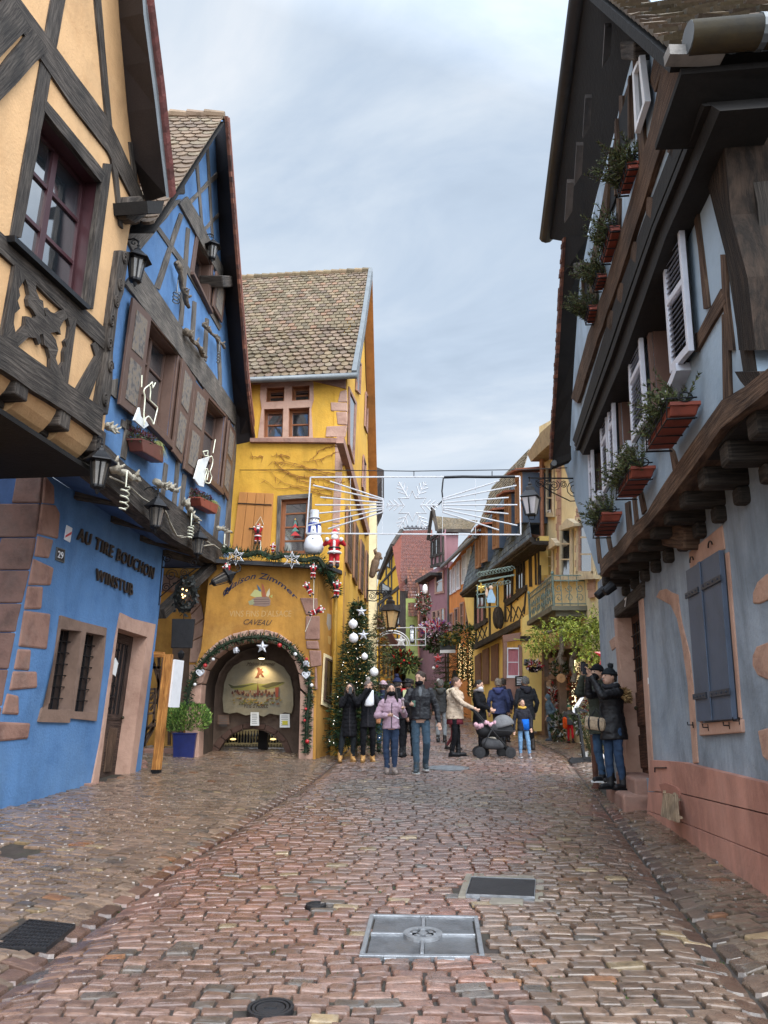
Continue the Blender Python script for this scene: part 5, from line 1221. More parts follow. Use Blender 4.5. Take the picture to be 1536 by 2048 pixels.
m.build('frame', surf('red_stain', (.16, .05, .025), .6, .1, 4, .1), t); m = M(); m.qbox(Q, 0, 1, 0, 1, .02, .04); bd = m.build('sheet', surf('menu_sheet', (.42, .46, .50), .5, .08, 5, 0), t)
m = M(); cc = Q.p(.35, .18, .05); m.tube([cc+V((.13*math.cos(a*.4), 0, .13*math.sin(a*.4))) for a in range(16)], .022, 5, closed=True); m.ell(cc, (.06, .02, .06), 10, 6); m.build('emblem', IRON, bd)
t = T('porch_railing', 'brown wooden railing with crossed bars left of the blue planter', 'railing', GB.px((310, 1490), 1.0)); m = M()
for a, b_ in (((300, 1400), (372, 1300)), ((300, 1460), (360, 1400)), ((300, 1300), (350, 1484)), ((318, 1310), (316, 1480)), ((300, 1335), (345, 1335)), ((340, 1360), (338, 1490)), ((300, 1420), (338, 1370))): m.bar(GB.px(a, .9), GB.px(b_, .9), .06)
m.build('bars', OAKB, t)
t = T('porch_step', 'low sandstone step at the foot of the porch behind the planter', 'step', GB.px((320, 1505), 1.3)); m = M(); c = GA.px((330, 1500), .25); m.box(V((c.x-.6, c.y, .62)), (2.2, .5, .3)); m.build('slab', SAND, t, bevel=.03)
# grey-blue timbered house on the right
RL = Wall(3.2, 8.5, .105, 1, -1)
def RW(a): return Wall(a+.105*8.5, 8.5, .105, 1, -1)      # parallel planes nearer the street
RU = RW(1.96); RG = RW(1.80); RV = RW(1.5)
rh = T('jettied_house', 'grey-blue jettied timber house with pink plinth and louvred shutters on the right', 'house', (3.6, 8, .3))
z2 = lambda *p: zc(Q2, p); z8 = lambda *p: zc(Z8, p); z1_ = lambda *p: zc(Q1, p)
door = z2((603, 418), (738, 300), (805, 1400), (672, 1405)); shw = z2((1058, 128), (1265, 0), (1350, 1040), (1130, 1055))
m = M(); m.holed(RL.P([(1195, 1165), (1480, 880), (1800, 560), (1800, 1990), (1290, 1660), (1213, 1610)]), [RL.P(door)], RL.n*-.3); m.build('lower_wall', GREYB, rh)
# exposed stones under the render
m = M()
for s, Z in (([(845, 290), (868, 248), (905, 238), (945, 262), (980, 275), (985, 330), (1002, 440), (1052, 640), (1072, 830), (1104, 1310), (1072, 1312), (1040, 830), (1003, 560), (975, 425), (935, 340), (885, 312)], Q2), ([(1440, 330), (1440, 262), (1468, 195), (1520, 148), (1620, 100), (1640, 260), (1536, 305), (1480, 330)], Q2),
             ([(1438, 650), (1462, 592), (1540, 562), (1640, 600), (1640, 800), (1540, 802), (1470, 772), (1438, 712)], Q2), ([(1470, 1110), (1536, 1090), (1660, 1100), (1660, 1330), (1560, 1320), (1500, 1270)], Q2), ([(1465, 1010), (1490, 950), (1550, 890), (1620, 860), (1620, 1000), (1530, 1050), (1480, 1050)], Q1), ([(558, 560), (590, 530), (598, 600), (575, 620)], Q2)):
 m.wprism(RL, s, -.04, .012, Z)
m.each('bare_stone', surf('warm_sandstone', (.42, .26, .19), .95, .16, 4, .8, 14, c2=(.28, .16, .12)), rh, bevel=.012)
# door
m = M(); m.wprism(RL, [(588, 352), (757, 192), (757, 290), (592, 418)], -.3, .05, Q2); m.build('door_lintel', OAK, rh, bevel=.015)
m = M(); m.wprism(RL, [(588, 420), (606, 416), (676, 1405), (655, 1410)], -.24, .02, Q2); m.wprism(RL, [(738, 300), (762, 285), (832, 1440), (805, 1420)], -.24, .02, Q2); m.each('door_jamb', SANDP, rh, bevel=.01)
q = wq(RL, door); BRD = woodm('red_brown_door', (.055, .022, .013), (.14, .06, .032)); m = M(); m.qbox(q, -.05, 1.05, 0, .58, -.26, -.19); m.qbox(q, -.05, .1, .58, 1, -.26, -.19); m.qbox(q, .9, 1.05, .58, 1, -.26, -.19); m.qbox(q, .1, .9, .94, 1, -.26, -.19); dr = m.build('door', BRD, rh, bevel=.006)
m = M()
for v0, v1 in ((.06, .26), (.31, .52)):
 for u0, u1 in ((.1, .45), (.55, .9)): m.qbox(q, u0, u1, v0, v1, -.20, -.165)
m.build('door_panels', BRD, dr, bevel=.012)
m = M(); m.qbox(q, .1, .9, .58, .94, -.25, -.235); m.build('pane', GLASSD, dr); m = M()
for i in range(1, 7): m.bar(q.p(.1+.8*i/7, .58, -.18), q.p(.1+.8*i/7, .94, -.18), .014)
for i in range(1, 5): m.bar(q.p(.1, .58+.36*i/5, -.175), q.p(.9, .58+.36*i/5, -.175), .014)
m.build('iron_grille', IRON, dr); m = M(); m.ell(q.p(.18, .42, -.14), .03); m.build('handle', BRASS, dr, smooth=True)
m = M(); m.wprism(RL, [(783, 790), (797, 785), (802, 900), (790, 905)], 0, .012, Q2); m.build('bell_plate', PAPER, rh)
q7 = wq(RL, z2((655, 300), (668, 288), (668, 342), (655, 352)), .055); m = M(); lettering(m, q7, '7', 0, .006, bold=.02); m.build('house_numeral', WHITE, rh)
# closed shutters with strap hinges
m = M(); m.wprism(RL, [(1048, 1550), (1250, 1382), (1268, 1530), (1056, 1672)], -.1, .012, Q1); m.wprism(RL, [(1112, 1065), (1368, 1040), (1372, 1122), (1112, 1142)], -.1, .03, Q2); m.wprism(RL, [(1268, 20), (1290, 10), (1372, 1040), (1352, 1040)], -.1, .012, Q2); m.wprism(RL, [(1042, 200), (1058, 190), (1130, 1060), (1114, 1065)], -.1, .012, Q2); m.each('surround_stone', SANDP, rh, bevel=.01)
q = wq(RL, shw, .02)
for u0, u1 in ((0, .435), (.445, 1)):
 m = M(); m.qbox(q, u0, u1, 0, 1, 0, .045); s = m.build('shutter', SLATEP, rh, bevel=.005)
 if u0 > .1: m = M(); m.qbox(q, u0-.02, u0+.05, 0, 1, .046, .06); m.build('closing_strip', SLATEP, s, bevel=.004)
 for v in (.16, .83):
  a, b_ = (u0-.03, u1-.05) if u0 < .1 else (u0+.06, u1+.03)
  m = M(); m.qbox(q, a, b_, v-.018, v+.018, .048, .062)
  for k in range(4): m.ell(q.p(a+(b_-a)*(k+.5)/4, v, .064), .010, 6, 4)
  m.build('strap_hinge', surf('painted_iron', (.05, .06, .08), .5, .1, 5, .1, metal=.3), s)
m = M()
for p in ((1170, 1090), (1300, 1078), (1360, 1050), (1075, 1075)):
 c = RL.px(z2(p)[0], .03); m.tube([c, c+RL.n*.05, c+RL.n*.05+V((0, 0, .03))], .006, 5); m.bar(c+V((0, 0, -.03)), c+V((0, 0, .03)), .01)
for p in ((1195, 1515), (1080, 1608)):
 c = RL.px(z1_(p)[0], .02); m.tube([c+RL.d*.06*math.cos(a*.5)+V((0, 0, .05*math.sin(a*.5)))+RL.n*.02 for a in range(7)], .007, 4)
m.build('shutter_hooks', IRON, rh)
# pink plinth in three courses, its hatch niche and loose grating
top_ = [(1300, 1519), (1360, 1523), (1536, 1566), (1850, 1640)]; j1 = [(1296, 1583), (1357, 1586), (1536, 1629), (1850, 1700)]; j2 = [(1294, 1622), (1360, 1643), (1536, 1713), (1850, 1835)]; bt = [(1293, 1660), (1360, 1700), (1536, 1830), (1850, 2060)]
for A_, B_, o in ((top_, j1, .075), (j1, j2, .078), (j2, bt, .085)):
 m = M(); ta, tb = RL.P(A_, o), RL.P(B_, o)
 for i in range(3): qd = [ta[i]-V((0, 0, .006)), ta[i+1]-V((0, 0, .006)), tb[i+1]+V((0, 0, .006)), tb[i]+V((0, 0, .006))]; m.hexa(qd, [p-RL.n*(o+.15) for p in qd])
 m.build('plinth_course', PINK, rh)
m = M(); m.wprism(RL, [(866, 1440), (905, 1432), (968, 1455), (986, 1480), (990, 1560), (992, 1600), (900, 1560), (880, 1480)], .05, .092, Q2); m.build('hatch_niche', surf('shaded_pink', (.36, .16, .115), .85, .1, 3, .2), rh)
BLEACH = woodm('bleached_wood', (.17, .12, .075), (.33, .25, .17))
Q = Quad(*[RL.px(p, o) for p, o in zip(z2((908, 1495), (984, 1508), (996, 1678), (893, 1632)), (.12, .12, .24, .24))], RL.n); t = T('cellar_grating', 'weathered wooden slatted board leaning against the pink plinth', 'wooden board', Q.p(.5, 0))
m = M()
for i in range(5): m.qbox(Q, i/5+.01, (i+1)/5-.01, R_(-.02, .02), 1+R_(-.03, .03), 0, .03)
m.build('slats', BLEACH, t); m = M(); m.qbox(Q, 0, 1, .15, .22, -.03, 0); m.qbox(Q, 0, 1, .8, .87, -.03, 0); m.bar(Q.p(.05, .95, .02), Q.p(.05, 1.08, .02), .03); m.bar(Q.p(.9, .95, .02), Q.p(.9, 1.05, .02), .03); m.build('battens', BLEACH, t)
m = M(); c = RL.P(z2((840, 1365), (840, 1338), (910, 1338)), .085); m.tube(c, .008, 4); m.build('conduit', IRON, rh)
# two sandstone steps
t = T('door_steps', 'two worn red sandstone steps at the door of the grey-blue house', 'steps', (3.1, 10.8, .4))
f0 = gpt((1247, 1622)); x0 = 2.3075+.105*f0.y; zt = f0.z+.20
m = M(); A_ = [V((f0.x, f0.y, zt)), V((f0.x+.17, f0.y+1.35, zt)), V((x0+.35, f0.y+1.35, zt)), V((x0+.2, f0.y, zt))]; m.prism(A_, (0, 0, -.5)); m.build('lower_step', SAND, t, bevel=.035)
m = M(); A_ = [V((x0-.16, f0.y+.02, zt+.19)), V((x0-.02, f0.y+1.3, zt+.19)), V((x0+.6, f0.y+1.3, zt+.19)), V((x0+.6, f0.y+.02, zt+.19))]; m.prism(A_, (0, 0, -.4)); m.build('upper_step', SAND, t, bevel=.03)
STEPZ = zt
# first floor
wn = [[(1297, 590), (1340, 503), (1372, 745), (1320, 870)], z1_((620, 440), (690, 285), (722, 880), (652, 1010)), z1_((472, 775), (515, 690), (540, 1180), (502, 1262))]
m = M(); m.holed(RU.P([(1120, 905), (1196, 1150), (1518, 765), (1443, 222)]), [RU.P(w_) for w_ in wn], RU.n*-.35); m.build('upper_wall', surf('blue_grey_render', (.315, .40, .485), .9, .1, 1.2, .25, 22, c2=(.23, .30, .37), stain=(.20, .24, .28)), rh)
BRF = surf('brown_frame', (.12, .062, .045), .6, .12, 4, .1, 30)
for w_ in wn:
 q = wq(RU, w_); f = window(rh, q, BRF, .22, 2, 3, .06, .02)
 m = M(); m.qbox(q, -.09, 0, -.02, 1.03, -.22, .03); m.qbox(q, 1, 1.09, -.02, 1.03, -.22, .03); m.qbox(q, -.09, 1.09, 1, 1.05, -.2, .035); m.build('frame', surf('brown_grey_frame', (.15, .09, .07), .7, .12, 4, .15, 30), f); m = M(); m.qbox(q, -.12, 1.14, -.06, 0, -.15, .12); m.build('sill', LOUV, f)
def louvre(px4, o=.06, Z=None):
 q = wq(RU, zc(Z, px4) if Z else px4, o); m = M(); W_ = (q.p(1, .5)-q.p(0, .5)).length; H_ = (q.p(.5, 1)-q.p(.5, 0)).length; a = .055/W_; b_ = .07/H_
 for r in ((0, a, 0, 1), (1-a, 1, 0, 1), (a, 1-a, 0, b_), (a, 1-a, 1-b_, 1), (a, 1-a, .5-b_*.4, .5+b_*.4)): m.qbox(q, *r, 0, .045)
 s = m.build('shutter', LOUV, rh, bevel=.004)
 m = M(); n = int(H_/.052)
 for i in range(n):
  v = b_+(1-2*b_)*(i+.5)/n
  if abs(v-.5) < b_*.5: continue
  h_ = .5*(1-2*b_)/n*.62
  A_ = [q.p(a, v-h_, .038), q.p(1-a, v-h_, .038), q.p(1-a, v+h_*.9, .006), q.p(a, v+h_*.9, .006)]; m.prism(A_, q.n*-.006+V((0, 0, .004)))
 m.build('louvres', LOUV, s)
 m = M(); m.qbox(q, 0, 1, 0, 1, -.012, -.006); m.build('dark_gap', VOID, s)
louvre([(1331, 478), (1366, 417), (1389, 701), (1350, 747)]); louvre([(690, 160), (755, 10), (806, 735), (722, 880)], Z=Q1); louvre([(562, 500), (592, 432), (616, 1050), (584, 1100)], Z=Q1)
louvre([(514, 600), (551, 520), (577, 1122), (539, 1188)], Z=Q1); louvre([(443, 800), (462, 765), (480, 1300), (458, 1330)], Z=Q1)
m = M(); b = lambda pr, Z=Q1, W=RU, **k: m.beam(W, pr, Z=Z, **k)
b([((500, 1610), (510, 1700)), ((790, 1300), (760, 1420)), ((960, 1035), (925, 1230)), ((1250, 620), (1245, 790)), ((1560, 400), (1560, 540))], o1=.07, o0=-.2, jit=.02)
m.build('jetty_beam', OAKB, rh)
m = M()
mk = m; m = M()
b([((1078, 950), (1195, 700)), ((1150, 1250), (1245, 1250)), ((1240, 1620), (1335, 1620)), ((1292, 2050), (1392, 2050))], Z8, o1=.05, o0=-.3, jit=.025); b([((1330, 440), (1480, 440)), ((1360, 500), (1500, 500)), ((1400, 540), (1500, 540))], o1=.06)
m.each('corner_post', woodm('rugged_oak', (.014, .009, .006), (.05, .032, .022), .9, .9), rh); m = mk
b([((1003, 1110), (1028, 1100)), ((1050, 1450), (1072, 1450)), ((1085, 1810), (1112, 1800))], Z8); b([((1183, 1490), (1212, 1490)), ((1195, 1750), (1222, 1740)), ((1225, 2050), (1255, 2050))], Z8)
b([((1250, 90), (1285, 80)), ((1258, 620), (1300, 600))])
b([((1185, 1690), (1215, 1765)), ((1110, 1830), (1130, 1900)), ((1030, 1990), (1045, 2060))], Z8); b([((1090, 200), (1095, 270)), ((1060, 230), (1085, 320))])
b([((925, 900), (950, 930)), ((950, 1050), (975, 1020))]); b([((655, 1250), (680, 1235)), ((668, 1430), (692, 1400))]); b([((735, 1180), (752, 1160)), ((760, 1320), (780, 1290))]); b([((700, 1220), (714, 1200)), ((715, 1380), (730, 1350))])
b([((540, 1460), (556, 1440)), ((560, 1560), (574, 1540))]); b([((475, 1460), (490, 1450)), ((490, 1620), (506, 1600))])
m.each('timber', OAKB, rh)
# joists under the jetty and the dark boards between
m = M(); ub = RU.P(z1_((505, 1690), (1560, 530)), 0); dz = ub[0].z; L_ = (ub[1]-ub[0]).length
rotm = Matrix((RL.d, RL.n, V((0, 0, 1)))).transposed(); k = 0
for i in range(11):
 p = ub[0].lerp(ub[1], (i+.3)/11); m.box(V((p.x, p.y, p.z-.10))-RL.n*.40, (.19, .8, .18), rotm)
 m.box(V((p.x, p.y, p.z-.26))-RL.n*.40, (.15, .3, .14), rotm)
m.each('joist_end', woodm('shaded_oak', (.02, .016, .013), (.055, .045, .037)), rh, bevel=.03)  # oak darkened so its colour holds the shadow under the jetty
m = M(); q0, q1 = ub[0]-V((0, 0, .02)), ub[1]-V((0, 0, .02)); qd = [q0, q1, q1-RL.n*.9, q0-RL.n*.9]; m.hexa(qd, [p+V((0, 0, .05)) for p in qd]); w0, w1 = q0-RL.n*.30, q1-RL.n*.30; qd = [w0-V((0, 0, .45)), w1-V((0, 0, .45)), w1, w0]; m.build('jetty_boards', DARK, rh)
m = M(); m.wprism(RL, [(870, 1420), (880, 1375), (985, 1370), (1012, 1400), (1012, 1540), (880, 1510)], -.2, .16, Q1); m.build('bracket_end', OAKB, rh, bevel=.03)
for c_ in ((565, 1770), (515, 1795)):
 p = RL.px(z1_(c_)[0], .35); t = T('spotlight', 'small black spotlight under the far end of the grey-blue jetty, ' + ('the higher of two' if c_[0] == 565 else 'the lower of two'), 'spotlight', p); m = M(); R2 = Matrix.Rotation(.9, 3, 'Y'); m.lathe([(.05, -.1), (.06, -.08), (.07, .06), (.055, .06)], p, 10, R2); m.build('housing', IRON, t); m = M(); m.lathe([(.05, .062), (.05, .066)], p, 10, R2); m.build('lens', WHITE, t)
# moulded beam below the gable and the gable itself
bt_ = [(1384, 186), (1300, 405), (1221, 625), (1145, 880)]; bb = [(1440, 222), (1395, 330), (1330, 478), (1245, 722), (1165, 910)]
m = M(); ta = resamp(RG.P(bt_, .03), 10); tb = resamp(RG.P(bb, .03), 10)
for i in range(9):
 qd = [ta[i], ta[i+1], tb[i+1], tb[i]]; m.hexa(qd, [p-RG.n*.4 for p in qd]); 
for o_, w_ in ((.085, .35), (.105, .6)):
 a_ = [p.lerp(q_, w_)+RG.n*(o_-.06) for p, q_ in zip(ta, tb)]; c_ = [p.lerp(q_, w_+.12)+RG.n*(o_-.06) for p, q_ in zip(ta, tb)]
 for i in range(9): qd = [a_[i], a_[i+1], c_[i+1], c_[i]]; m.hexa(qd, [p-RG.n*.2 for p in qd])
m.build('moulded_beam', surf('black_beam', (.010, .008, .007), .8, .2, 4, .3, 20), rh)  # moulding in one near-black colour
m = M(); m.wprism(RG, [(1352, 95), (1392, 182), (1300, 405), (1221, 625), (1150, 902), (1140, 890), (1148, 730), (1159, 564), (1175, 480), (1197, 376), (1227, 273), (1241, 205), (1268, 100), (1278, 0), (1300, 0)], -.3, 0); m.build('gable_wall', PALEB, rh)
m = M(); g = lambda pr, **k: m.beam(RG, pr, Z=Z8, **k)
g([((855, 330), (985, 385)), ((772, 760), (846, 825)), ((664, 1130), (733, 1180)), ((537, 1580), (597, 1622)), ((408, 1960), (462, 1998)), ((310, 2330), (348, 2360))], o1=.05, jit=.012)
g([((668, 330), (705, 330)), ((690, 700), (728, 700)), ((715, 1070), (750, 1060))], o1=.03); g([((590, 560), (612, 560)), ((592, 900), (612, 900))], o1=.03)
g([((795, 330), (862, 340)), ((770, 480), (800, 540))], o1=.03)
for x, y in ((895, 830), (770, 1190), (680, 1450), (600, 1690), (540, 1850)): g([((x-18, y-40), (x+18, y-30)), ((x-22, y+60), (x+6, y+90))], o1=.03)
g([((575, 1160), (592, 1160)), ((570, 1480), (588, 1480))], o1=.03); g([((480, 1560), (496, 1560)), ((505, 1720), (522, 1720))], o1=.03); g([((445, 1700), (458, 1700)), ((445, 1900), (458, 1900))], o1=.03)
g([((600, 620), (690, 350)), ((410, 1600), (450, 1560))], o1=.012); m.each('gable_timber', OAKB, rh)
for r in (z8((600, 700), (672, 480), (672, 800), (612, 880)), z8((560, 880), (592, 760), (590, 1130), (545, 1250)), z8((395, 1640), (440, 1560), (440, 1720), (400, 1760))):
 Q = wq(RG, r, .015); m = M(); m.qbox(Q, 0, 1, 0, 1, 0, .02); f = m.build('window', VOID, rh); m = M(); m.qbox(Q, -.1, 0, -.05, 1.05, 0, .05); m.qbox(Q, 1, 1.1, -.05, 1.05, 0, .05); m.build('frame', OAKB, f)
Q = wq(RG, z8((700, 420), (745, 320), (778, 590), (716, 780)), .05); m = M()
for a_ in ((0, .2, 0, 1), (.8, 1, 0, 1), (.2, .8, 0, .08), (.2, .8, .92, 1)): m.qbox(Q, *a_, 0, .05)
f = m.build('open_sash', WHITE, rh); m = M(); m.qbox(Q, .2, .8, .08, .92, 0, .015); m.build('pane', GLASSD, f)
# eaves: clipped gable gutter, dark rafters and boards
gut = [RV.px((1168, -60)), RV.px((1160, 0)), RV.px((1095, 475))]; gz_ = (gut[1].z+gut[2].z)/2
m = M(); m.tube([p+RV.n*.02 for p in gut], .11, 10); m.build('gutter', surf('dark_gutter', (.05, .048, .048), .5, .15, 4, .1, metal=.4), rh, smooth=True)
m = M(); inn = [RG.px(p, -.06) for p in ((1310, -60), (1268, 100), (1227, 273), (1197, 376), (1170, 490))]; A_ = resamp(gut, 12); B_ = resamp(inn, 12); strip(m, [p-V((0, 0, .02)) for p in A_], B_, V((0, 0, .08))); m.build('eaves_soffit', DARK, rh)
m = M()
for x, y in ((545, 220), (430, 640), (380, 920), (325, 1140)):
 c = z8((x-40, y-110), (x, y-110), (x-10, y+60), (x-55, y+130)); p = [RV.px(c[0], -.02), RV.px(c[1], -.1), RV.px(c[2], -.1), RV.px(c[3], -.02)]; m.prism([q_-V((0, 0, .05)) for q_ in p], V((0, 0, -.05)))
m.each('rafter_board', surf('grey_rafter', (.075, .062, .055), .9, .2, 4, .3), rh)
# far verge: dark boarded cheek with a red tile edge
RC = RW(1.62); vi_ = resamp([RG.px(p, -.05) for p in ((1178, 470), (1159, 564), (1148, 730), (1142, 905))], 8); vo_ = resamp([RC.px(p) for p in ((1132, 474), (1122, 650), (1105, 920))], 8)
m = M(); strip(m, vi_, vo_, V((0, .08, .05))); qd = [vo_[-1], vi_[-1], vi_[-1]-V((0, 0, .12)), vo_[-1]-V((0, 0, .12))]; m.hexa(qd, [p+V((0, .2, 0)) for p in qd]); m.build('far_verge', DARK, rh)
m = M(); vt = resamp(vo_, 54)
for i in range(53):
 p, q_ = vt[i], vt[i].lerp(vt[i+1], .93); x = RG.n*R_(.03, .05); qd = [p-RG.n*.03, p+x, q_+x, q_-RG.n*.03]; m.hexa(qd, [r+V((0, .12, .04)) for r in qd], mul(rnd.choice(REDT), R_(.3, .7)))
m.build('verge_tiles', TILE, rh)
m = M(); m.tube([RC.px((1108, 926)), RC.px((1120, 922), -.3)], .05, 8); m.build('gutter_end', ZINC, rh)
# purlin knobs
m = M()
for x, y, r in ((635, 300, 42), (347, 1575, 26)): m.wprism(RG, [(x-r, y-r*1.4), (x+r, y-r*1.4), (x+r, y+r*1.4), (x-r*.8, y+r*1.2)], -.2, .14, Z8)
m.each('purlin_end', OAK, rh, bevel=.02)
# near side: boarded side wall, tiled slope and its copper gutter
SW = Wall(2.46, 4.75, 1, .105, 1); c0 = RU.px((1443, 222)); c1 = RU.px((1518, 765)); cy = (c0.y+c1.y)/2
SW = Wall(c1.x, c1.y, 1, -.105, 1)
m = M(); m.wprism(SW, [(1450, 130), (1900, 60), (1900, 560), (1516, 768), (1505, 700), (1470, 470)], -.2, 0); m.build('side_wall', surf('weathered_shaded_boards', (.026, .019, .014), .9, .25, 2, .6, 12, c2=(.011, .009, .007), stretch=(5, 5, .5)), rh)  # weathered planks, with the eaves' shadow put into their colour
m = M(); m.wprism(SW, [(1375, 665), (1462, 662), (1430, 880), (1385, 872)], 0, .01, Z8); m.build('side_panel', PALEB, rh)
m = M(); b([((1270, 600), (1480, 560)), ((1400, 1200), (1480, 1150)), ((1450, 1900), (1540, 1850))], Z8, SW, o1=.06); b([((1200, 590), (1200, 690)), ((1480, 560), (1480, 660))], Z8, SW, o1=.08); m.each('side_timber', MATS['shaded_oak'], rh)  # shade of the eave overhang is put into these timbers' colour
ez = RV.px((1345, 105)); E0 = V((ez.x, ez.y, ez.z)); pt = RV.px((1225, 8)); dirx = V((1, -.105, 0)).normalized(); up_ = V((-.16, 1.0, 1.42))
UPE = (pt-E0)
t0 = E0+UPE*1.6; m = M(); tiles(m, t0, t0+dirx*6+UPE*.0, E0+dirx*6, E0, 22, 30, [mul(q, .6) for q in MOSSY+CLAY], .035, round_=False, overlap=1.25); rf = m.build('roof', TILE, rh)
m = M(); nrm = dirx.cross(UPE).normalized(); nrm = nrm if nrm.z > 0 else -nrm
qd = [E0-nrm*.04, E0+dirx*6-nrm*.04, t0+dirx*6-nrm*.04, t0-nrm*.04]; m.hexa(qd, [p-nrm*.08 for p in qd]); m.build('roof_boards', DARK, rf)
m = M(); p = E0+V((.0, -.03, -.07)); m.box(p+dirx*.12, (.36, .1, .08)); m.build('eave_board', surf('grey_board', (.24, .22, .2), .9, .2, 4, .3), rh)
gc = SW.px((1356, 78), 0); ga = V((E0.x+.06, E0.y-.13, E0.z-.04))
m = M(); m.tube([ga+V((0, 0, .02)), ga+dirx*6+V((0, 0, -.0))], .105, 14); gg = m.build('copper_gutter', BRASS, rh, smooth=True)
m = M(); m.lathe([(.10, 0), (.10, .012)], ga-dirx*.012+V((0, 0, .02)), 14, Matrix.Rotation(math.pi/2, 3, 'Y')); m.build('gutter_cap', ZINC, gg)
m = M()
for k in (.42, 1.3): m.lathe([(.112, 0), (.112, .04)], ga+dirx*k+V((0, 0, .02)), 14, Matrix.Rotation(math.pi/2, 3, 'Y'))
m.build('gutter_straps', ZINC, gg)
m = M(); fb = [E0+V((.05, .02, -.16)), E0+dirx*6+V((0, .02, -.16)), E0+dirx*6+V((0, .9, -.3)), E0+V((.05, .55, -.3))]; m.hexa(fb, [p+V((0, 0, .05)) for p in fb]); m.build('side_soffit', DARK, rh)
m = M(); m.wprism(RU, [(965, 345), (1080, 320), (1028, 560)], -.1, .25, Z8); m.build('eaves_bracket', surf('grey_board', (.24, .22, .2)), rh)
# flower boxes with fir sprigs
OLIV = [lin(86, 94, 58), lin(70, 80, 50), lin(104, 110, 70), lin(58, 68, 44)]
def fir(n_, l): 
 def f(m, a, b_):
  for i in range(n_):
   c = a.lerp(b_, R_(.0, 1)); bough(m, c+V((0, 0, -.02)), (R_(-1.2, .3), R_(-.5, .5), R_(.3, 1.2)), l*R_(.6, 1.2), n=15, nl=.06, w=.015, cols=OLIV)
 return f
grp = 'fir-filled flower boxes on the grey-blue house'
for tl, tr, br, bl, lab in (((803, 880), (935, 640), (930, 760), (796, 945), 'red flower box in an iron cradle under the nearest louvred window'), ((618, 1180), (695, 1032), (690, 1130), (606, 1240), 'red flower box in an iron cradle under the middle louvred window'), ((474, 1425), (516, 1312), (514, 1390), (466, 1472), 'red flower box in an iron cradle under the farthest louvred window')):
 sq = lambda p, q, k=.62: (p[0]+(q[0]-p[0])*k, p[1]+(q[1]-p[1])*k); bl, br = sq(tl, bl), sq(tr, br)
 flower_box(RU, tl, tr, br, bl, .26, lab, grp, TERRA, fir(64, .36), cage=True, Z=Q1)
for tl, tr, br, bl, lab in (((590, 1120), (655, 915), (668, 950), (604, 1145), 'small red flower box with fir sprigs, nearest in the row under the gable windows'), ((487, 1520), (550, 1285), (570, 1300), (502, 1545), 'long red flower box with fir sprigs, second in the row under the gable windows'), ((440, 1690), (472, 1590), (486, 1600), (452, 1705), 'short red flower box with fir sprigs, third in the row under the gable windows'), ((395, 1870), (420, 1775), (432, 1790), (408, 1900), 'red flower box with fir sprigs, lowest and farthest under the gable windows')):
 bl, br = sq(tl, bl, .8), sq(tr, br, .8); tr = sq(tl, tr, .8); br = sq(bl, br, .8)
 flower_box(RG, tl, tr, br, bl, .13, lab, grp, TERRA, fir(50, .36), cage=True, Z=Z8)
# street lamp on its scrolled bracket
LB = Wall(3.3, 12.3, 1, 0); t = T('bracket_lantern', 'large black street lantern on a scrolled bracket at the grey-blue house', 'street lamp', LB.px((1061, 1050)))
def bracket_lantern(t, W, top, Sx, bracket_px, glass):
 """four-sided tapered lantern hung from a scrolled arm; top = pixel of the hook, Sx = metres per pixel"""
 c = W.px(top); k = Sx; m = M()
 body = c+V((0, 0, -k*75)); R4 = Matrix.Rotation(math.pi/4+.35, 3, 'Z')*1.0
 m = M()
 for i in range(4):
  a = R4 @ V((math.cos(i*math.pi/2), math.sin(i*math.pi/2), 0)); m.bar(body+a*k*34, body+a*k*20+V((0, 0, -k*58)), k*4)
 m.lathe([(k*36, 0), (k*36, k*4)], body, 4, R4); m.lathe([(k*21, 0), (k*21, k*4)], body-V((0, 0, k*60)), 4, R4); m.tube([body+V((k*12, 0, -k*60)), body+V((k*8, 0, -k*74)), body+V((-k*8, 0, -k*74)), body+V((-k*12, 0, -k*60))], k*2, 5); m.build('cage', IRON, t)
 m = M(); m.lathe([(k*42, 0), (k*38, k*4), (k*22, k*22), (k*17, k*24), (k*17, k*36), (k*10, k*40), (k*7, k*44), (k*10, k*48), (k*3, k*56)], body+V((0, 0, k*3)), 4, R4); m.build('hood', surf('black_sheet', (.03, .028, .03), .45, .2, 4, .1, metal=.3), t)
 m = M(); m.lathe([(k*18.5, -k*57), (k*33, 0)], body, 4, R4); m.build('glass', glass, t); m = M(); m.lathe([(k*7, -k*6), (k*9, -k*2), (k*9, k*0)], body, 10); m.build('lamp_cap', CAST, t)
 m = M(); arm = [W.px(p) for p in bracket_px]; m.bar(arm[0], arm[1], k*5, k*4); m.tube([c, body+V((0, 0, k*55))], k*2.5, 5); m.ell(c, k*5, 8, 6); x = (arm[1]-arm[0]); L = x.length; x.normalize()
 for u, dz_, r, sg in ((.80, -.22, .17, 1), (.42, -.14, .11, -1), (.16, -.11, .09, 1), (.60, -.12, .07, 1), (.28, -.08, .06, -1)):
  cc = arm[0]+x*L*u+V((0, 0, L*dz_)); m.tube([cc+(x*math.cos(i*.62*sg+1)+V((0, 0, 1))*math.sin(i*.62*sg+1))*L*r*(1-i/26) for i in range(22)], k*1.6, 5)
 m.tube([arm[0]+x*L*.08-V((0, 0, L*.05)), arm[0]+x*L*.35-V((0, 0, L*.26)), arm[0]+x*L*.7-V((0, 0, L*.44)), arm[0]+x*L*.97-V((0, 0, L*.42))], k*2, 5); m.bar(arm[1]+V((0, 0, L*.1)), arm[1]-V((0, 0, L*.45)), k*5, k*4); m.build('scroll_bracket', IRON, t)
OPAL = surf('opal_glass', (.58, .54, .55), .3, .06, 6, 0, spec=.5)
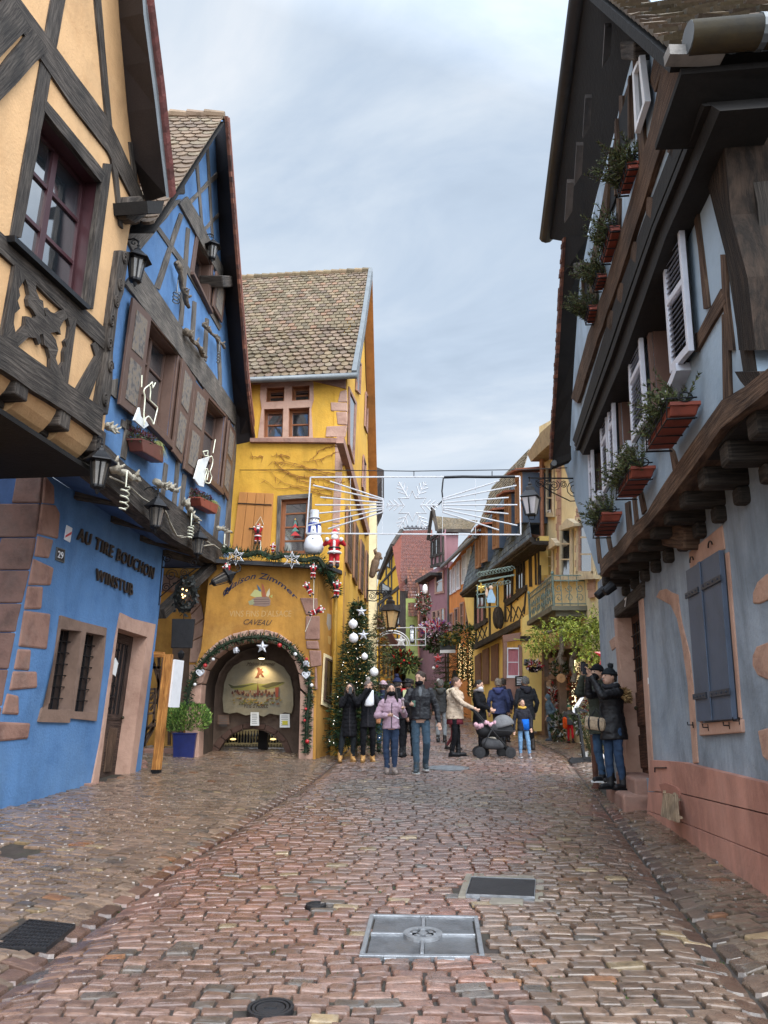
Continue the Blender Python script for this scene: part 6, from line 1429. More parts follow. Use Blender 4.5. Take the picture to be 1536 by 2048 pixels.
bracket_lantern(t, LB, (1059, 955), 12.9/1500*.58, [(1062, 956), (1170, 957)], OPAL)
# rusty bollard
p = gpt((1193, 1577)); t = T('bollard', 'slim rusty iron bollard by the house steps', 'bollard', p); m = M(); m.lathe([(.075, 0), (.075, .03), (.06, .035), (.058, .05), (.045, .06), (.043, .93), (.05, .94), (.05, .97), (.043, .98), (.042, 1.06)], p, 12); m.build('post', surf('rusty_iron', (.10, .04, .025), .8, .25, 6, .3, 30), t); m = M(); m.ell(p+V((0, 0, 1.09)), (.045, .045, .05), 10, 6); m.build('knob', surf('worn_knob', (.3, .17, .12), .6, .2, 8, .1), t); m = M()
for z_ in (.80, .86): m.lathe([(.046, z_), (.046, z_+.02)], p, 12)
m.build('bands', ZINC, t)
# houses up the street
z6 = lambda *p: zc(Z6, p); z7 = lambda *p: zc(Z7, p)
def facade(W, pts, mat, parent, name='wall', th=.3, o=0, Z=Z6):
 m = M(); m.wprism(W, pts, o-th, o, Z); return m.build(name, mat, parent)
def flatwin(W, r, parent, frame, pane=None, o=.02, Z=Z6, fw=.14, nx=2, ny=3, name='window', sill=True):
 if len(r) == 5: x0, y0, x1, y1, sk = r; r = [(x0, y0+sk), (x1, y0), (x1, y1), (x0, y1+sk*.6)]
 Q = wq(W, r, o, Z); m = M()
 for a in ((-fw, 0, -.05, 1.06), (1, 1+fw, -.05, 1.06), (0, 1, 1, 1.06), (-fw*1.4, 1+fw*1.4, -.1, -.0)): m.qbox(Q, *a, 0, .06)
 for i in range(1, nx): m.qbox(Q, i/nx-.04, i/nx+.04, 0, 1, 0, .035)
 for j in range(1, ny): m.qbox(Q, 0, 1, j/ny-.015, j/ny+.015, 0, .03)
 f = m.build(name, frame, parent); m = M(); m.qbox(Q, 0, 1, 0, 1, -.0, .015); m.build('pane', pane or GLASS, f); return f
def vshut(W, r, parent, mat, o=.03, Z=Z6):
 Q = wq(W, r, o, Z); m = M(); m.qbox(Q, 0, 1, 0, 1, 0, .05)
 for k in range(2): m.qbox(Q, .15, .85, .06+k*.47, .46+k*.47, .05, .062)
 return m.build('shutter', mat, parent)
# cream stone house with the balcony
CR = Wall(5.35, 18, 0, 1, -1)
ch = T('stone_house', 'cream stone house with carved window heads and iron balcony', 'house', (5.6, 21, .7))
facade(CR, [(1122, -120), (1122, 1640), (1640, 1640), (1640, -400)], SANDY, ch)
CST = surf('carved_cream_stone', (.60, .50, .34), .9, .1, 4, .4, 20, c2=(.42, .34, .24))
for r in ((1166, 95, 1196, 320, 0), (1166, 500, 1192, 640, 0), (1240, 400, 1288, 640, 0), (1330, 360, 1400, 620, 0)):
 flatwin(CR, r, ch, CST, nx=1, ny=3)
m = M()
for x0, y0, x1, y1 in ((1212, 40, 1226, 640), (1310, 300, 1330, 640), (1128, 40, 1140, 640), (1372, 640, 1400, 760)):
 n = int((y1-y0)/36)
 for i in range(n):
  yy = y0+(y1-y0)*i/n; m.wprism(CR, [(x0-(i % 2)*5, yy), (x1, yy-4), (x1, yy+(y1-y0)/n-6), (x0-(i % 2)*5, yy+(y1-y0)/n-2)], 0, .06, Z6)
m.each('corner_stone', SANDP, ch)
m = M()
for x0, x1, y in ((1222, 1302, 385), (1158, 1204, 485), (1320, 1400, 300)):
 m.wprism(CR, [(x0, y+12), ((x0+x1)/2, y-34), (x1, y-10), (x1, y+4), (x0, y+28)], 0, .22, Z6)
m.wprism(CR, [(1122, 655), (1400, 640), (1400, 660), (1122, 675)], 0, .16, Z6); m.wprism(CR, [(1122, -20), (1200, -90), (1200, -70), (1122, 4)], 0, .4, Z6); m.each('cornice', CST, ch)
Q = wq(CR, z6((1160, 310), (1185, 305), (1185, 335), (1160, 340)), .01); m = M(); m.qbox(Q, 0, 1, 0, 1, 0, .03); pl = m.build('street_plate', WHITE, ch); m = M(); lettering(m, Quad(Q.p(.2, .8), Q.p(.8, .8), Q.p(.8, .2), Q.p(.2, .2), Q.n), '35', .031, .005, bold=.02); m.build('numerals', IRON, pl)
m = M(); m.wprism(CR, [(1060, 20), (1130, -90), (1210, -160), (1210, -60), (1130, 10), (1080, 60)], -1.5, .5, Z6); m.build('roof', surf('grey_tiles', lin(150, 130, 100), .9, .2, 6, .4), ch)
m = M(); pts = [CR.px((1083, 868), .25), CR.px((1084, 1000), .2), CR.px((1085, 1165), .2)]; m.tube(pts, .07, 8); m.tube([CR.px((1046, 1052), .6), CR.px((1050, 1066), .5), CR.px((1066, 1072), .4), CR.px((1083, 1074), .2)], .06, 8); m.build('downpipe', COPPER, ch)
# balcony
BG = surf('verdigris_iron', (.15, .20, .175), .6, .2, 8, .2, 40, metal=.2); bx, by0, by1, bz, bt2 = 4.5, 19.8, 23.2, 4.28, 5.1
m = M(); m.prism([V((bx-.08, by0-.08, bz)), V((5.4, by0-.08, bz)), V((5.4, by1+.1, bz)), V((bx-.08, by1+.1, bz))], (0, 0, -.12)); m.prism([V((bx+.05, by0+.08, bz-.12)), V((5.4, by0+.05, bz-.12)), V((5.4, by1, bz-.12)), V((bx+.05, by1, bz-.12))], (0, 0, -.14)); bal = m.build('balcony', surf('mossy_slab', (.16, .15, .11), .9, .2, 3, .4, 15), ch)
m = M(); a, b_, c_ = V((5.35, by0, 0)), V((bx, by0, 0)), V((bx, by1, 0))
for p, q_ in ((a, b_), (b_, c_)):
 for z_ in (bz+.06, bt2, bt2-.14): m.bar(p+V((0, 0, z_)), q_+V((0, 0, z_)), .03)
 n = int((q_-p).length/.2)
 for i in range(n+1): 
  r = p.lerp(q_, i/n); m.bar(r+V((0, 0, bz)), r+V((0, 0, bt2)), .018)
 n2 = int((q_-p).length/.28); d_ = (q_-p).normalized()
 for i in range(n2):
  r = p.lerp(q_, (i+.5)/n2)
  for zz, s in ((.22, 1), (.48, -1)): m.tube([r+d_*.10*(1-k/16)*math.cos(k*.6*s)+V((0, 0, bz+zz+.12*(1-k/16)*math.sin(k*.6*s))) for k in range(14)], .011, 4)
for p in (b_, c_): m.lathe([(.03, bz), (.03, bt2), (.05, bt2+.05), (.02, bt2+.12)], p, 6)
m.build('railing', BG, bal)
# ground floor shop under the wisteria
m = M()
for x0, y0, x1, y1 in ((1108, 250, 1150, 690), (1172, 300, 1196, 690), (1210, 300, 1228, 640)): m.wprism(CR, [(x0, y0), (x1, y0-8), (x1, y1), (x0, y1)], -.1, .22, Z7)
m.wprism(CR, [(1108, 240), (1330, 200), (1330, 236), (1108, 268)], -.1, .3, Z7); m.wprism(CR, [(1150, 395), (1215, 380), (1215, 400), (1150, 415)], -.1, .3, Z7); m.each('shop_post', surf('weathered_stone_posts', (.27, .18, .13), .95, .2, 3, .5, 15, c2=(.16, .11, .08)), ch)
m = M(); m.wprism(CR, [(1150, 270), (1330, 240), (1330, 640), (1150, 690)], 0, .02, Z7); m.build('shop_recess', surf('dim_shop', (.05, .035, .026), .9, .3, 4, .2), ch)
m = M(); m.wprism(CR, [(1288, 315), (1340, 300), (1340, 560), (1296, 560)], .02, .10, Z7); m.build('shop_window', emitm('lit_window', (.62, .5, .26), .55), ch); m = M(); m.wprism(CR, [(1284, 310), (1294, 308), (1302, 570), (1292, 572)], .02, .16, Z7); m.build('light_strip', emitm('light_strip', (1, .88, .55), 1.6), ch)
def one(m, name, mat, lab, cat, group=None, **k): return tag(m.build(name, mat, **k), lab, cat, group)
RED = surf('glossy_red', lin(170, 30, 34), .35, .1, 8, 0, spec=.6); WHB = surf('pearl_white', (.74, .72, .72), .3, .05, 8, 0, spec=.6)
def star_mesh(m, c, W, r, k=.42, th=.04, n=5):
 u, n_ = W.d, W.n; pts = []
 for i in range(2*n):
  a = math.pi/2+i*math.pi/n; q = r if i % 2 == 0 else r*k; pts.append(c+u*q*math.cos(a)+V((0, 0, q*math.sin(a))))
 f, b_ = c+n_*th, c-n_*th
 return m.add(pts+[f, b_], [(i, (i+1) % (2*n), 2*n) for i in range(2*n)]+[((i+1) % (2*n), i, 2*n+1) for i in range(2*n)])
FR = Wall(0, 18, 1, 0)
def fp(p, y): return Wall(0, y, 1, 0).px(p)
m = M(); c = fp(z7((1462, 285))[0], 16.5); star_mesh(m, c, FR, .26); one(m, 'star_ornament', RED, 'large red star hanging in the wisteria at the corner of the grey-blue house', 'star ornament')
DISC = surf('sliced_log', (.42, .25, .14), .8, .2, 10, .2, 30)
for i, (x, y) in enumerate(((1234, 400), (1358, 372), (1180, 430))):
 m = M(); c = fp(z7((x, y))[0], 5.35*1478/(640+x/2.56-768)-.4); m.lathe([(.13, -.02), (.13, .02)], c, 14, Matrix.Rotation(math.pi/2, 3, 'X')); one(m, 'log_slice', DISC, ('round log slice ornament left of the lit shop window', 'round log slice ornament over the lit shop window', 'round log slice ornament beside the shop post')[i], 'ornament', 'log slices hung at the shop')
for i, (x, y, mt, lab) in enumerate(((1225, 350, 0, 'bushy dark wreath with white bows on the shop post'), (1370, 330, 1, 'wreath of orange and dark berries above the lit shop window'), (1320, 425, 1, 'small berry wreath low on the lit shop window'))):
 t = T('wreath', lab, 'wreath', fp(z7((x, y))[0], 5.35*1478/(640+x/2.56-768)-.35), 'wreaths on the stone shop'); m = M(); c = V(t.location)
 for k in range(260): a = R_(0, 6.28); m.leaf(c+V((.2*math.cos(a), R_(-.1, .05), .2*math.sin(a)))+V((R_(-.08, .08), 0, R_(-.08, .08))), (R_(-1, 1), R_(-1, .2), R_(-1, 1)), .1, .04, mul(rnd.choice(GREEN+([lin(150, 70, 40)]*3 if mt else [lin(190, 190, 185)])), R_(.4, 1)))
 m.build('foliage', NEED, t)
# wisteria in yellow-green leaf
LIME = [lin(150, 160, 60), lin(170, 175, 70), lin(130, 145, 55), lin(180, 185, 95), lin(95, 110, 45)]
def clump(lab, centres, n, stem):
 t = T('wisteria', lab, 'climbing plant', centres[0][0], 'wisteria on the stone house'); m = M()
 for c, r in centres:
  for i in range(int(n*r[0]*r[2]*26)):
   d = V((R_(-1, 1), R_(-1, 1), R_(-1, 1)))
   if d.length > 1 or noise.noise((c+d)*2.3) < -.18: continue
   p = c+V((d.x*r[0], d.y*r[1], d.z*r[2])); dr_ = V((R_(-1, 1), R_(-1, .3), R_(-1.6, .1))).normalized()
   for k in range(9): m.leaf(p+dr_*.03*k, dr_+V((R_(-1, 1), R_(-1, 1), R_(-.3, .3))), R_(.06, .10), .032, mul(LIME[rnd.randrange(5)], R_(.5, 1.3)))
 m.build('leaves', NEED, t); m = M()
 for P_ in stem: m.tube([p+V((R_(-.05, .05), 0, 0)) for p in resamp(P_, 10)], [.07*(1-.05*i) for i in range(10)], 6)
 m.build('stem', VINE, t)
C_ = lambda x, y, yy: fp(z7((x, y))[0], yy)
clump('nearer yellow-green wisteria beside the grey-blue house corner', [(C_(1410, 180, 17.8), (.55, .5, .55)), (C_(1340, 140, 18.2), (.6, .5, .35)), (C_(1400, 290, 17.6), (.42, .4, .45)), (C_(1440, 100, 17.6), (.4, .4, .45)), (C_(1300, 120, 18.4), (.4, .4, .2))], 42, [[C_(1300, 420, 18.8), C_(1290, 300, 18.8), C_(1320, 200, 18.4), C_(1400, 150, 18)]])
clump('darker green wisteria hanging below the iron balcony', [(C_(1140, 200, 19.6), (.5, .5, .38)), (C_(1200, 140, 19.4), (.6, .5, .3)), (C_(1110, 240, 19.8), (.3, .4, .25)), (C_(1250, 110, 19.2), (.4, .4, .2))], 36, [[C_(1240, 330, 19.2), C_(1230, 220, 19.2), C_(1250, 140, 19.3), C_(1150, 170, 19.5)]])
# timbered house with slate dormers
TH_ = Wall(4.95, 24.5, -.119, 1, -1); TL = Wall(5.2, 24.5, -.119, 1, -1); YT2 = surf('straw_plaster', (.84, .60, .20), .9, .08, 2, .1, 30)
th = T('dormered_house', 'yellow timber-framed house with slate roof full of dormers', 'house', (4.7, 29, .9))
facade(TH_, [(735, 735), (1125, 440), (1125, 640), (1078, 852), (780, 1012)], YT2, th)
m = M(); k = lambda pr, **kw: m.beam(TH_, pr, Z=Z6, seg=.8, **kw)
k([((775, 1000), (782, 1022)), ((1075, 838), (1080, 872))], o1=.12); k([((920, 570), (925, 600)), ((1040, 480), (1044, 505))], o1=.1); k([((950, 775), (952, 800)), ((1050, 690), (1052, 720))], o1=.08); k([((785, 905), (788, 925)), ((850, 860), (852, 882))], o1=.08)
for x0, y0, x1, y1, w in ((1065, 470, 1070, 700, 14), (1095, 450, 1100, 690, 8), (1000, 540, 1004, 770, 8), (940, 590, 944, 880, 9), (900, 700, 904, 900, 12), (860, 660, 864, 960, 9), (790, 750, 793, 1000, 9), (1050, 700, 1040, 840, 6), (975, 770, 972, 880, 6), (1112, 450, 1114, 690, 8)): k([((x0, y0), (x0+w, y0)), ((x1, y1), (x1+w, y1))])
for xa in (955, 985, 1015, 800, 825): k([((xa, 880 if xa > 900 else 985), (xa+5, 880 if xa > 900 else 985)), ((xa+26, 800 if xa > 900 else 905), (xa+31, 800 if xa > 900 else 905))], o1=.015); k([((xa, 805 if xa > 900 else 910), (xa+5, 805 if xa > 900 else 910)), ((xa+26, 860 if xa > 900 else 965), (xa+31, 860 if xa > 900 else 965))], o1=.012)
m.each('timber', OAK, th)
for r in ((1014, 548, 1044, 704, 14), (952, 602, 984, 756, 14), (800, 715, 842, 880, 18)): flatwin(TH_, r, th, OAK, nx=2, ny=2)
m = M()
for x in (905, 920): m.ell(TH_.px(z6((x, 860))[0], .18), (.16, .14, .42), 8, 6)
m.build('carved_brackets', OAK, th)
facade(TL, [(772, 520), (784, 1012), (1060, 870), (1112, 820), (1120, 1420), (775, 1480)], YT2, th, 'lower_wall')
TN = Wall(4.9, 24.3, 1, .0); facade(TN, [(1035, 860), (1135, 800), (1135, 1440), (1035, 1440)], YT2, th, 'end_wall')
for r in ([(797, 290), (826, 270), (826, 445), (799, 448)], [(836, 258), (866, 244), (866, 430), (837, 432)], [(880, 238), (914, 222), (914, 412), (881, 416)]): vshut(TL, r, th, surf('dull_red_shutter', (.21, .11, .075), .7, .12, 4, .1, 30), Z=Z7)
CURT = surf('pink_curtain', (.42, .15, .17), .8, .2, 18, .2, stretch=(6, 6, .3)); flatwin(TN, (962, 252, 1014, 386, 0), th, WHITE, CURT, nx=1, ny=2, Z=Z7, fw=.1)
m = M(); m.wprism(TN, [(936, 180), (1030, 165), (1022, 205), (940, 215)], -.1, .12, Z7); m.wprism(TN, [(1018, 230), (1034, 230), (1036, 400), (1020, 400)], -.1, .1, Z7); m.wprism(TN, [(940, 215), (958, 215), (956, 400), (940, 400)], -.1, .1, Z7); m.wprism(TN, [(940, 400), (1034, 395), (1034, 520), (940, 525)], -.1, .05, Z7); m.each('corner_stone', SAND, th)
m = M(); m.wprism(TN, [(1046, 302), (1090, 304), (1089, 330), (1045, 330)], 0, .04, Z7); m.build('plaque', ZINC, th); m = M(); m.wprism(TN, [(1025, 185), (1078, 183), (1078, 208), (1026, 210)], 0, .06, Z7); m.build('sign_board', OAK, th)
e0, e1 = TH_.px(z6((725, 735))[0], .55), TH_.px(z6((1085, 455))[0], .55); u0, u1 = TH_.px(z6((800, 430))[0], -.5), TH_.px(z6((1040, 110))[0], -.5); SL = [lin(96, 108, 120), lin(84, 94, 106), lin(110, 120, 128)]
m = M(); tiles(m, u0, u1, e1, e0, 12, 40, SL, .02, round_=False); rf = m.build('roof', TILE, th)
r0, r1 = TH_.px(z6((880, 190))[0], -2.5), TH_.px(z6((1075, -10))[0], -2.5); m = M(); tiles(m, r0, r1, u1, u0, 9, 34, MOSSY, .03, round_=False); m.build('upper_tiles', TILE, rf)
m = M(); qd = [e0-V((0, 0, .05)), e1-V((0, 0, .05)), e1+TH_.n*-.7-V((0, 0, .05)), e0+TH_.n*-.7-V((0, 0, .05))]; m.hexa(qd, [p-V((0, 0, .12)) for p in qd]); m.tube([e0+V((0, 0, -.02)), e1+V((0, 0, -.02))], .09, 8); m.build('eaves', OAK, rf)
DB = surf('dormer_wood', (.30, .14, .06), .7, .15, 4, .1, 30); TD = Wall(4.95-.3, 24.5, -.119, 1, -1)
for i, (x, y0, y1, w) in enumerate(((1000, 120, 380, 15), (945, 230, 440, 14), (884, 320, 510, 14), (826, 395, 580, 13), (795, 440, 610, 11))):
 t = T('dormer', 'x', 'dormer', TD.px(z6((x, y1))[0])); del t['category'], t['label']; t.parent = th; t.location = V(t.location)-OFF[th.name]; OFF[t.name] = OFF[th.name]+V(t.location)
 Q = wq(TD, [(x, y0+8), (x+w+12, y0-8), (x+w+12, y1-10), (x, y1)], .3, Z6)
 m = M(); m.qbox(Q, 0, 1, 0, 1, -1.3, -.06); m.build('cheek', SLATEP, t); m = M()
 for a_ in ((0, .2, 0, 1), (.8, 1, 0, 1), (.2, .8, 0, .08), (.2, .8, .86, 1), (.46, .54, .08, .86)): m.qbox(Q, *a_, -.06, .02)
 m.build('window_frame', DB, t); m = M(); m.qbox(Q, .2, .8, .08, .86, -.05, -.03); m.build('pane', GLASS, t)
 m = M(); A_ = [Q.p(-.3, 1, .25), Q.p(1.3, 1, .25), Q.p(1.2, 1.12, -1.3), Q.p(-.2, 1.12, -1.3)]; m.hexa(A_, [p+V((0, 0, .07)) for p in A_]); m.build('dormer_roof', surf('rust_tiles', lin(135, 80, 58), .9, .2, 6, .3), t)
# wrought sign with a star and a winged figure
t = T('shop_sign', 'wrought iron shop sign with gilt star and pale blue winged figure', 'hanging sign', fp((975, 1180), 23)); P_ = lambda x, y: fp(z6((x, y))[0], 23)
m = M(); m.bar(P_(812, 672), P_(995, 640), .05)
for i in range(11): c = P_(820+i*16, 660-i*3); m.tube([c+V((.11*(1-j/14)*math.cos(j*.7), 0, .13+.11*(1-j/14)*math.sin(j*.7))) for j in range(11)], .014, 4)
for i in range(8): c = P_(835+i*18, 700-i*3); m.tube([c+V((.10*(1-j/14)*math.cos(j*.7), 0, .09*(1-j/14)*math.sin(j*.7))) for j in range(11)], .012, 4)
for x0, y0, x1, y1 in ((806, 690, 806, 810), (846, 685, 848, 805), (806, 808, 910, 800), (908, 690, 910, 800), (800, 740, 846, 735)): m.bar(P_(x0, y0), P_(x1, y1), .035)
m.build('iron_bracket', BG, t); m = M(); star_mesh(m, P_(825, 708), FR, .20, n=6); m.build('gilt_star', surf('gilt', (.62, .44, .12), .4, .1, 8, 0, metal=.6), t)
m = M(); A_ = [fp(q_, 22.9) for q_ in z6((868, 715), (882, 715), (890, 735), (900, 760), (896, 782), (858, 782), (852, 760), (862, 735))]; m.prism(A_, (0, .06, 0)); m.build('blue_robe', surf('pale_blue', (.30, .46, .62), .6, .1, 8, 0), t); m = M(); m.ell(P_(875, 706), .075, 8, 6); A_ = [fp(q_, 22.9) for q_ in z6((852, 700), (862, 725), (858, 760), (846, 735))]; m.prism(A_, (0, .04, 0)); m.build('wings_and_head', surf('pale_skin', (.6, .42, .3), .6, .1, 8, 0), t)
# orange house
OR = Wall(4.1, 35, -.02, 1, -1); ORG = surf('orange_plaster', (.70, .26, .06), .9, .08, 2, .1, 30)
orh = T('orange_house', 'bright orange plastered house with rows of narrow windows', 'house', (4.2, 40, 1.3))
facade(OR, [(655, 610), (785, 440), (785, 1400), (655, 1360)], ORG, orh)
for r in ((664, 618, 676, 728, 10), (684, 596, 696, 715, 10), (704, 572, 718, 700, 10), (732, 535, 750, 668, 12), (757, 505, 774, 640, 12), (668, 838, 680, 945, 6), (693, 812, 708, 930, 6), (722, 785, 736, 908, 6), (752, 775, 770, 900, 6)): flatwin(OR, r, orh, WHITE if r[1] < 740 else SANDP, surf('lace_curtain', (.5, .5, .5), .6, .1, 9, 0) if r[1] < 740 else None, nx=1, ny=2)
e0, e1 = OR.px(z6((622, 600))[0], .6), OR.px(z6((795, 440))[0], .6); m = M(); tiles(m, OR.px(z6((735, 470))[0], -3), OR.px(z6((840, 350))[0], -3), e1, e0, 14, 40, [lin(120, 105, 85), lin(100, 88, 72), lin(135, 115, 90)], .03, round_=False); m.build('roof', TILE, orh)
m = M(); m.tube([e0, e1], .1, 8); m.tube([OR.px(z6((657, 605))[0], .25), OR.px(z6((655, 1250))[0], .25)], .07, 6); m.build('gutter', ZINC, orh)
m = M(); m.wprism(OR, [(672, 1180), (680, 1130), (690, 1125), (700, 1150), (702, 1290), (672, 1290)], 0, .03, Z6); m.build('doorway', DARK, orh)
# mauve house
MV = Wall(3.9, 46, -.2, 1, -1); MVP = surf('mauve_plaster', (.285, .15, .165), .9, .08, 2, .1, 30)
mh = T('mauve_house', 'mauve house with a timbered gable under a mossy roof', 'house', (3.4, 49, 1.6))
facade(MV, [(496, 660), (656, 570), (656, 1380), (496, 1380)], MVP, mh)
for r in ((596, 622, 630, 722, 10), (578, 826, 594, 884, 4), (602, 820, 616, 878, 4), (622, 812, 638, 872, 4), (528, 855, 548, 900, 4), (532, 680, 552, 780, 6)): flatwin(MV, r, mh, SANDP, nx=1, ny=2)
MG = Wall(3.35, 45.5, -.2, 1, -1); facade(MG, [(564, 448), (624, 405), (630, 600), (566, 600)], MVP, mh, 'gable_wall', .25); facade(Wall(3.6, 45.2, 1, 0), [(622, 410), (710, 405), (705, 520), (630, 590)], MVP, mh, 'gable_side', .25)
m = M(); k = lambda pr, **kw: m.beam(MG, pr, Z=Z6, seg=2, **kw)
for x in (566, 584, 606, 622): k([((x, 440), (x+5, 440)), ((x+1, 598), (x+7, 598))], o1=.06)
k([((560, 452), (560, 466)), ((628, 402), (628, 418))], o1=.08); k([((563, 545), (563, 556)), ((628, 520), (628, 532))], o1=.07); k([((563, 590), (563, 604)), ((632, 570), (632, 590))], o1=.08); m.build('timbers', OAK, mh)
for r in ((571, 470, 582, 540, 6), (591, 455, 603, 530, 6)): flatwin(MG, r, mh, OAK, nx=1, ny=2)
m = M(); W_ = Wall(3.0, 45.0, 1, 0); a = [W_.px(z6(p)[0]) for p in ((598, 412), (772, 415))]; c = [p+V((0, 2.2, 0)) for p in (Wall(3, 47, 1, 0).px(z6((578, 292))[0]), Wall(3, 47, 1, 0).px(z6((830, 318))[0]))]; tiles(m, c[0], c[1], a[1], a[0], 14, 30, MOSSY, .03, round_=False); m.build('roof', TILE, mh)
m = M(); v0 = MG.px(z6((577, 285))[0], .4); m.bar(v0, MG.px(z6((553, 460))[0], .4), .18); m.bar(v0, a[0], .18); m.bar(a[0], a[1], .2); m.wprism(MV, [(485, 668), (560, 625), (566, 640), (490, 688)], 0, .6, Z6); m.build('verge_boards', OAK, mh)
# pale green sliver and small tiled roof
gh = T('green_house', 'narrow pale green house squeezed beside the mauve house', 'house', fp((828, 1380), 50)); W_ = Wall(2, 52, 1, 0); facade(W_, [(440, 760), (505, 760), (505, 1380), (440, 1380)], surf('lime_plaster', (.36, .41, .13), .9, .1, 2, .1), gh)
m = M(); tiles(m, fp(z6((446, 600))[0], 55), fp(z6((552, 602))[0], 55), fp(z6((560, 850))[0], 51), fp(z6((452, 852))[0], 51), 16, 12, [mul(q, .6) for q in REDT], .03, round_=False); m.build('roof', TILE, gh); m = M(); m.tube([fp(z6((494, 680))[0], 50.5), fp(z6((506, 700))[0], 50.5), fp(z6((506, 1250))[0], 50.5)], .08, 6); m.build('downpipe', COPPER, gh)
flatwin(W_, (462, 900, 480, 980, 0), gh, OAK, nx=1, ny=2)
# yellow timber house with the red roof at the bend
YT = Wall(1.75, 54, -.20, 1, -1); yt = T('gabled_house', 'yellow and black timbered gable house with bright red roof at the bend', 'house', (1.4, 58, 1.9)); YP = surf('bright_yellow_plaster', (.72, .40, .035), .9, .06, 2, .1)
facade(YT, [(276, 800), (300, 660), (345, 540), (372, 490), (408, 720), (445, 725), (445, 1340), (276, 1320)], YP, yt)
m = M(); k = lambda pr, **kw: m.beam(YT, pr, Z=Z6, seg=3, **kw)
for p in ([((318, 610), (318, 622)), ((374, 520), (374, 534))], [((300, 690), (300, 702)), ((390, 585), (390, 599))], [((285, 790), (285, 805)), ((440, 660), (440, 680))], [((278, 860), (278, 872)), ((445, 770), (445, 786))], [((278, 960), (278, 972)), ((445, 900), (445, 916))]): k(p, o1=.07)
for x, y0, y1 in ((335, 570, 660), (362, 520, 720), (300, 700, 830), (322, 680, 1080), (345, 640, 1080), (392, 700, 1060), (412, 715, 1060), (432, 725, 1060), (290, 800, 1060)): k([((x, y0), (x+7, y0)), ((x, y1), (x+7, y1))])
k([((345, 700), (355, 700)), ((300, 830), (310, 830))]); k([((395, 800), (405, 800)), ((430, 940), (440, 940))]); k([((408, 720), (440, 720)), ((412, 1100), (440, 1100))], o0=0, o1=.2); m.each('timber', OAK, yt)
for r in ((334, 565, 356, 600, -14), (318, 705, 358, 745, -24), (318, 830, 332, 890, -4), (384, 810, 408, 890, -8), (350, 840, 362, 920, -6), (288, 930, 300, 1010, -4), (318, 960, 332, 1030, -4), (384, 970, 406, 1040, -4)): flatwin(YT, r, yt, OAK, nx=1, ny=2)
W_ = Wall(2, 54, 1, 0); m = M(); e0, e1 = W_.px(z6((408, 722))[0]), W_.px(z6((585, 722))[0]); rt0 = Wall(2, 60, 1, 0).px(z6((420, 412))[0]); rt1 = Wall(2, 60, 1, 0).px(z6((575, 408))[0]); knee = Wall(2, 58.5, 1, 0).px(z6((370, 490))[0]); tiles(m, rt0, rt1, e1, e0, 44, 46, [lin(112, 58, 44), lin(104, 53, 41), lin(118, 64, 48), lin(96, 50, 38)], .02, round_=False); n0 = len(m.f); m.add([rt0, knee, e0], [(0, 1, 2)], lin(108, 56, 43)); m.build('roof', TILE, yt)
m = M(); m.bar(rt0, knee, .3); m.bar(knee, Wall(2, 60, 1, 0).px(z6((300, 660))[0]), .3); m.bar(knee, Wall(2, 62, 1, 0).px(z6((345, 540))[0]), .3); m.build('verge_boards', OAK, yt)
m = M()
for x in (285, 350, 420): m.wprism(YT, [(x, 1110), (x+8, 1090), (x+20, 1090), (x+26, 1110), (x+26, 1250), (x, 1250)], 0, .05, Z6)
m.build('doorways', DARK, yt)
# pigeons on its ridge and the others
for i, x in enumerate((440, 462, 483, 505, 528, 545)):
 p = Wall(2, 60, 1, 0).px(z6((x, 408))[0]); m = M(); m.ell(p+V((0, 0, .14)), (.22, .12, .13), 8, 6); m.ell(p+V((.16, 0, .30)), (.08, .07, .09), 6, 5); m.spine(p+V((-.1, 0, .15)), (-1, 0, .1), .3, .14); one(m, 'pigeon', surf('pigeon_grey', (.1, .1, .11), .8, .1, 5, 0), 'one of the grey pigeons sitting along the bright red roof ridge', 'pigeon', 'pigeons on the red roof ridge', smooth=True)
# left side behind the yellow house
clh = T('plain_house', 'plain cream house mostly hidden behind the tall yellow house', 'house', (-1, 33, 1)); W_ = Wall(-.5, 30.2, 1, 0)
facade(W_, [(690, 940), (752, 960), (751, 1460), (690, 1460)], SANDY, clh, 'wall', 6, Z=(0, 0, 1)); m = M(); m.wprism(W_, [(730, 925), (768, 940), (764, 955), (750, 985), (730, 990)], -6, .3, (0, 0, 1)); m.build('eaves', surf('dark_eaves', (.05, .035, .03)), clh)
LH = Wall(-.2, 38, .06, 1, 1); lh = T('painted_house', 'yellow painted house on the left at the far end of the street', 'house', (-.4, 48, 1.6)); m = M(); m.prism([LH.at(0, 0), LH.at(24, 0), LH.at(24, 5.6), LH.at(0, 5.6)], LH.n*-.3); m.build('wall', YP, lh)
for a_ in (2, 6, 10, 15):
 Q = Quad(LH.at(a_, 5.0, .02), LH.at(a_+1.2, 5.0, .02), LH.at(a_+1.2, 3.7, .02), LH.at(a_, 3.7, .02), LH.n); m = M(); m.qbox(Q, -.1, 1.1, -.1, 1.1, 0, .06); f = m.build('window', OAK, lh); m = M(); m.qbox(Q, .05, .95, .05, .95, .06, .07); m.build('pane', GLASS, f)
m = M(); qd = [LH.at(-.3, 5.6, .5), LH.at(24, 5.6, .5), LH.at(24, 8.5, -3), LH.at(-.3, 8.5, -3)]; m.hexa(qd, [p+V((0, 0, .1)) for p in qd]); m.build('roof', surf('roof_red', lin(130, 80, 66)), lh)
EH = Wall(0, 75, 1, 0); eh = T('end_house', 'far amber house closing the street behind the crowd', 'house', (2, 76, 2.5)); m = M(); m.prism([V((-4, 75, 0)), V((7, 75, 0)), V((7, 75, 9)), V((1.5, 75, 14)), V((-4, 75, 9))], (0, .5, 0)); m.build('wall', surf('amber_far', (.5, .3, .07), .9, .1, 2, .1), eh)
